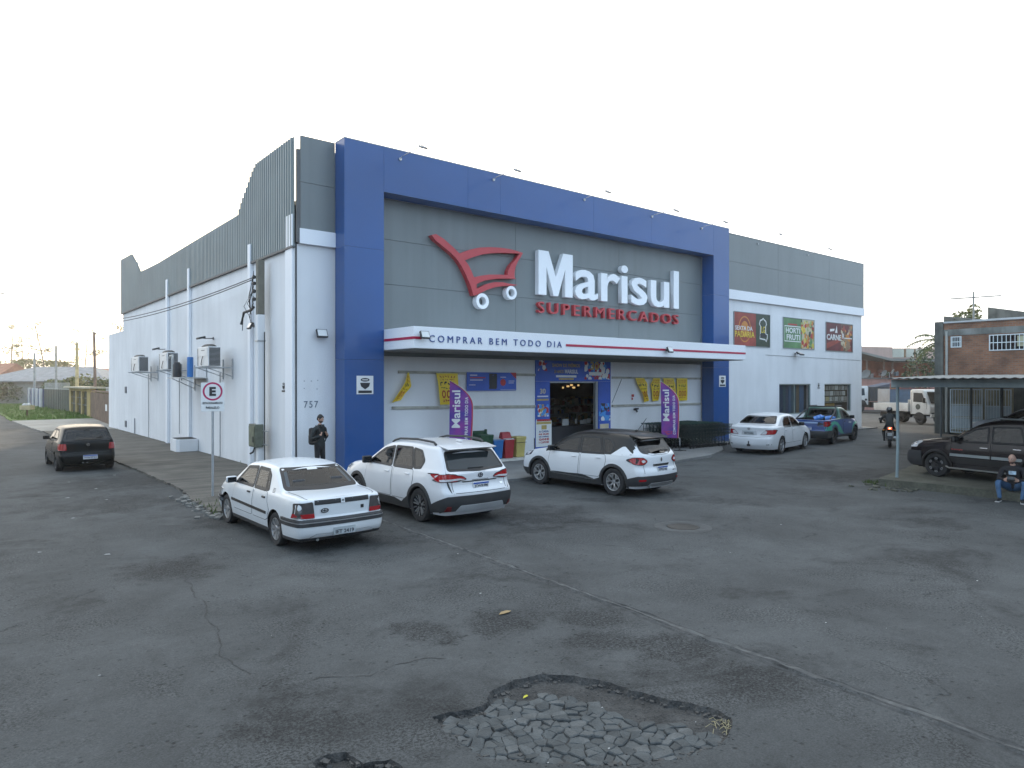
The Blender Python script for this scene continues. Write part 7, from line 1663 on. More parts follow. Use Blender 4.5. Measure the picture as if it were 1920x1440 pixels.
# ---- dark hatchback on the side road
def hatch(lab, loc, rz, pt, grp=None, name="parked_car", plate="IVW5F23", tail=True):
 t_ = thing(name, lab, "car", loc, R(rz), grp)
 c = Car(t_, dict(L=3.93, w=.825, zs=.20, wr=.30, rim_r=.195, tyre_w=.19, arch=.34, axles=(.74, 3.21), rim_style='dark', glass=GLASS_DARK, paint=pt, tumble=.30, g0=.94,
  top=[(0, .96), (.12, 1.02), (.24, 1.20), (.36, 1.34), (.46, 1.385), (.8, 1.415), (1.3, 1.43), (1.8, 1.40), (2.1, 1.32), (2.5, 1.08), (2.72, .96), (2.85, .93), (3.3, .88), (3.7, .76), (3.93, .66)],
  belt=[(0, .98), (1, .95), (2.6, .91), (3.93, .68)], R=[(.2, .12), (.34, .02), (.46, 0), (.56, .015), (.60, .06), (.9, .08), (.98, .10), (1.2, .24), (1.36, .36), (1.42, .42)], F=[(.2, -.12), (.4, 0), (.6, -.03), (.9, -.14)],
  er=[(0, .06), (.5, .09), (2.1, .10), (2.7, .06), (3.93, .08)], crown=[(0, .02), (.6, .03), (2.2, .035), (2.8, .03), (3.93, .02)], taper_r=.08, rc=.13, bulge=.05, lr=.6))
 c.doors([[(1.55, .38), (2.66, .38), (2.74, .62), (2.68, .905), (1.52, .925)]])
 c.panel("side_window", [(2.55, .95), (2.24, 1.18), (2.02, 1.275), (1.60, 1.315), (1.58, .955)], 'side', CAR_GLASS, edge=TRIM, eg=.02, round_=.03, off=.007)
 c.panel("quarter_window", [(1.50, .96), (1.52, 1.315), (1.0, 1.30), (.72, 1.12), (.70, .99)], 'side', CAR_GLASS, edge=TRIM, eg=.02, round_=.05, off=.007)
 c.panel("rear_window", [(-.66, 1.0), (.66, 1.0), (.55, 1.31), (-.55, 1.31)], 'rear', CAR_GLASS, edge=TRIM, eg=.02, round_=.05, off=.006)
 c.panel("windscreen", [(-.64, .98), (.64, .98), (.54, 1.30), (-.54, 1.30)], 'front', CAR_GLASS_BLUE, edge=TRIM, eg=.02, round_=.05, off=.006)
 for sg in (1, -1): c.panel("tail_light", [(sg * q, z) for q, z in ((.58, .70), (.79, .70), (.78, .90), (.60, .90))], 'rear', LRED, off=.014, round_=.03); c.panel("headlight", [(sg * q, z) for q, z in ((.42, .60), (.72, .60), (.72, .74), (.46, .72))], 'front', LCLEAR, off=.012)
 c.panel("tail_light", [(.08, .70), (.22, .70), (.24, .88), (.10, .90)], 'side', LRED, off=.012, round_=.03)
 c.panel("grille", [(-.38, .6), (.38, .6), (.38, .68), (-.38, .68)], 'front', TRIM, off=.010); c.panel("side_moulding", [(1.12, .52), (2.80, .54), (2.80, .575), (1.12, .555)], 'side', TRIM, off=.012, sp_=.12)
 emblem(c, 0, .865, .05); c.plate(.47, plate, 0, y=-.05); c.mirror(2.48, .97, TRIM, .19, .13); c.handle(1.72, .84, pt, .15)
 c.boxpart("wiper", (c.rear_at(-.2, 1.08) - .014, -.22, 1.07), (.02, .46, .022), BLACK, .006, rot=Matrix.Rotation(R(-16), 3, 'X'))
 c.line([(.62, .62), (.60, .70)], 'rear'); c.line([(-.6, .62), (.6, .62)], 'rear', .006)
 mb = MB(); mb.cyl((-1.9, .15, .30), (-1.98, .15, .30), .03, n=8); mb.cyl((-1.9, .03, .30), (-1.98, .03, .30), .03, n=8); mb.build("exhaust", CHROME, t_)
 mb = MB(); mb.cyl((-1.93, -.02, .36), (-1.99, -.02, .36), .03, n=8); mb.build("tow_eye", CHROME, t_); c.open_glass()
 return t_
hatch("glossy black hatchback parked on the side road", (3.50, 27.95, 0), 90.6, BLACK_P, plate="IVW5F23")
hatch("pale silver hatchback behind the black sport utility under the carport", (37.5, 9.7, .2), 84, paint("car_paint_silver", (0.42, 0.44, 0.46), .8, .3)).scale = (1.1, 1.1, 1.1)

# ---- black compact sport utility on the raised slab
def utility():
 t_ = thing("parked_car", "black sport utility with silver side strips parked on the raised slab under the carport", "car", (22.30, 6.47, .2), R(79), None)
 MAR = paint("car_paint_black_cherry", (0.011, 0.007, 0.008), .25, .22); MAR.node_tree.nodes["Principled BSDF"].inputs["Specular IOR Level"].default_value = .25
 c = Car(t_, dict(L=4.20, w=.875, zs=.26, wr=.335, rim_r=.225, tyre_w=.205, arch=.385, axles=(.80, 3.29), rim_style='inset', glass=GLASS_DARK, paint=MAR, tumble=.26, g0=.95,
  top=[(0, 1.10), (.1, 1.18), (.2, 1.45), (.3, 1.58), (.6, 1.62), (1.2, 1.645), (1.7, 1.63), (2.1, 1.57), (2.35, 1.46), (2.7, 1.22), (2.95, 1.10), (3.1, 1.075), (3.5, 1.04), (3.9, .96), (4.1, .84), (4.2, .76)],
  belt=[(0, 1.10), (1, 1.06), (2.6, 1.02), (3.1, 1.0), (4.2, .80)], R=[(.26, .10), (.4, .02), (.55, 0), (.66, .02), (.72, .06), (1.1, .08), (1.3, .14), (1.55, .24), (1.62, .3)], F=[(.26, -.12), (.36, -.01), (.6, 0), (.72, -.06), (.95, -.12), (1.05, -.2)],
  er=[(0, .06), (.4, .09), (2.1, .10), (2.9, .06), (4.2, .07)], crown=[(0, .02), (.6, .03), (2.2, .035), (3.0, .03), (4.2, .02)], taper_r=.06, taper_f=.09, rc=.12, bulge=.05))
 c.doors([[(1.90, .42), (2.84, .42), (2.92, .66), (2.86, 1.0), (1.86, 1.02)], [(1.84, .42), (1.80, 1.02), (1.05, 1.04), (1.03, .86), (1.10, .62), (1.24, .42)]])
 c.panel("side_window", [(2.84, 1.04), (2.56, 1.23), (2.28, 1.39), (1.96, 1.46), (1.94, 1.05)], 'side', CAR_GLASS_BLUE, edge=TRIM, eg=.02, round_=.03, off=.007)
 c.panel("side_window", [(1.84, 1.05), (1.86, 1.47), (1.20, 1.49), (1.06, 1.07)], 'side', CAR_GLASS_BLUE, edge=TRIM, eg=.02, round_=.03, off=.007)
 c.panel("quarter_window", [(1.0, 1.08), (1.10, 1.48), (.62, 1.46), (.45, 1.14)], 'side', CAR_GLASS_BLUE, edge=TRIM, eg=.02, round_=.04, off=.007)
 c.panel("windscreen", [(-.66, 1.13), (.66, 1.13), (.56, 1.47), (-.56, 1.47)], 'front', CAR_GLASS, edge=TRIM, eg=.02, round_=.05, off=.006)
 c.panel("rear_window", [(-.62, 1.12), (.62, 1.12), (.54, 1.50), (-.54, 1.50)], 'rear', CAR_GLASS, edge=TRIM, eg=.02, round_=.05, off=.006)
 c.panel("side_strip", [(1.10, .625), (1.83, .625), (1.83, .70), (1.10, .70)], 'side', M("side_strip_silver", (.30, .33, .33), .4, metal=.5), off=.014, sp_=.1); c.panel("side_strip", [(1.87, .625), (2.90, .625), (2.90, .70), (1.87, .70)], 'side', M("side_strip_silver", (.3, .3, .3)), off=.014, sp_=.1)
 c.panel("lower_cladding", [(1.20, .265), (2.92, .265), (2.92, .60), (1.20, .60)], 'side', M("cladding_dark_brown", (.018, .016, .016), .5), off=.006, sp_=.1)
 mb = MB()
 for sg in (1, -1): mb.tube([(1.15 - 2.1, sg * .88, .31), (1.25 - 2.1, sg * .93, .30), (2.9 - 2.1, sg * .93, .30), (3.0 - 2.1, sg * .88, .33)], .022, 7)
 mb.build("side_step", M("side_step_steel", (.45, .45, .43), .35, metal=.7), t_, smooth=50)
 c.arch_trim(.05, .018, M("cladding_dark_brown", (.02, .02, .02))); c.handle(2.02, .90, CHROME, .20); c.handle(1.22, .92, CHROME, .20); c.mirror(2.72, 1.08, BLACK, .22, .18)
 text_ = text("badge_lettering", "freestyle", t_, PR, 0, 0, w=.30, h=.05, depth=.003, bold=.01); lo, _ = c.hit((2.74, .80), 'left'); text_.location = (2.86 - 2.1, lo.y + .008, .79); text_.rotation_euler = (0, 0, R(180))
 for sg in (1, -1):
  mb = MB(); mb.tube([(.5 - 2.1, sg * .62, 1.62), (.6 - 2.1, sg * .62, 1.68), (1.8 - 2.1, sg * .62, 1.70), (1.95 - 2.1, sg * .62, 1.62)], .022, 7); mb.build("roof_rail", M("roof_rail_grey", (.25, .27, .28), .4, metal=.4), t_, smooth=50)
  c.panel("headlight", [(sg * q, z) for q, z in ((.44, .80), (.80, .80), (.78, .98), (.50, .96))], 'front', LCLEAR, off=.012, round_=.03)
  c.panel("tail_light", [(sg * q, z) for q, z in ((.66, .84), (.80, .84), (.76, 1.12), (.66, 1.1))], 'rear', LRED, off=.012, round_=.03)
 c.panel("headlight", [(3.86, .80), (4.08, .78), (4.04, .95), (3.80, .99)], 'side', LCLEAR, off=.010, round_=.03)
 c.band("bumper", .28, .70, .50, .03, CLAD, end='front'); c.band("bumper", .26, .66, .45, .03, CLAD); c.panel("grille", [(-.4, .74), (.4, .74), (.42, .90), (-.42, .90)], 'front', TRIM, off=.010)
 c.plate(.52, "IQA1B77", 0, end='front'); c.plate(.78, "IQA1B77", 0); emblem(c, 0, .83, .045, 'front', 1.8); c.open_glass()
utility()
# ================================================================ people
SKIN = M("skin", (0.42, 0.245, 0.175), .6, var=.08, scale=20); SKIN2 = M("skin_pale", (0.46, 0.28, 0.21), .6, var=.08, scale=20); HAIR = M("hair_dark", (0.014, 0.011, 0.010), .7, var=.3, scale=60); BEARD = M("beard_stubble", (0.12, 0.075, 0.058), .8, var=.25, scale=80)
EYEW = M("eye_white", (.6, .6, .58), .3); TEETH = M("teeth", (.72, .70, .66), .3); LIP = M("lips", (.30, .10, .085), .5)
def skin_mesh(joints, bones, root, sub=2):
 """joints: name -> (position, radius); bones: (a, b, material index)"""
 names = list(joints); ix = {n: i for i, n in enumerate(names)}
 me = bpy.data.meshes.new("figure"); me.from_pydata([joints[n][0] for n in names], [(ix[a], ix[b]) for a, b, _ in bones], [])
 ob = bpy.data.objects.new("figure", me); COL.objects.link(ob)
 ob.modifiers.new("skin", 'SKIN'); sm_ = ob.modifiers.new("sub", 'SUBSURF'); sm_.levels = sub; sm_.render_levels = sub
 if not me.skin_vertices: me.attributes  # layer is made with the modifier
 for n, sv in zip(names, me.skin_vertices[0].data):
  r = joints[n][1]; sv.radius = (r, r) if not isinstance(r, tuple) else r; sv.use_root = (n == root)
 dg = bpy.context.evaluated_depsgraph_get(); dg.update(); out = bpy.data.meshes.new_from_object(ob.evaluated_get(dg))
 bpy.data.objects.remove(ob)
 segs = [(Vector(joints[a][0]), Vector(joints[b][0]), m, (joints[a][1] if not isinstance(joints[a][1], tuple) else sum(joints[a][1]) / 2), (joints[b][1] if not isinstance(joints[b][1], tuple) else sum(joints[b][1]) / 2)) for a, b, m in bones]
 for p in out.polygons:
  c = p.center; best = None
  for a, b, m, ra, rb in segs:
   d = b - a; t_ = max(0, min(1, (c - a).dot(d) / d.length_squared)); q = (c - a - d * t_).length - (ra + (rb - ra) * t_)
   if best is None or q < best[0]: best = (q, m)
  p.material_index = best[1]; p.use_smooth = True
 return out
def head_mb(skin, hair, beard, smile=True, bald=False):
 """head facing -Y, origin at the chin-neck joint, 0.235 tall; materials 0 skin 1 beard 2 eye 3 dark 4 teeth 5 lips"""
 mb = MB(); n, m = 22, 16; vs = []; c = (0, 0, .125)
 def shape(x, y, z):   # unit sphere -> head
  t_ = max(0, -z); w = 1 - .30 * t_ ** 1.2; f = 1.0
  Y = y * (.098 if y > 0 else .094); X = x * .076 * w
  if z < -.2 and y > 0: Y *= 1 - .35 * t_
  if y < -.75 and z > .1: Y *= .96
  return (X, Y - .012 * t_, c[2] + z * .118)
 rows = []
 for j in range(m + 1):
  a = math.pi * j / m - math.pi / 2; rows.append([])
  for i in range(n):
   t_ = 2 * math.pi * i / n; rows[-1].append(shape(math.cos(a) * math.cos(t_), math.cos(a) * math.sin(t_), math.sin(a)))
 vs = [p for r in rows for p in r]; fs = [(j * n + i, j * n + (i + 1) % n, (j + 1) * n + (i + 1) % n, (j + 1) * n + i) for j in range(m) for i in range(n)]
 mi = []
 for f in fs:
  cx = sum(vs[k][0] for k in f) / 4; cy = sum(vs[k][1] for k in f) / 4; cz = sum(vs[k][2] for k in f) / 4
  mi.append(1 if (beard and cz < .072 and cy < .02) else 0)
 o = len(mb.f); mb.add(vs, fs); mb.mi[o:] = mi
 mb.add([(-.008, -.092, .145), (.008, -.092, .145), (.017, -.09, .103), (-.017, -.09, .103), (0, -.118, .108)], [(0, 1, 4), (1, 2, 4), (2, 3, 4), (3, 0, 4)], 0)      # nose
 for s in (-1, 1):
  mb.sphere((s * .031, -.082, .142), (.013, .010, .007), 2, 8, 5); mb.sphere((s * .031, -.090, .142), (.006, .004, .006), 3, 6, 4)
  mb.cbox((s * .031, -.090, .158), (.030, .010, .006), 3)
  mb.sphere((s * .078, .008, .128), (.010, .020, .030), 0, 8, 6)
 if smile: mb.cbox((0, -.087, .075), (.042, .012, .012), 4); mb.cbox((0, -.088, .083), (.048, .010, .005), 5); mb.cbox((0, -.087, .066), (.040, .010, .006), 5)
 else: mb.cbox((0, -.090, .074), (.044, .010, .010), 5)
 return mb
def hair_cap(parent, mt, M4, top=.02):
 mb = MB(); n, m = 22, 9; vs = []
 for j in range(m + 1):
  a = math.pi / 2 * (1 - j / m * 1.12)
  for i in range(n):
   t_ = 2 * math.pi * i / n; y = math.cos(a) * math.sin(t_); z = math.sin(a)
   front = max(0, -y); z2 = max(z, -.32 + .95 * front) if j > 4 else z
   r = 1.06; vs.append((math.cos(a) * math.cos(t_) * .078 * r, y * .099 * r, .125 + z2 * .118 * 1.05 + top * max(0, z) + .004 * noise.noise(Vector((i * .9, j * .9, 0)))))
 mb.add(vs, [(j * n + i, j * n + (i + 1) % n, (j + 1) * n + (i + 1) % n, (j + 1) * n + i) for j in range(m) for i in range(n)])
 me = mb.mesh("hair", smooth=60); me.transform(M4); return link("hair", me, parent, mt)
def add_hand(J, B, side, wrist, palm_dir, curl_dir, spread, mi, scale=1.0, tag_=""):
 """palm plus four unequal bent fingers and a thumb leaving the palm's side"""
 w = Vector(wrist); p = Vector(palm_dir).normalized(); c = Vector(curl_dir).normalized(); s = Vector(spread).normalized()
 k = lambda n_: n_ + tag_ + side
 J[k("palm")] = (tuple(w + p * .055 * scale), .027 * scale); B.append((k("wrist") if k("wrist") in J else "wrist" + side, k("palm"), mi))
 for i, (l, off) in enumerate(((.070, -.030), (.080, -.010), (.075, .010), (.058, .028))):
  a = w + p * .075 * scale + s * off * scale; b = a + p * l * .5 * scale + c * .012; d = b + (p * .15 + c) * l * .45 * scale; e = d + (c * .4 - p) * l * .4 * scale
  for nm, pos, r in (("a", a, .010), ("b", b, .0095), ("c", d, .009), ("d", e, .008)): J[k("f%d%s" % (i, nm))] = (tuple(pos), r * scale)
  B += [(k("palm"), k("f%da" % i), mi), (k("f%da" % i), k("f%db" % i), mi), (k("f%db" % i), k("f%dc" % i), mi), (k("f%dc" % i), k("f%dd" % i), mi)]
 a = w + p * .03 * scale - s * .03 * scale; b = a - s * .02 * scale + p * .03 * scale + c * .015; d = b + c * .03 * scale + p * .012
 for nm, pos, r in (("a", a, .012), ("b", b, .011), ("c", d, .009)): J[k("t" + nm)] = (tuple(pos), r * scale)
 B += [(k("palm"), k("ta"), mi), (k("ta"), k("tb"), mi), (k("tb"), k("tc"), mi)]
def finish_person(name, lab, loc, rz, J, B, root, head_at, head_rot, mats, head, grp=None):
 body = skin_mesh(J, B, root)
 hm = head.mesh("headshape", smooth=70); M4 = Matrix.Translation(head_at) @ head_rot.to_4x4(); hm.transform(M4)
 bm = bmesh.new(); bm.from_mesh(body); k0 = len(bm.faces); nb = len(mats); bm.from_mesh(hm); bm.faces.ensure_lookup_table()
 for f in bm.faces[k0:]: f.material_index += nb
 me = bpy.data.meshes.new(name); bm.to_mesh(me); bm.free()
 o = link(name, me, None, mats + [SKIN if 'standing' in lab else SKIN2, BEARD, EYEW, HAIR, TEETH, LIP]); o.location = loc; o.rotation_euler = (0, 0, rz)
 tag(o, lab, "person", grp); return o, M4
CL_K = M("black_jacket", (0.016, 0.020, 0.021), .8, var=.25, scale=8, bump=.3, bscale=25); CL_T = M("black_trousers", (0.011, 0.011, 0.013), .85, var=.2, scale=8); SHOE = M("black_shoes", (.012, .012, .012), .6); SOLE = M("shoe_sole_white", (.45, .45, .44), .6); JEAN = M("blue_jeans", (0.045, 0.105, 0.20), .85, var=.25, scale=6, bump=.2, bscale=60)

# standing man with a backpack, gripping both straps
J = {"pelvis": ((0, .01, .98), (.155, .115)), "waist": ((0, .01, 1.12), (.160, .115)), "chest": ((0, .01, 1.32), (.185, .125)), "upper": ((0, .015, 1.44), (.135, .095)), "neck": ((0, .005, 1.535), .058), "headbase": ((0, -.005, 1.60), .055)}
B = [("pelvis", "waist", 0), ("waist", "chest", 0), ("chest", "upper", 0), ("upper", "neck", 0), ("neck", "headbase", 2)]
for s, q in (("L", 1), ("R", -1)):
 J.update({"hip" + s: ((q * .09, .01, .88), .095), "knee" + s: ((q * .115, -.01, .49), .066), "ankle" + s: ((q * .125, .02, .10), .046), "heel" + s: ((q * .125, .03, .045), .042), "toe" + s: ((q * .15, -.15, .032), .035),
              "shoulder" + s: ((q * .20, .02, 1.43), .074), "elbow" + s: ((q * .285, .07, 1.15), .054), "wrist" + s: ((q * .135, -.165, 1.235), .036)})
 B += [("pelvis", "hip" + s, 1), ("hip" + s, "knee" + s, 1), ("knee" + s, "ankle" + s, 1), ("ankle" + s, "heel" + s, 3), ("heel" + s, "toe" + s, 3), ("upper", "shoulder" + s, 0), ("shoulder" + s, "elbow" + s, 0), ("elbow" + s, "wrist" + s, 0)]
 add_hand(J, B, s, J["wrist" + s][0], (-q * .35, .10, .9), (-q * .5, .5, 0), (0, -.8, .1), 2)
man, M4 = finish_person("person", "standing man in black jacket and trousers, smiling, gripping his backpack straps", (8.38, 19.2, .085), R(20), J, B, "pelvis", (0, -.015, 1.585), Matrix.Rotation(R(18), 3, 'Z'), [CL_K, CL_T, SKIN, SHOE], head_mb(SKIN, HAIR, True))
hair_cap(man, HAIR, M4, .022)
mb = MB()
for s in (-1, 1): mb.cbox((s * .035, -.118, 1.50), (.07, .03, .05), rot=Matrix.Rotation(s * .5, 3, 'Y'))
mb.cbox((0, -.05, 1.535), (.15, .12, .05)); mb.build("collar", CL_K, man, bevel=.015)
bp = thing("backpack", "black backpack worn on the standing man's back", "backpack", man.location, R(20)); bp.location = (8.38, 19.2, .085)
mb = MB(); mb.cbox((0, .215, 1.21), (.33, .19, .50)); mb.build("bag", M("backpack_black", (.013, .013, .015), .8, var=.2), bp, bevel=.06, smooth=60)
mb = MB(); mb.cbox((0, .325, 1.12), (.24, .06, .24)); mb.build("pocket", M("backpack_black", (.013, .013, .015)), bp, bevel=.025, smooth=60)
for s in (-1, 1):
 mb = MB(); mb.tube([(s * .11, .14, 1.42), (s * .125, .03, 1.525), (s * .13, -.10, 1.44), (s * .12, -.15, 1.32), (s * .12, -.14, 1.18), (s * .19, .0, 1.05), (s * .17, .14, 1.02)], .018, 6); mb.build("strap", M("backpack_strap", (.02, .02, .022), .7), bp)

# bald man sitting on the kerb with a remote control
J = {"pelvis": ((.0, .06, .12), (.16, .125)), "waist": ((0, .045, .26), (.165, .12)), "chest": ((0, -.01, .45), (.185, .125)), "upper": ((0, -.04, .56), (.135, .095)), "neck": ((0, -.055, .645), .060), "headbase": ((0, -.075, .70), .056)}
B = [("pelvis", "waist", 0), ("waist", "chest", 0), ("chest", "upper", 0), ("upper", "neck", 0), ("neck", "headbase", 2)]
for s, q in (("L", 1), ("R", -1)):
 J.update({"hip" + s: ((q * .10, .0, .10), .10), "knee" + s: ((q * .27, -.40, .27), .070), "ankle" + s: ((q * .22, -.48, -.10), .046), "heel" + s: ((q * .22, -.46, -.155), .042), "toe" + s: ((q * .25, -.65, -.168), .034),
              "shoulder" + s: ((q * .20, -.03, .55), .076), "elbow" + s: ((q * .28, -.14, .30), .056), "wrist" + s: ((q * .125, -.36, .315), .036)})
 B += [("pelvis", "hip" + s, 1), ("hip" + s, "knee" + s, 1), ("knee" + s, "ankle" + s, 1), ("ankle" + s, "heel" + s, 3), ("heel" + s, "toe" + s, 3), ("upper", "shoulder" + s, 0), ("shoulder" + s, "elbow" + s, 0), ("elbow" + s, "wrist" + s, 0)]
 add_hand(J, B, s, J["wrist" + s][0], (-q * .35, -.9, .05), (-q * .7, .1, .3), (0, 0, -1), 2)
KERB_MAN = (20.16, 5.55, .2)
man2, M4 = finish_person("person", "bald man in black sweater and blue jeans sitting on the kerb holding a remote control", KERB_MAN, R(-80), J, B, "pelvis", (0, -.09, .675), Matrix.Rotation(R(-20), 3, 'Z') @ Matrix.Rotation(R(12), 3, 'X'), [M("black_sweater", (.014, .014, .017), .85, var=.2), JEAN, SKIN2, SHOE], head_mb(SKIN2, HAIR, True, smile=False))
mb = MB()
for q in (1, -1): mb.add([(q * .22 - .045, -.43, -.198), (q * .22 + .045, -.43, -.198), (q * .25 + .045, -.70, -.198), (q * .25 - .045, -.70, -.198), (q * .22 - .045, -.43, -.176), (q * .22 + .045, -.43, -.176), (q * .25 + .045, -.70, -.180), (q * .25 - .045, -.70, -.180)], [(0, 3, 2, 1), (4, 5, 6, 7), (0, 1, 5, 4), (1, 2, 6, 5), (2, 3, 7, 6), (3, 0, 4, 7)])
mb.build("shoe_sole", SOLE, man2, bevel=.008)
mb = MB(); mb.cbox((0, -.155, .47), (.15, .012, .09), rot=Matrix.Rotation(-.2, 3, 'X')); mb.build("shirt_print", M("shirt_print_pale_blue", (.30, .40, .48), .7, var=.5, scale=14), man2, bevel=.005)
rc = thing("remote_control", "dark drone remote control held in the seated man's hands", "remote control", KERB_MAN, R(-80)); mb = MB(); mb.cbox((0, -.44, .335), (.17, .09, .045), rot=Matrix.Rotation(.4, 3, 'X')); mb.build("casing", BLACK, rc, bevel=.015); mb = MB(); mb.cbox((0, -.47, .375), (.15, .012, .08), rot=Matrix.Rotation(-.6, 3, 'X')); mb.build("screen", CAR_GLASS, rc, bevel=.004)
mb = MB()
for q in (-1, 1): mb.cyl((q * .05, -.45, .36), (q * .05, -.455, .385), .007, n=6)
mb.build("control_stick", BLACK, rc)

# motorcycle ridden away from the camera
MLOC, MRZ = (32.75, 13.68, 0), R(24)
mc = thing("motorcycle", "dark motorcycle with a lit red tail lamp ridden away past the carport", "motorcycle", MLOC, MRZ); DK = M("motorcycle_black", (.014, .014, .016), .35, coat=.5)
for nm, x in (("front", .68), ("rear", -.62)):
 e = bpy.data.objects.new("wheel", None); COL.objects.link(e); e.parent = mc; e.location = (x, 0, .31)
 mb = MB(); w_ = .05 if x > 0 else .065; mb.lathe([(.22, -w_), (.28, -w_), (.305, -w_ * .5), (.31, 0), (.305, w_ * .5), (.28, w_), (.22, w_), (.22, -w_)], axis='Y', n=28); mb.build("tyre", RUBBER, e, smooth=50)
 mb = MB(); mb.lathe([(.225, -.03), (.225, .03), (.20, .03), (.20, -.03), (.225, -.03)], axis='Y', n=24)
 for i in range(6): a = i * math.pi / 3; mb.cyl((0, 0, 0), (.21 * math.cos(a), 0, .21 * math.sin(a)), .014, n=5)
 mb.cyl((0, -.06, 0), (0, .06, 0), .035, n=8); mb.build("rim", ALLOY_D, e)
mb = MB(); mb.tube([(.45, 0, .95), (.2, 0, .72), (-.1, 0, .45), (-.62, .08, .31)], .03, 6); mb.tube([(.3, 0, .80), (-.3, 0, .72), (-.75, 0, .80)], .028, 6); mb.tube([(-.1, 0, .45), (-.62, -.08, .31)], .03, 6); mb.build("frame", DK, mc)
mb = MB(); mb.sphere((.18, 0, .86), (.28, .14, .13), n=14, m=8); mb.build("fuel_tank", DK, mc, smooth=60)
mb = MB(); mb.cbox((-.30, 0, .82), (.66, .24, .09)); mb.build("seat", BLACK, mc, bevel=.035, smooth=60)
mb = MB(); mb.cbox((.10, 0, .46), (.38, .28, .34)); mb.build("engine", M("engine_grey", (.10, .10, .10), .5, metal=.6), mc, bevel=.04)
mb = MB()
for q in (-.09, .09): mb.tube([(.50, q, .98), (.68, q, .31)], .022, 6)
mb.build("fork", STEEL, mc)
mb = MB(); mb.tube([(.28, -.36, 1.06), (.42, -.2, 1.04), (.46, 0, 1.02), (.42, .2, 1.04), (.28, .36, 1.06)], .014, 6); mb.build("handlebar", BLACK, mc)
for q in (-1, 1):
 mb = MB(); mb.tube([(.36, q * .26, 1.05), (.34, q * .34, 1.20)], .008, 5); mb.cbox((.33, q * .36, 1.22), (.03, .13, .08)); mb.build("mirror", BLACK, mc, bevel=.01)
mb = MB(); mb.prism([(-.50, .82), (-.82, .93), (-.86, .84), (-.70, .72), (-.55, .72)], 'Y', -.11, .11); mb.build("tail_fairing", DK, mc, bevel=.03, smooth=60)
mb = MB(); mb.cbox((-.865, 0, .855), (.04, .15, .09)); mb.build("tail_lamp", M("tail_lamp_lit", (.5, .02, .01), .3, emit=(1.0, .10, .03, 2.6)), mc, bevel=.015)
mb = MB(); mb.sphere((-.885, .01, .855), (.01, .035, .028), n=8, m=5); mb.build("tail_bulb", M("tail_bulb_lit", (1, .6, .3), .3, emit=(1.0, .62, .28, 5.0)), mc)
mb = MB(); mb.prism([(-.70, .72), (-.86, .60), (-.95, .38), (-.90, .38), (-.74, .62)], 'Y', -.10, .10); mb.build("mudguard", BLACK, mc, bevel=.01)
mb = MB(); mb.cbox((-.93, 0, .60), (.012, .19, .15), rot=Matrix.Rotation(R(-18), 3, 'Y')); mb.build("licence_plate", PLATE, mc, bevel=.003)
mb = MB(); mb.tube([(.2, -.14, .30), (-.2, -.17, .28), (-.45, -.18, .36)], .03, 6); mb.cyl((-.40, -.18, .34), (-.85, -.19, .48), .05, n=10); mb.build("exhaust", STEEL, mc, smooth=40)
for q in (-1, 1):
 mb = MB(); mb.tube([(-.76, q * .10, .78), (-.78, q * .24, .78)], .01, 5); mb.sphere((-.78, q * .25, .78), .03, n=8, m=5); mb.build("indicator", M("indicator_amber", (.5, .2, .02), .3), mc)
J = {"pelvis": ((-.28, 0, .93), (.15, .13)), "waist": ((-.24, 0, 1.06), (.16, .125)), "chest": ((-.13, 0, 1.26), (.19, .135)), "upper": ((-.08, 0, 1.38), (.14, .10)), "neck": ((-.04, 0, 1.46), .065), "headbase": ((-.01, 0, 1.52), .07)}
B = [("pelvis", "waist", 0), ("waist", "chest", 0), ("chest", "upper", 0), ("upper", "neck", 0), ("neck", "headbase", 0)]
for s, q in (("L", 1), ("R", -1)):
 J.update({"hip" + s: ((-.24, q * .10, .90), .10), "knee" + s: ((.14, q * .24, .66), .07), "ankle" + s: ((-.10, q * .20, .34), .048), "heel" + s: ((-.12, q * .20, .29), .045), "toe" + s: ((.06, q * .21, .27), .036),
              "shoulder" + s: ((-.08, q * .21, 1.37), .078), "elbow" + s: ((.05, q * .36, 1.14), .058), "wrist" + s: ((.22, q * .34, 1.08), .042)})
 B += [("pelvis", "hip" + s, 1), ("hip" + s, "knee" + s, 1), ("knee" + s, "ankle" + s, 1), ("ankle" + s, "heel" + s, 3), ("heel" + s, "toe" + s, 3), ("upper", "shoulder" + s, 0), ("shoulder" + s, "elbow" + s, 0), ("elbow" + s, "wrist" + s, 0)]
 add_hand(J, B, s, J["wrist" + s][0], (1, 0, -.1), (.1, 0, -1), (0, q, 0), 2)
rider, M4 = finish_person("person", "motorcycle rider in dark jacket and helmet seen from behind", MLOC, MRZ, J, B, "pelvis", (0.0, 0, 1.50), Matrix.Rotation(R(90), 3, 'Z'), [CL_K, CL_T, M("glove_black", (.012, .012, .012), .7), SHOE], head_mb(SKIN, HAIR, False))
rider.name = "person"
hl = MB(); hl.sphere((.0, 0, 1.64), (.145, .125, .145), n=18, m=12); hl.cbox((.06, 0, 1.54), (.17, .20, .08)); hl.build("helmet", M("helmet_black", (.012, .012, .014), .25, coat=.8), rider, smooth=60)
MB().box((-.150, -.07, 1.70), (-.138, .07, 1.715)).box((-.152, -.06, 1.655), (-.140, .06, 1.667)).build("helmet_stripe", M("helmet_stripe_grey", (.45, .47, .47), .4), rider)
MB().cbox((-.29, .0, 1.16), (.012, .12, .015)).build("reflective_strip", M("reflective_strip", (.5, .5, .5), .3), rider)
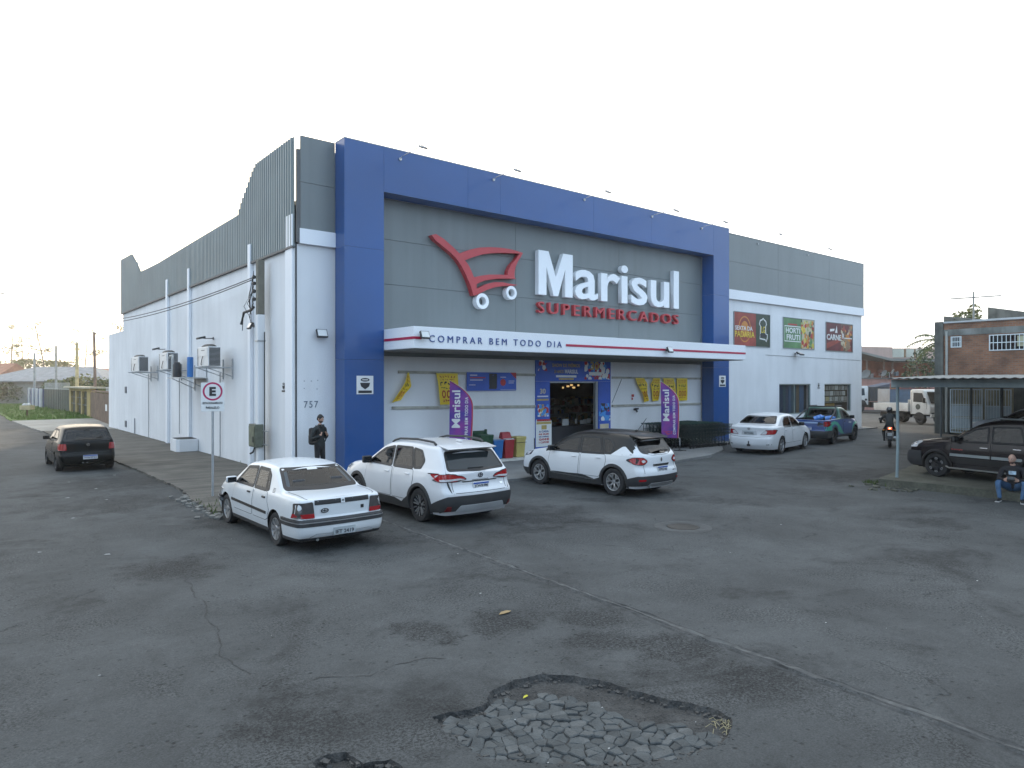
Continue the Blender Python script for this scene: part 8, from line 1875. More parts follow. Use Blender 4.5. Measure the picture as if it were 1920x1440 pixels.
# ================================================================ right side: raised slab, carport, brick house, trucks, pink building
MOSSY = M("mossy_slab_concrete", (0.085, 0.085, 0.065), .95, var=.3, scale=2.2, bump=.5, bscale=20, fine=.2)
lp = [(19.95, 8.62), (20.5, 8.75), (23.5, 9.25), (29, 10.3), (36, 12.2), (43.2, 14.2), (43.2, -9), (17.6, -9), (18.9, 0), (19.6, 3.5), (20.02, 6.0), (20.05, 7.6)]
o = slab("raised_slab", lp, .2, MOSSY, .18, .05, 9)
mb = MB(); rnd = random.Random(12)
for i in range(70):
 x = rnd.gauss(19.95, .35); y = rnd.uniform(7.6, 9.1); r = rnd.uniform(.02, .08); mb.cbox((x, y, r * .2), (r * 1.8, r * 1.4, r * .8), rot=Matrix.Rotation(rnd.uniform(0, 3), 3, 'Z') @ Matrix.Rotation(rnd.uniform(-.3, .3), 3, 'Y'))
tag(mb.build("rubble", MOSSY, bevel=.005), "mossy rubble crumbling from the corner of the raised slab", "rubble", kind="stuff")

cp = thing("carport", "open carport with a pale blue steel beam, thin posts and a corrugated roof", "carport", (0, 0, 0)); BEAM = M("beam_pale_blue_grey", (.24, .30, .31), .55, var=.1, streak=.2); POSTM = M("post_dark_grey", (.10, .115, .12), .6, var=.15)
A_, B_, C_, D_ = Vector((20.45, 8.55, 2.93)), Vector((42.8, 15.1, 3.22)), Vector((43.2, -6, 3.22)), Vector((18.6, -2.0, 2.93))
def seg_box(mb, a, b, w, h, mi=0):
 a = Vector(a); b = Vector(b); d = b - a; L_ = d.length; rot = d.to_track_quat('X', 'Z').to_matrix(); mb.cbox((a + b) / 2, (L_, w, h), mi, rot)
mb = MB(); seg_box(mb, A_ + Vector((.2, 0, -.10)), D_ + Vector((.2, 0, -.10)), .10, .20); mb.build("front_beam", BEAM, cp)
mb = MB(); seg_box(mb, A_ + Vector((.25, -.05, -.09)), B_ + Vector((0, -.05, -.12)), .08, .12); mb.build("side_beam", POSTM, cp)
# corrugated roof, ridges running front to back
nr = 90; vs = []; 
for k in range(nr + 1):
 t_ = k / nr; f = A_.lerp(D_, t_); b = B_.lerp(C_, t_); d = (f - b).normalized(); f = f + d * .45; z = .028 * (1 if (k % 2) else 0)
 if k in (0, nr): z = 0
 vs += [f + Vector((0, 0, z + .03)), b + Vector((0, 0, z + .03))]
mb = MB(); n = len(vs); fs = [(2 * k, 2 * k + 2, 2 * k + 3, 2 * k + 1) for k in range(nr)]; mb.add(vs + [v - Vector((0, 0, .012)) for v in vs], fs + [tuple(n + i for i in f[::-1]) for f in fs] + [(2 * k, n + 2 * k, n + 2 * k + 2, 2 * k + 2) for k in range(nr)])
mb.build("roof", M("corrugated_roof_fibre", (.13, .14, .138), .7, var=.25, scale=.7, streak=.2), cp, recalc=False)
for (x, y, zb, r, bend) in ((20.67, 8.42, .2, .042, .08), (38.7, 13.7, .02, .05, 0), (33.0, 10.55, .2, .045, 0), (27.0, 7.75, .2, .045, 0)):
 t_ = (x - 20.6) / 22.2; mb = MB(); mb.tube([(x - bend * .4, y, zb), (x + bend * .35, y, zb + .9), (x + bend * .1, y, zb + 1.8), (x, y, 2.86 + .26 * max(0, t_))], r, 8); mb.build("post", BEAM if x < 21 else POSTM, cp, smooth=50)
mb = MB(); a = Vector((41.6, 15.6, 3.05)); b = Vector((41.6, 4, 3.05)); k = 14
for i in range(k):
 p, q = a.lerp(b, i / k), a.lerp(b, (i + .5) / k); r = a.lerp(b, (i + 1) / k); seg_box(mb, p - Vector((0, 0, .38)), q - Vector((0, 0, .06)), .05, .05); seg_box(mb, q - Vector((0, 0, .06)), r - Vector((0, 0, .38)), .05, .05)
seg_box(mb, a - Vector((0, 0, .40)), b - Vector((0, 0, .40)), .06, .05, 1); seg_box(mb, a - Vector((0, 0, .02)), b - Vector((0, 0, .02)), .06, .05, 1); mb.build("truss", [M("truss_dark_red", (.16, .02, .03), .6), POSTM], cp)

BR = M_brick("old_brick", (.33, .155, .085), (.23, .105, .062), (.22, .17, .13), 1.0)
CD = M("dark_stained_concrete", (.13, .135, .12), .9, var=.35, scale=1.5, bump=.3, streak=.35)
bh = thing("brick_house", "two storey unplastered brick house with barred windows behind the carport", "house", (0, 0, 0)); XB = 43.3
def wallrects(mb, ys, zs, holes):
 for y0, y1 in zip(ys, ys[1:]):
  for z0, z1 in zip(zs, zs[1:]):
   if any(h[0] <= y0 and y1 <= h[1] and h[2] <= z0 and z1 <= h[3] for h in holes): continue
   mb.box((XB, y0, z0), (XB + .2, y1, z1))
mb = MB(); wallrects(mb, [-9, 5.2, 7.2, 9.7, 13.0, 14.31, 14.83, 15.2], [2.7, 4.55, 4.79, 5.40, 6.15], [(14.31, 14.83, 4.79, 5.40), (9.7, 13.0, 4.55, 5.40), (5.2, 7.2, 4.55, 5.40)]); mb.build("upper_wall", BR, bh)
mb = MB(); mb.box((XB - .03, -9, 5.46), (XB - .002, 15.19, 5.80)); mb.build("stained_beam", M("stained_beam_render", (.19, .20, .185), .9, var=.45, scale=1.4, streak=.3), bh)
mb = MB(); mb.box((XB - .12, 15.2, 0), (XB + .35, 15.62, 6.25)); mb.build("corner_pillar", CD, bh)
mb = MB(); mb.box((XB + .2, 15.35, 0), (58, 15.55, 6.1)); mb.build("side_wall", CD, bh)
mb = MB(); mb.box((XB, 14.9, 0), (XB + .2, 15.2, 2.7)); mb.box((XB, -9, 2.55), (XB + .2, 14.9, 2.7)); mb.box((XB, 9.6, 0), (XB + .2, 11.9, 2.55)); mb.box((XB, -9, 0), (XB + .2, 8.2, 2.55)); mb.build("lower_wall", CD, bh)
mb = MB(); mb.box((XB - .10, -9, 6.152), (XB + .25, 15.19, 6.24)); mb.build("eave_gutter", M("gutter_white", (.5, .52, .52), .5), bh)
mb = MB(); mb.add([(XB, -9, 6.26), (XB, 13.9, 6.26), (56, 12.5, 7.05), (56, -9, 7.05), (XB, -9, 6.24), (XB, 13.9, 6.24), (56, 12.5, 7.0), (56, -9, 7.0)], [(0, 1, 2, 3), (7, 6, 5, 4), (0, 4, 5, 1), (1, 5, 6, 2), (2, 6, 7, 3), (3, 7, 4, 0)]); mb.build("roof", M("roof_white_sheet", (.62, .63, .64), .4, var=.06), bh)
for (x, y0, y1, h0, h1) in ((49, 14.3, 17.2, 6.6, 7.05), (52, 12.4, 15.7, 6.95, 7.7), (50, 6, 11.6, 7.15, 7.45)):
 mb = MB(); mb.add([(x, y0, 6.2), (x, y1, 6.2), (x, y1, h1), (x, y0, h0), (x + .2, y0, 6.2), (x + .2, y1, 6.2), (x + .2, y1, h1), (x + .2, y0, h0)], [(0, 1, 2, 3), (7, 6, 5, 4), (3, 2, 6, 7), (0, 4, 5, 1), (1, 5, 6, 2), (0, 3, 7, 4)]); mb.build("parapet", BR if x == 50 else CD, bh)
WB = M("white_iron_bars", (.70, .76, .77), .5, var=.05)
def barred(name, y0, y1, z0, z1, nb, midz, parent, x=XB - .06, backing=None):
 mb = MB(); w_ = .028
 mb.box((x, y0, z0), (x + .04, y0 + .05, z1)); mb.box((x, y1 - .05, z0), (x + .04, y1, z1)); mb.box((x, y0 + .05, z0), (x + .04, y1 - .05, z0 + .05)); mb.box((x, y0 + .05, z1 - .05), (x + .04, y1 - .05, z1))
 for i in range(1, nb): y = y0 + (y1 - y0) * i / nb; mb.box((x + .008, y - w_ / 2, z0 + .05), (x + .032, y + w_ / 2, z1 - .05))
 for mz in midz: mb.box((x + .002, y0 + .05, mz - .02), (x + .038, y1 - .05, mz + .02))
 return mb.build(name, WB, parent)
for y0, y1, z0, z1, nb in ((14.31, 14.83, 4.79, 5.40, 5), (9.7, 13.0, 4.55, 5.40, 17), (5.2, 7.2, 4.55, 5.40, 10)):
 w = barred("window", y0, y1, z0, z1, nb, [(z0 + z1) / 2], bh); MB().box((XB + .10, y0, z0), (XB + .12, y1, z1)).build("pane", CAR_GLASS, w)
 if nb == 17: MB().box((XB + .02, 11.2, 4.75), (XB + .04, 11.75, 5.3)).build("curtain", M("curtain_cream", (.5, .48, .32), .8), w)
g1 = barred("gate", 13.3, 14.86, .1, 2.5, 12, [.95, 1.65, .3], bh); mb = MB(); mb.box((XB + .0, 13.36, 1.0), (XB + .02, 14.80, 1.60)); mb.box((XB + .0, 13.36, .35), (XB + .02, 14.80, .90)); mb.build("gate_sheet", M("gate_sheet_pale", (.55, .62, .64), .6, var=.1), g1)
MB().box((XB + .6, 11.8, 0), (XB + .65, 15.1, 2.6)).build("curtain", M("curtain_beige", (.48, .43, .28), .9, var=.25, streak=.3, svec=(1, 3, .1)), bh)
g2 = barred("gate", 12.0, 13.2, .1, 2.5, 9, [1.6], bh, XB - .02); MB().box((XB + .02, 12.06, .2), (XB + .04, 13.14, 1.58)).build("gate_sheet", M("gate_sheet_pale", (.3, .3, .3)), g2)
MB().box((XB + .1, 8.2, 0), (XB + .15, 9.6, 2.5)).build("door", M("door_brown", (.07, .05, .04), .6, var=.2), bh)
mb = MB(); mb.cyl((XB - .10, 15.02, .1), (XB - .10, 15.02, 5.7), .06, n=10); mb.build("downpipe", M("downpipe_pale", (.42, .42, .38), .6), bh, smooth=40)
am = thing("roof_antenna", "pale antenna mast with one long crossbar on the brick house roof", "antenna", (46, 14.6, 6.35)); mb = MB(); mb.cyl((0, 0, 0), (0, 0, 1.75), .06, .045, n=8); mb.build("mast", M("mast_concrete", (.3, .3, .27), .8), am); mb = MB(); seg_box(mb, (-.7, .95, 1.36), (.7, -1.15, 1.46), .05, .06); mb.cyl((0, .3, 1.3), (0, .12, 1.12), .015, n=5); mb.build("crossbar", M("crossbar_grey", (.18, .18, .18), .7), am)

# ---- white flatbed truck
TW = M("truck_paint_white", (.60, .60, .58), .4, coat=.5, var=.1, scale=2, streak=.1); TD = M("truck_chassis", (.018, .018, .02), .7, var=.2)
def axle_wheels(root, x, r, w, track, dual=False, rim=.55):
 for s in (-1, 1):
  e = bpy.data.objects.new("wheel", None); COL.objects.link(e); e.parent = root; e.location = (x, s * (track / 2 - w / 2), r)
  if s < 0: e.rotation_euler = (0, 0, math.pi)
  h = w / 2; mb = MB(); mb.lathe([(r * rim, -h), (r * .94, -h), (r, -h * .5), (r, h * .5), (r * .94, h), (r * rim, h), (r * rim, -h)], axis='Y', n=28); mb.build("tyre", RUBBER, e, smooth=40)
  mb = MB(); mb.lathe([(0, h * .5), (r * .2, h * .5), (r * .24, h * .2), (r * .45, h * .1), (r * rim, h * .8), (r * rim * 1.02, h * .9)], axis='Y', n=20); mb.build("rim", M("truck_rim", (.12, .12, .12), .5, metal=.5), e, smooth=40)
tk = thing("flatbed_truck", "small white flatbed truck with round door emblem parked beyond the alley", "truck", (52.79, 20.88, 0), R(-112)); tk.scale = (1.12, 1.12, 1.12)   # local +x forward
mb = MB(); prof = [(1.05, .62), (2.42, .62), (2.46, .80), (2.44, 1.15), (2.32, 1.30), (2.02, 2.02), (1.90, 2.12), (1.15, 2.14), (1.05, 2.05)]
mb.prism(prof, 'Y', -.84, .84); mb.build("cab", TW, tk, bevel=.06, seg=3, smooth=50)
for s in (-1, 1):
 mb = MB(); y = s * .845; pts = [(1.28, 1.38), (2.12, 1.36), (1.92, 1.92), (1.30, 1.94)]
 mb.prism(pts, 'Y', min(y, y + s * .008), max(y, y + s * .008)); mb.build("side_window", CAR_GLASS, tk)
 mb = MB(); mb.box((1.16, min(y, y + s * .006), .70), (1.175, max(y, y + s * .006), 1.98)); mb.box((2.22, min(y, y + s * .006), .95), (2.235, max(y, y + s * .006), 1.40)); mb.build("door_gap", SEAM, tk)
 mb = MB(); mb.lathe([(0, 0), (.17, 0)], axis='Y', c=(1.62, s * .852, 1.08), n=20); mb.build("door_emblem", M("emblem_dark_grey", (.06, .07, .06), .6, var=.3, scale=30), tk)
 mb = MB(); mb.tube([(2.2, s * .84, 1.35), (2.22, s * 1.0, 1.36)], .02, 5); mb.cbox((2.20, s * 1.02, 1.48), (.07, .16, .30)); mb.build("mirror", BLACK, tk, bevel=.02)
 mb = MB(); mb.cbox((2.43, s * .60, .98), (.06, .36, .24)); mb.build("headlight", LCLEAR, tk, bevel=.03); mb = MB(); mb.cbox((2.46, s * .62, .70), (.03, .2, .1)); mb.build("fog_lamp", BLACK, tk, bevel=.02)
 mb = MB(); k = 12; arc = [(1.70 + .40 * math.cos(math.pi * i / k), .36 + .40 * math.sin(math.pi * i / k)) for i in range(k + 1)]; mb.prism(arc, 'Y', min(s * .846, s * .80), max(s * .852, s * .80) if s > 0 else s * .80); mb.build("wheel_arch", TD, tk)
mb = MB(); mb.add([(2.40, -.72, 1.30), (2.40, .72, 1.30), (2.06, .66, 1.98), (2.06, -.66, 1.98)], [(0, 1, 2, 3)]); mb.v = [(x + .012, y, z + .008) for x, y, z in mb.v]; mb.build("windscreen", CAR_GLASS, tk)
mb = MB(); mb.box((2.43, -.80, .48), (2.52, .80, .66)); mb.build("bumper", TW, tk, bevel=.03)
mb = MB(); mb.box((-1.7, -.35, .52), (2.2, .35, .68)); mb.box((-1.5, -.60, .40), (.8, -.40, .60)); mb.box((0, -.8, .45), (.5, -.5, .68)); mb.build("chassis", TD, tk)
mb = MB(); mb.box((-1.75, -.86, .78), (.92, .86, .86)); mb.build("bed", TW, tk, bevel=.01)
for a, b in (((-1.75, -.88, .86), (.92, -.84, 1.24)), ((-1.75, .84, .86), (.92, .88, 1.24)), ((-1.77, -.84, .86), (-1.73, .84, 1.24)), ((.88, -.84, .86), (.92, .84, 1.5))):
 mb = MB(); mb.box(a, b)
 if b[0] - a[0] > 1:
  for i in range(3): mb.box((a[0], a[1] - .015 if a[1] < 0 else b[1], a[2] + .04 + i * .12), (b[0], a[1] if a[1] < 0 else b[1] + .015, a[2] + .08 + i * .12))
 mb.build("bed_side", TW, tk)
axle_wheels(tk, 1.70, .34, .2, 1.62); axle_wheels(tk, -.85, .32, .34, 1.62)

# ---- dark tipper with a white cab behind the supermarket corner
tp = thing("tipper_truck", "white cabbed tipper truck with a dark grey body half hidden by the supermarket corner", "truck", (69.3, 30.2, 0), R(141)); DG = M("tipper_dark_grey", (.045, .048, .052), .7, var=.25, scale=1.5)
mb = MB(); mb.prism([(1.2, .75), (2.95, .75), (3.0, 1.3), (2.85, 1.55), (2.6, 2.5), (1.3, 2.55), (1.2, 2.4)], 'Y', -1.0, 1.0); mb.build("cab", TW, tp, bevel=.07, smooth=50)
for s in (-1, 1):
 mb = MB(); mb.prism([(1.55, 1.65), (2.6, 1.62), (2.42, 2.3), (1.6, 2.32)], 'Y', s * 1.002 if s > 0 else -1.01, 1.01 if s > 0 else -1.002); mb.build("side_window", CAR_GLASS_BLUE, tp)
 mb = MB(); mb.lathe([(0, 0), (.11, 0)], axis='Y', c=(1.45, s * 1.012, 1.25), n=14); mb.build("fuel_cap", BLACK, tp)
mb = MB(); mb.prism([(1.1, 1.1), (1.1, 2.45), (-3.0, 2.45), (-3.4, 2.3), (-3.3, 1.05)], 'Y', -1.1, 1.1)
for i in range(9): mb.box((-3.0 + i * .45, -1.15, 1.1), (-2.93 + i * .45, 1.15, 2.42))
mb.build("tipper_body", DG, tp)
mb = MB(); mb.prism([(.6, 2.46), (-1.2, 2.85), (-2.8, 2.46)], 'Y', -1.05, 1.05); mb.build("load_cover", M("load_cover_blue_grey", (.07, .08, .11), .8, var=.2), tp)
MB().box((-1.6, 1.152, 2.0), (-.8, 1.16, 2.35)).build("warning_plate", M("warning_plate_yellow", (.40, .32, .08), .6, var=.2), tp)
mb = MB(); mb.box((-3.2, -.5, .6), (2.6, .5, 1.0)); mb.box((-.4, -1.0, .5), (.9, 1.0, 1.0)); mb.build("chassis", TD, tp)
mb = MB()
for s in (-1, 1): mb.prism([(1.35, .75), (1.55, 1.15), (2.0, 1.28), (2.45, 1.15), (2.65, .75)], 'Y', s * 1.0 if s > 0 else -1.03, 1.03 if s > 0 else -1.0)
mb.build("mudguard", TD, tp); axle_wheels(tp, 2.0, .46, .28, 2.0); axle_wheels(tp, -1.9, .46, .5, 2.05)

# ---- pink building with a cluttered balcony
PK = M("pink_render", (.44, .24, .20), .85, var=.12, scale=.6, streak=.15); PK2 = M("faded_pink_fascia", (.46, .33, .28), .85, var=.12, scale=.5, streak=.12); SLB = M("grey_roof_slab", (.20, .20, .185), .85, var=.2, scale=.5)
pkb = thing("pink_building", "faded pink building with a cluttered upper balcony under a grey slanted roof", "building", (74.6, 33.8, 0), R(-39))     # local x to the right along the front, -y to the camera
mb = MB(); mb.box((-6, 0, 0), (9, .3, 3.25)); mb.build("ground_floor_wall", PK, pkb); mb = MB(); mb.box((-6, -.12, 3.25), (9, .4, 3.38)); mb.build("balcony_edge", SLB, pkb)
mb = MB(); mb.box((-6, 2.2, 3.3), (9, 2.4, 5.4)); mb.build("balcony_wall", M("balcony_orange_brown", (.22, .09, .05), .9, var=.3, scale=1.2), pkb)
mb = MB()
for x in (-2.6, .4, 2.2, 3.1, 5.4): mb.box((x, .1, 3.38), (x + .16, .26, 5.2))
mb.build("balcony_post", M("balcony_post_brown", (.20, .13, .10), .8), pkb)
mb = MB(); mb.tube([(-6, .05, 4.1), (.8, .05, 4.1)], .03, 5); rnd = random.Random(9)
for i in range(24): x = -5 + i * .25; mb.cyl((x, .05, 3.38), (x + rnd.uniform(-.05, .05), .05, 4.1), .015, n=4)
mb.build("balcony_railing", M("railing_grey", (.16, .15, .14), .7), pkb)
mb = MB(); cl = [M("clutter_%d" % i, c, .8) for i, c in enumerate([(.30, .28, .26), (.08, .07, .07), (.25, .12, .10), (.16, .2, .22), (.10, .13, .06)])]
for i in range(44): x = rnd.uniform(-3.6, 4.6); s_ = rnd.uniform(.15, .45); mb.cbox((x, rnd.uniform(.4, 2), 3.38 + s_ * .5 + rnd.uniform(0, .5)), (s_, s_, s_), rnd.randrange(5), Matrix.Rotation(rnd.uniform(0, 3), 3, 'Z'))
tag(mb.build("balcony_clutter", cl, pkb), kind="stuff")
mb = MB(); mb.add([(-6, -.6, 6.1), (-1.3, -.6, 6.1), (2.6, -.6, 5.12), (9, -.6, 5.0), (9, -.6, 5.25), (2.6, -.6, 5.38), (-1.3, -.6, 6.3), (-6, -.6, 6.3)] + [(-6, 2.4, 5.5), (-1.3, 2.4, 5.4), (2.6, 2.4, 5.10), (9, 2.4, 4.98), (9, 2.4, 5.25), (2.6, 2.4, 5.38), (-1.3, 2.4, 6.3), (-6, 2.4, 6.3)], [(0, 1, 6, 7), (1, 2, 5, 6), (2, 3, 4, 5), (0, 8, 9, 1), (1, 9, 10, 2), (2, 10, 11, 3), (7, 6, 14, 15), (6, 5, 13, 14), (5, 4, 12, 13), (8, 15, 14, 9), (9, 14, 13, 10), (10, 13, 12, 11)]); mb.build("roof_slab", SLB, pkb)
mb = MB(); mb.add([(-6, -.3, 6.3), (-1.3, -.3, 6.3), (2.6, -.3, 5.38), (2.9, -.3, 5.38), (2.9, -.3, 6.55), (-6, -.3, 6.75)] + [(-6, 2.0, 6.3), (-1.3, 2.0, 6.3), (2.6, 2.0, 5.38), (2.9, 2.0, 5.38), (2.9, 2.0, 6.55), (-6, 2.0, 6.75)], [(0, 1, 4, 5), (1, 2, 3, 4), (11, 10, 7, 6), (10, 9, 8, 7), (5, 4, 10, 11), (3, 9, 10, 4)]); mb.build("fascia", PK2, pkb)
mb = MB(); mb.box((2.9, .0, 5.38), (9, 2.0, 6.45)); mb.build("upper_wall", PK2, pkb); mb = MB(); mb.box((-6, -.35, 6.75), (9, 2.1, 6.78)); 
for x0, x1 in ((3.05, 4.25), (4.5, 5.3), (5.5, 6.3)):
 w = MB().box((x0, -.06, 5.5), (x1, -.005, 6.35)).build("shutter", M("shutter_cream", (.50, .50, .42), .7, var=.08), pkb); MB().box((x1 + .02, -.07, 5.5), (x1 + .16, -.004, 6.35)).build("shutter_post", M("shutter_post_brown", (.22, .13, .06), .8), w)
for lab, x, y, z, r, rz in (("largest grey satellite dish on the pink building balcony", .1, -.3, 3.75, .50, 10), ("middle white satellite dish on the balcony edge", 2.0, -.4, 3.85, .36, 30), ("small white satellite dish, highest of the three on the balcony", 3.0, -.2, 4.0, .30, 50)):
 p = pkb.matrix_basis @ Vector((x, y, 0)); dd = thing("satellite_dish", lab, "satellite dish", (p.x, p.y, 3.3), R(-39 + rz), "satellite dishes on the pink building")
 mb = MB(); mb.lathe([(0, .10), (r * .4, .085), (r * .75, .04), (r, -.02), (r * 1.02, -.02), (r, .0), (r * .7, .07), (0, .13)], axis='Y', n=20); me = mb.mesh("dish", smooth=50); me.transform(Matrix.Translation((0, 0, z - 3.3)) @ Matrix.Rotation(R(25), 4, 'X')); link("dish", me, dd, M("dish_grey_white", (.42, .42, .40), .6, var=.1))
 mb = MB(); mb.tube([(0, .06, z - 3.3 - r * .2), (0, .3, z - 3.4), (0, .3, .02)], .03, 6); mb.build("mount", STEEL, dd); mb = MB(); mb.tube([(0, -.05, z - 3.3 - r * .7), (0, -.5, z - 3.3 + .05)], .012, 5); mb.cyl((0, -.5, z - 3.27), (0, -.44, z - 3.27), .04, n=8); mb.build("feed_horn", STEEL, dd)
# blue market truck body seen under the carport roof
bt = thing("blue_trailer", "blue sided trailer with red frame standing beyond the white flatbed truck", "trailer", (66, 24.2, 0), R(-39)); mb = MB(); mb.box((-3.5, 0, .9), (3.5, 2, 2.3)); mb.build("body", M("trailer_blue_grey", (.08, .12, .17), .7, var=.3, scale=1.2), bt)
mb = MB()
for i in range(9): mb.box((-3.5 + i * .85, -.05, 2.3), (-3.42 + i * .85, -.01, 2.75))
mb.box((-3.5, -.06, 2.7), (3.5, 0, 2.8)); mb.box((-3.5, -.06, 2.28), (3.5, -.005, 2.36)); mb.build("rack", M("rack_red_brown", (.20, .06, .05), .7), bt); axle_wheels(bt, 1.6, .42, .25, 2.0); axle_wheels(bt, -2.2, .42, .25, 2.0)
# ================================================================ left side: fences, gates, poles, houses
BRN = M("brown_fence_boards", (.16, .105, .07), .85, var=.3, scale=2, streak=.35, svec=(3, 6, .15)); 
bf = thing("board_gate", "weathered brown board gate beside the white supermarket wall", "gate", (0, 0, 0)); rnd = random.Random(31)
mb = MB(); y = 51.2; k = 0
while y < 65.4:
 w_ = rnd.uniform(.22, .34); x = 8.35 + (y - 51.2) * .048; mb.box((x, y, .04), (x + .05, y + w_ - .015, 2.05 + rnd.uniform(-.05, .06))); y += w_
mb.build("boards", BRN, bf)
mb = MB(); seg_box(mb, (8.45, 51.2, 2.2), (9.14, 65.4, 2.2), .08, .10); seg_box(mb, (8.45, 51.2, 1.2), (9.14, 65.4, 1.2), .06, .08); mb.build("rail", M("gate_rail_rust", (.20, .13, .09), .8), bf)
MB().box((8.50, 54.6, .9), (8.56, 55.3, 1.35)).build("notice", PW, bf)
mb = MB()
for i in range(12): mb.cyl((8.5 + i * .03, 51.5 + i * .5, 2.24), (8.5 + i * .03, 51.5 + i * .5, 2.55), .018, n=5)
seg_box(mb, (8.48, 51.3, 2.5), (8.84, 57.2, 2.5), .03, .03); mb.build("top_bars", M("gate_bars_white", (.45, .45, .45), .6), bf)
YL = M("ochre_render", (.42, .31, .13), .85, var=.2, scale=1.2, streak=.25)
yg = thing("ochre_gatehouse", "ochre rendered wall with three dark barred openings and a thin slab roof", "wall", (0, 0, 0))
ys = [66.0, 67.4, 69.8, 70.6, 73.4, 74.2, 77.4, 78.2]
mb = MB()
for a, b in ((66.0, 67.6), (70.2, 70.9), (73.6, 74.3), (77.3, 78.4)): mb.box((9.05, a, .04), (9.45, b, 2.12))
mb.box((9.05, 66.0, 2.12), (9.45, 78.4, 2.36)); mb.build("wall", YL, yg)
mb = MB(); mb.box((8.6, 65.6, 2.362), (10.2, 78.8, 2.50)); mb.build("roof_slab", M("gatehouse_slab", (.38, .34, .26), .8, var=.15), yg)
for a, b in ((67.6, 70.2), (70.9, 73.6), (74.3, 77.3)):
 mb = MB(); mb.box((9.22, a, .05), (9.26, b, 2.11)); mb.build("opening", M("gate_opening_dark", (.045, .045, .03), .8, var=.3), yg)
 mb = MB(); mb.box((9.10, a, .9), (9.14, b, .98)); mb.box((9.10, a, 1.5), (9.14, b, 1.56)); mb.build("gate_rail", M("gate_rail_grey", (.14, .14, .13), .7), yg)
dk = thing("green_gate", "dark green sheet metal gate with spiked top between the ochre and blue walls", "gate", (0, 0, 0)); mb = MB(); y = 79.0
while y < 93.6: x = 9.15 - (y - 79) * .05; mb.box((x, y, .05), (x + .05, y + .92, 2.15)); y += 1.0
mb.build("sheet", M("gate_dark_green", (.03, .055, .05), .6, var=.2, streak=.2), dk); mb = MB()
for i in range(28): yy = 79.3 + i * .52; x = 9.18 - (yy - 79) * .05; mb.cyl((x, yy, 2.15), (x, yy, 2.85), .02, n=5)
seg_box(mb, (9.1, 79, 2.2), (8.4, 93.6, 2.2), .04, .04); mb.build("spikes", M("spike_pale", (.4, .42, .42), .6), dk)
bw = thing("blue_wall", "dark blue roadside wall with white pilasters beyond the green gate", "wall", (0, 0, 0)); mb = MB(); mb.box((8.3, 94, .05), (8.5, 113, 2.1)); mb.build("wall", M("wall_navy", (.035, .06, .15), .7, var=.2), bw)
for yy in (94.0, 98.4, 103.0, 108.4): MB().box((8.1, yy, .05), (8.29, yy + 1.1, 2.2)).build("pilaster", M("pilaster_white", (.5, .5, .5), .8), bw)
for lab, x, y, h_, r, col in (("grey concrete street pole, farthest of the four posts on the left", 8.75, 108.8, 6.6, .16, (.30, .31, .30)), ("grey concrete street pole rising behind the green gate", 10.3, 101, 7.3, .16, (.30, .30, .28)), ("ochre painted pole standing on the ochre gatehouse", 9.55, 77.3, 6.6, .17, (.48, .38, .20)), ("tall reddish grey wooden pole behind the brown board gate", 9.6, 66.9, 7.0, .13, (.20, .14, .11))):
 p = thing("street_pole", lab, "pole", (x, y, 0), 0, "poles along the side road"); mb = MB(); mb.cyl((0, 0, 0), (-.12 if h_ == 7.0 else 0, 0, h_), r, r * .75, n=10); mb.build("shaft", M("pole_%d" % int(y), col, .85, var=.25, scale=4), p, smooth=40); mb = MB(); mb.cyl((-.12 if h_ == 7.0 else 0, 0, h_), (-.12 if h_ == 7.0 else 0, 0, h_ + .12), r * .5, n=8); mb.build("cap", STEEL, p)
rb = thing("rubbish_box", "raised ochre rubbish box on a rusty post full of pale bags by the verge", "rubbish box", (5.07, 69.2, .05), R(-35)); mb = MB(); mb.cyl((0, 0, 0), (0, 0, .62), .07, n=8); mb.build("post", M("post_rust", (.10, .06, .04), .8), rb)
mb = MB(); mb.box((-.42, -.3, .60), (.42, .3, .66)); 
for a, b in (((-.42, -.3, .66), (.42, -.27, .95)), ((-.42, .27, .66), (.42, .3, .95)), ((-.42, -.27, .66), (-.39, .27, .95)), ((.39, -.27, .66), (.42, .27, .95))): mb.box(a, b)
mb.build("box", M("rubbish_box_ochre", (.42, .35, .2), .8, var=.2), rb); mb = MB()
for i in range(7): mb.sphere((rnd.uniform(-.28, .28), rnd.uniform(-.15, .15), .95 + rnd.uniform(0, .08)), (.16, .13, .11), n=8, m=6)
tag(mb.build("rubbish_bags", M("bags_pale", (.45, .44, .42), .6, var=.2, scale=8), rb, smooth=60), kind="stuff")

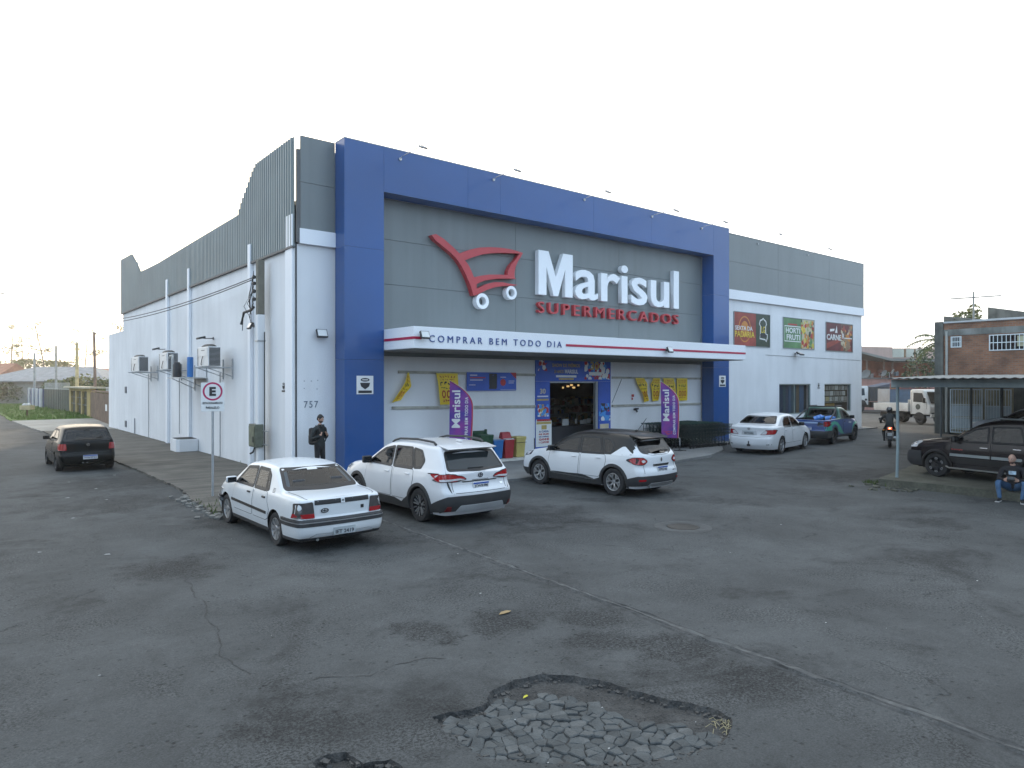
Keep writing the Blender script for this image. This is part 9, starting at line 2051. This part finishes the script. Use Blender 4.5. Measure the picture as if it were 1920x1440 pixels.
def house(lab, c, rz, w, d, he, hr, wall_m, roof_m, hip=.5, windows=(), ov=.5):
 t_ = thing("house", lab, "house", c, R(rz), "low houses along the side road")
 MB().box((-w / 2, -d / 2, 0), (w / 2, d / 2, he)).build("wall", wall_m, t_)
 a, b = w / 2 + ov, d / 2 + ov; r_ = max(.1, a - b * hip * 1.0) if hip else a
 mb = MB(); mb.add([(-a, -b, he), (a, -b, he), (a, b, he), (-a, b, he), (-r_, 0, hr), (r_, 0, hr), (-a, -b, he - .15), (a, -b, he - .15), (a, b, he - .15), (-a, b, he - .15)], [(0, 1, 5, 4), (1, 2, 5), (2, 3, 4, 5), (3, 0, 4), (6, 7, 1, 0), (7, 8, 2, 1), (8, 9, 3, 2), (9, 6, 0, 3), (9, 8, 7, 6)]); mb.build("roof", roof_m, t_)
 for x0, x1, z0, z1 in windows:
  f = MB().box((x0, -d / 2 - .05, z0), (x1, -d / 2 - .005, z1)).build("window", M("house_window_frame", (.35, .35, .33), .7), t_); MB().box((x0 + .08, -d / 2 - .06, z0 + .08), (x1 - .08, -d / 2 - .051, z1 - .08)).build("pane", CAR_GLASS, f)
 return t_
RG = M("grey_tile_roof", (.20, .21, .22), .8, var=.2, scale=1.5); RT = M("terracotta_roof", (.27, .12, .075), .85, var=.25, scale=1.5); WC = M("house_cream_wall", (.42, .39, .33), .85, var=.15)
house("wide low house with a grey hipped roof behind the hedges", (13.0, 117, 0), -39, 17, 10, 3.1, 5.1, M("house_grey_wall", (.22, .22, .2), .85), RG, .9, [(-6, -4.4, 1, 2.3), (-1, .8, 1, 2.3), (4, 5.6, 1, 2.3)])
house("house with a terracotta roof at the far left edge", (2.2, 131, 0), -39, 14, 9, 3.3, 5.7, WC, RT, .0, [(-3, -1.6, 1, 2.3), (2, 3.4, 1, 2.3)])
house("long white walled house with a low terracotta roof behind the grey one", (17.5, 140, 0), -39, 18, 8, 4.6, 5.3, M("house_white_wall", (.62, .6, .57), .8), RT, .3, [(-4, -2, 2, 3.4), (3, 5, 2, 3.4)])

# ================================================================ trees and bushes
def leaf_mat(name, c):
 m = M(name, c, .7, var=.35, scale=1.2); return m
BARK = M("bark", (.11, .085, .065), .95, var=.3, scale=6, bump=.4)
LV1 = leaf_mat("leaf_mid_green", (.055, .085, .018)); LV2 = leaf_mat("leaf_yellow_green", (.12, .125, .022)); LV3 = leaf_mat("leaf_dark_green", (.028, .050, .018)); LV4 = leaf_mat("leaf_pale_olive", (.15, .16, .07))
def leaves(blobs_, n, size, seed, flat=.5):
 rnd = random.Random(seed); mb = MB(); tot = sum(b[1][0] * b[1][1] * b[1][2] for b in blobs_)
 for c, r in blobs_:
  for i in range(max(8, int(n * r[0] * r[1] * r[2] / tot))):
   while True:
    p = Vector((rnd.uniform(-1, 1), rnd.uniform(-1, 1), rnd.uniform(-1, 1)))
    if p.length < 1 and rnd.random() < .25 + .75 * p.length: break
   if noise.noise(Vector((p.x * 2.4, p.y * 2.4, p.z * 2.4)) + Vector((seed, c[0], 0))) < -.18: continue
   q = Vector(c) + Vector((p.x * r[0], p.y * r[1], p.z * r[2])); a = Vector((rnd.gauss(0, 1), rnd.gauss(0, 1), rnd.gauss(0, .6))).normalized(); b = a.cross(Vector((rnd.gauss(0, 1), rnd.gauss(0, 1), rnd.gauss(0, 1)))).normalized(); s = size * rnd.uniform(.6, 1.4)
   mb.add([q + a * s, q + b * s * flat, q - a * s, q - b * s * flat], [(0, 1, 2, 3)], rnd.choice((0, 0, 1)))
 return mb
def tree(lab, loc, trunk, blobs_, n, size, mats, seed, name="tree", grp="trees beyond the side road", cat="tree"):
 t_ = thing(name, lab, cat, loc, 0, grp)
 if trunk:
  mb = MB()
  for pts, r0, r1 in trunk:
   for i, (a, b) in enumerate(zip(pts, pts[1:])):
    k = len(pts) - 1; mb.cyl(a, b, r0 + (r1 - r0) * i / k, r0 + (r1 - r0) * (i + 1) / k, n=7)
  mb.build("trunk", BARK, t_, smooth=50)
 leaves(blobs_, n, size, seed).build("crown", mats, t_, recalc=False)
 return t_
def pine(lab, x, y, h_, seed, lean=0):
 rnd = random.Random(seed); tr = [([(0, 0, 0), (lean * .4, 0, h_ * .5), (lean, 0, h_)], .16, .04)]; bl = []
 for i in range(9):
  z = h_ * rnd.uniform(.55, 1.0); a = rnd.uniform(0, 6.28); L_ = rnd.uniform(.8, 2.6); p = Vector((lean * z / h_, 0, z)); q = p + Vector((math.cos(a) * L_, math.sin(a) * L_, rnd.uniform(.1, .9))); tr.append(([tuple(p), tuple(q)], .05, .02)); bl.append((tuple(q), (rnd.uniform(.5, 1.1), rnd.uniform(.5, 1.1), rnd.uniform(.3, .6))))
 return tree(lab, (x, y, 0), tr, bl, 900, .13, [LV4, LV2], seed)
pine("tall thin pine with sparse top, left of the second pole", 14.2, 150, 14.0, 1, -2.2); pine("thin sparse pine leaning beside the second pole", 19.5, 150, 12.2, 2, .8); pine("sparse pine rising right of the ochre pole", 24.5, 140, 12.6, 3, -.6); pine("thin tall pine between the ochre and reddish poles", 27.5, 138, 10.2, 4, .5)
pine("faint distant pine, leftmost at the frame edge", 2.5, 170, 14, 5, .4); pine("faint distant pine near the left frame edge, second one", 5.5, 175, 15, 6, -.4); pine("faint distant pine, third from the left frame edge", 9.5, 168, 14.5, 7, .6); pine("faint distant pine just left of the first pole", 12.0, 172, 12, 8, -.3)
for lab, x, y, rx, ry, rz_, n, mats, sd in (("dark clipped hedge mass at the left edge below the roofs", 4.6, 118, 4.5, 2.0, 1.6, 3000, [LV3, LV1], 11), ("dark leafy shrub before the grey roofed house, left of the first pole", 8.0, 116, 3.5, 1.6, 1.5, 2600, [LV3, LV1], 12), ("round green shrub right of the first pole", 11.0, 104, 2.2, 1.8, 1.7, 2200, [LV1, LV3], 13), ("yellow green shrub between the second and third poles", 12.6, 95, 2.6, 1.8, 1.9, 2600, [LV2, LV1], 14), ("dark green shrub right of the ochre pole", 13.5, 86, 2.4, 1.8, 1.6, 2400, [LV1, LV3], 15), ("yellow green shrub behind the brown board gate", 13.2, 76, 2.2, 1.6, 1.5, 2200, [LV2, LV1], 16), ("tall leafy shrub next to the white wall behind the gate", 12.4, 66, 1.5, 1.5, 1.9, 2200, [LV2, LV3], 17)):
 tree(lab, (x, y, 0), [([(0, 0, 0), (.1, 0, rz_)], .1, .04), ([(.1, 0, rz_ * .6), (.7, .2, rz_ * 1.3)], .05, .02), ([(.05, 0, rz_ * .5), (-.7, -.2, rz_ * 1.25)], .05, .02)], [((0, 0, rz_ * 1.05), (rx, ry, rz_)), ((rx * .5, 0, rz_ * 1.3), (rx * .5, ry * .8, rz_ * .6)), ((-rx * .45, .2, rz_ * 1.2), (rx * .5, ry * .8, rz_ * .7))], n, .17, mats, sd, "shrub", "shrubs behind the roadside walls", "shrub")
tree("broad flat topped tree line clump above the terracotta roof", (12.5, 158, 0), [([(0, 0, 0), (0, 0, 4)], .3, .2)], [((0, 0, 5.6), (7, 3, 1.7)), ((4, 0, 6), (4, 2, 1.2))], 2600, .3, [LV2, LV4], 21)
tree("round tree behind the ochre pole", (25.5, 128, 0), [([(0, 0, 0), (0, 0, 3.6)], .25, .15)], [((0, 0, 5.2), (2.6, 2.2, 1.6)), ((-1.6, 0, 4.6), (1.6, 1.5, 1.2))], 2200, .22, [LV1, LV2], 22)
tree("dark creeper covered tree against the pink building", (74.6, 28.4, 0), [([(0, 0, 0), (.2, 0, 2.5), (.1, .2, 4.5)], .2, .1)], [((0, 0, 3.6), (2.2, 1.4, 2.0)), ((.8, -.3, 5.6), (1.5, 1.0, .9)), ((2.0, -1.2, 4.2), (1.6, 1.2, 1.6))], 1500, .16, [LV3, LV1], 23, grp="trees beyond the brick house")
# banana palm behind the brick house corner
pl = thing("palm", "ragged palm with drooping fronds behind the brick house corner", "palm", (48.5, 17.0, 0)); mb = MB(); mb.cyl((0, 0, 0), (.1, 0, 5.4), .2, .14, n=9); mb.build("trunk", BARK, pl, smooth=50)
rnd = random.Random(6)
for i in range(13):
 a = rnd.uniform(0, 6.28); L_ = rnd.uniform(1.3, 2.3); up_ = rnd.uniform(.2, 1.3); mb = MB(); pts = []
 for k in range(9): t_ = k / 8; pts.append(Vector((.1 + math.cos(a) * L_ * t_, math.sin(a) * L_ * t_, 5.3 + up_ * t_ * 1.6 - 1.5 * t_ * t_)))
 mb.tube(pts, .02, 4); side = Vector((-math.sin(a), math.cos(a), 0))
 for k in range(1, 9):
  for s in (-1, 1):
   for q in range(3): p = pts[k - 1].lerp(pts[k], q / 3); e = p + side * s * rnd.uniform(.25, .45) * (1.1 - k / 10) + Vector((0, 0, -rnd.uniform(.08, .3))); d = (pts[k] - pts[k - 1]).normalized() * .035; mb.add([p - d, p + d, e], [(0, 1, 2)])
 mb.build("frond", LV1 if i % 2 else LV2, pl, recalc=False)
tree("pale leafy tree top above the brick house corner", (50.0, 15.8, 0), [([(0, 0, 0), (0, 0, 6.0)], .14, .06)], [((0, .6, 6.7), (1.0, .9, .7)), ((.3, .1, 7.2), (.4, .4, .7))], 900, .13, [LV2, LV4], 25, grp="trees beyond the brick house")

# unseen houses and trees, added across both roads for the car windows to mirror
house("unseen cream house added across the side road for reflections", (-19, 14, 0), 84, 13, 8, 3.3, 5.4, WC, RT, .0, [(-4, -2.4, 1, 2.3), (2, 3.6, 1, 2.3)])
house("unseen grey roofed house added across the side road, farther from the corner", (-20, 34, 0), 88, 14, 9, 3.4, 5.6, M("house_ochre_wall", (.34, .27, .16), .85), RG, .6, [(-4, -2.4, 1, 2.3), (2, 3.6, 1, 2.3)])
house("unseen white house added at the corner opposite the forecourt", (-6, -17, 0), 160, 15, 9, 3.6, 6.0, WC, RT, .0, [(-4, -2.4, 1, 2.3), (2, 3.6, 1, 2.3)])
house("unseen long low house added facing the shop front", (18, -18, 0), 180, 20, 9, 4.2, 6.0, M("house_tan_wall", (.3, .24, .18), .85), RG, .4, [(-6, -4, 1, 2.3), (3, 5, 1, 2.3)])
for k, (x, y) in enumerate(((-14, 2), (-15, 24), (-13, -9), (5, -21), (31, -15), (40, -17))):
 tree("broad green tree added out of view for reflections, %s" % ("beside the cream house", "between two roadside houses", "at the crossing", "behind the white house", "beside the long low house", "far end of the front road")[k], (x, y, 0), [([(0, 0, 0), (.1, 0, 2.5), (0, .1, 5)], .22, .1)], [((0, 0, 5), (2.6, 2.6, 2.0)), ((1, .6, 6.2), (1.6, 1.6, 1.2))], 1000, .32, [LV1, LV3], 40 + k, grp="unseen trees added across the road")
# ================================================================ the bright hazy air
HZ = 0.0008
hm = bpy.data.materials.new("hazy_air"); hm.use_nodes = True; hn = hm.node_tree; hn.nodes.clear(); ho = hn.nodes.new("ShaderNodeOutputMaterial"); hv = hn.nodes.new("ShaderNodeVolumePrincipled")
hv.inputs["Color"].default_value = (.96, .96, .94, 1); hv.inputs["Density"].default_value = HZ; hv.inputs["Anisotropy"].default_value = .65; hn.links.new(hv.outputs[0], ho.inputs["Volume"])
hz = MB().box((-420, -420, -1), (720, 720, 19)).build("haze", hm); tag(hz, "thin bright haze in the air", "haze", kind="stuff")
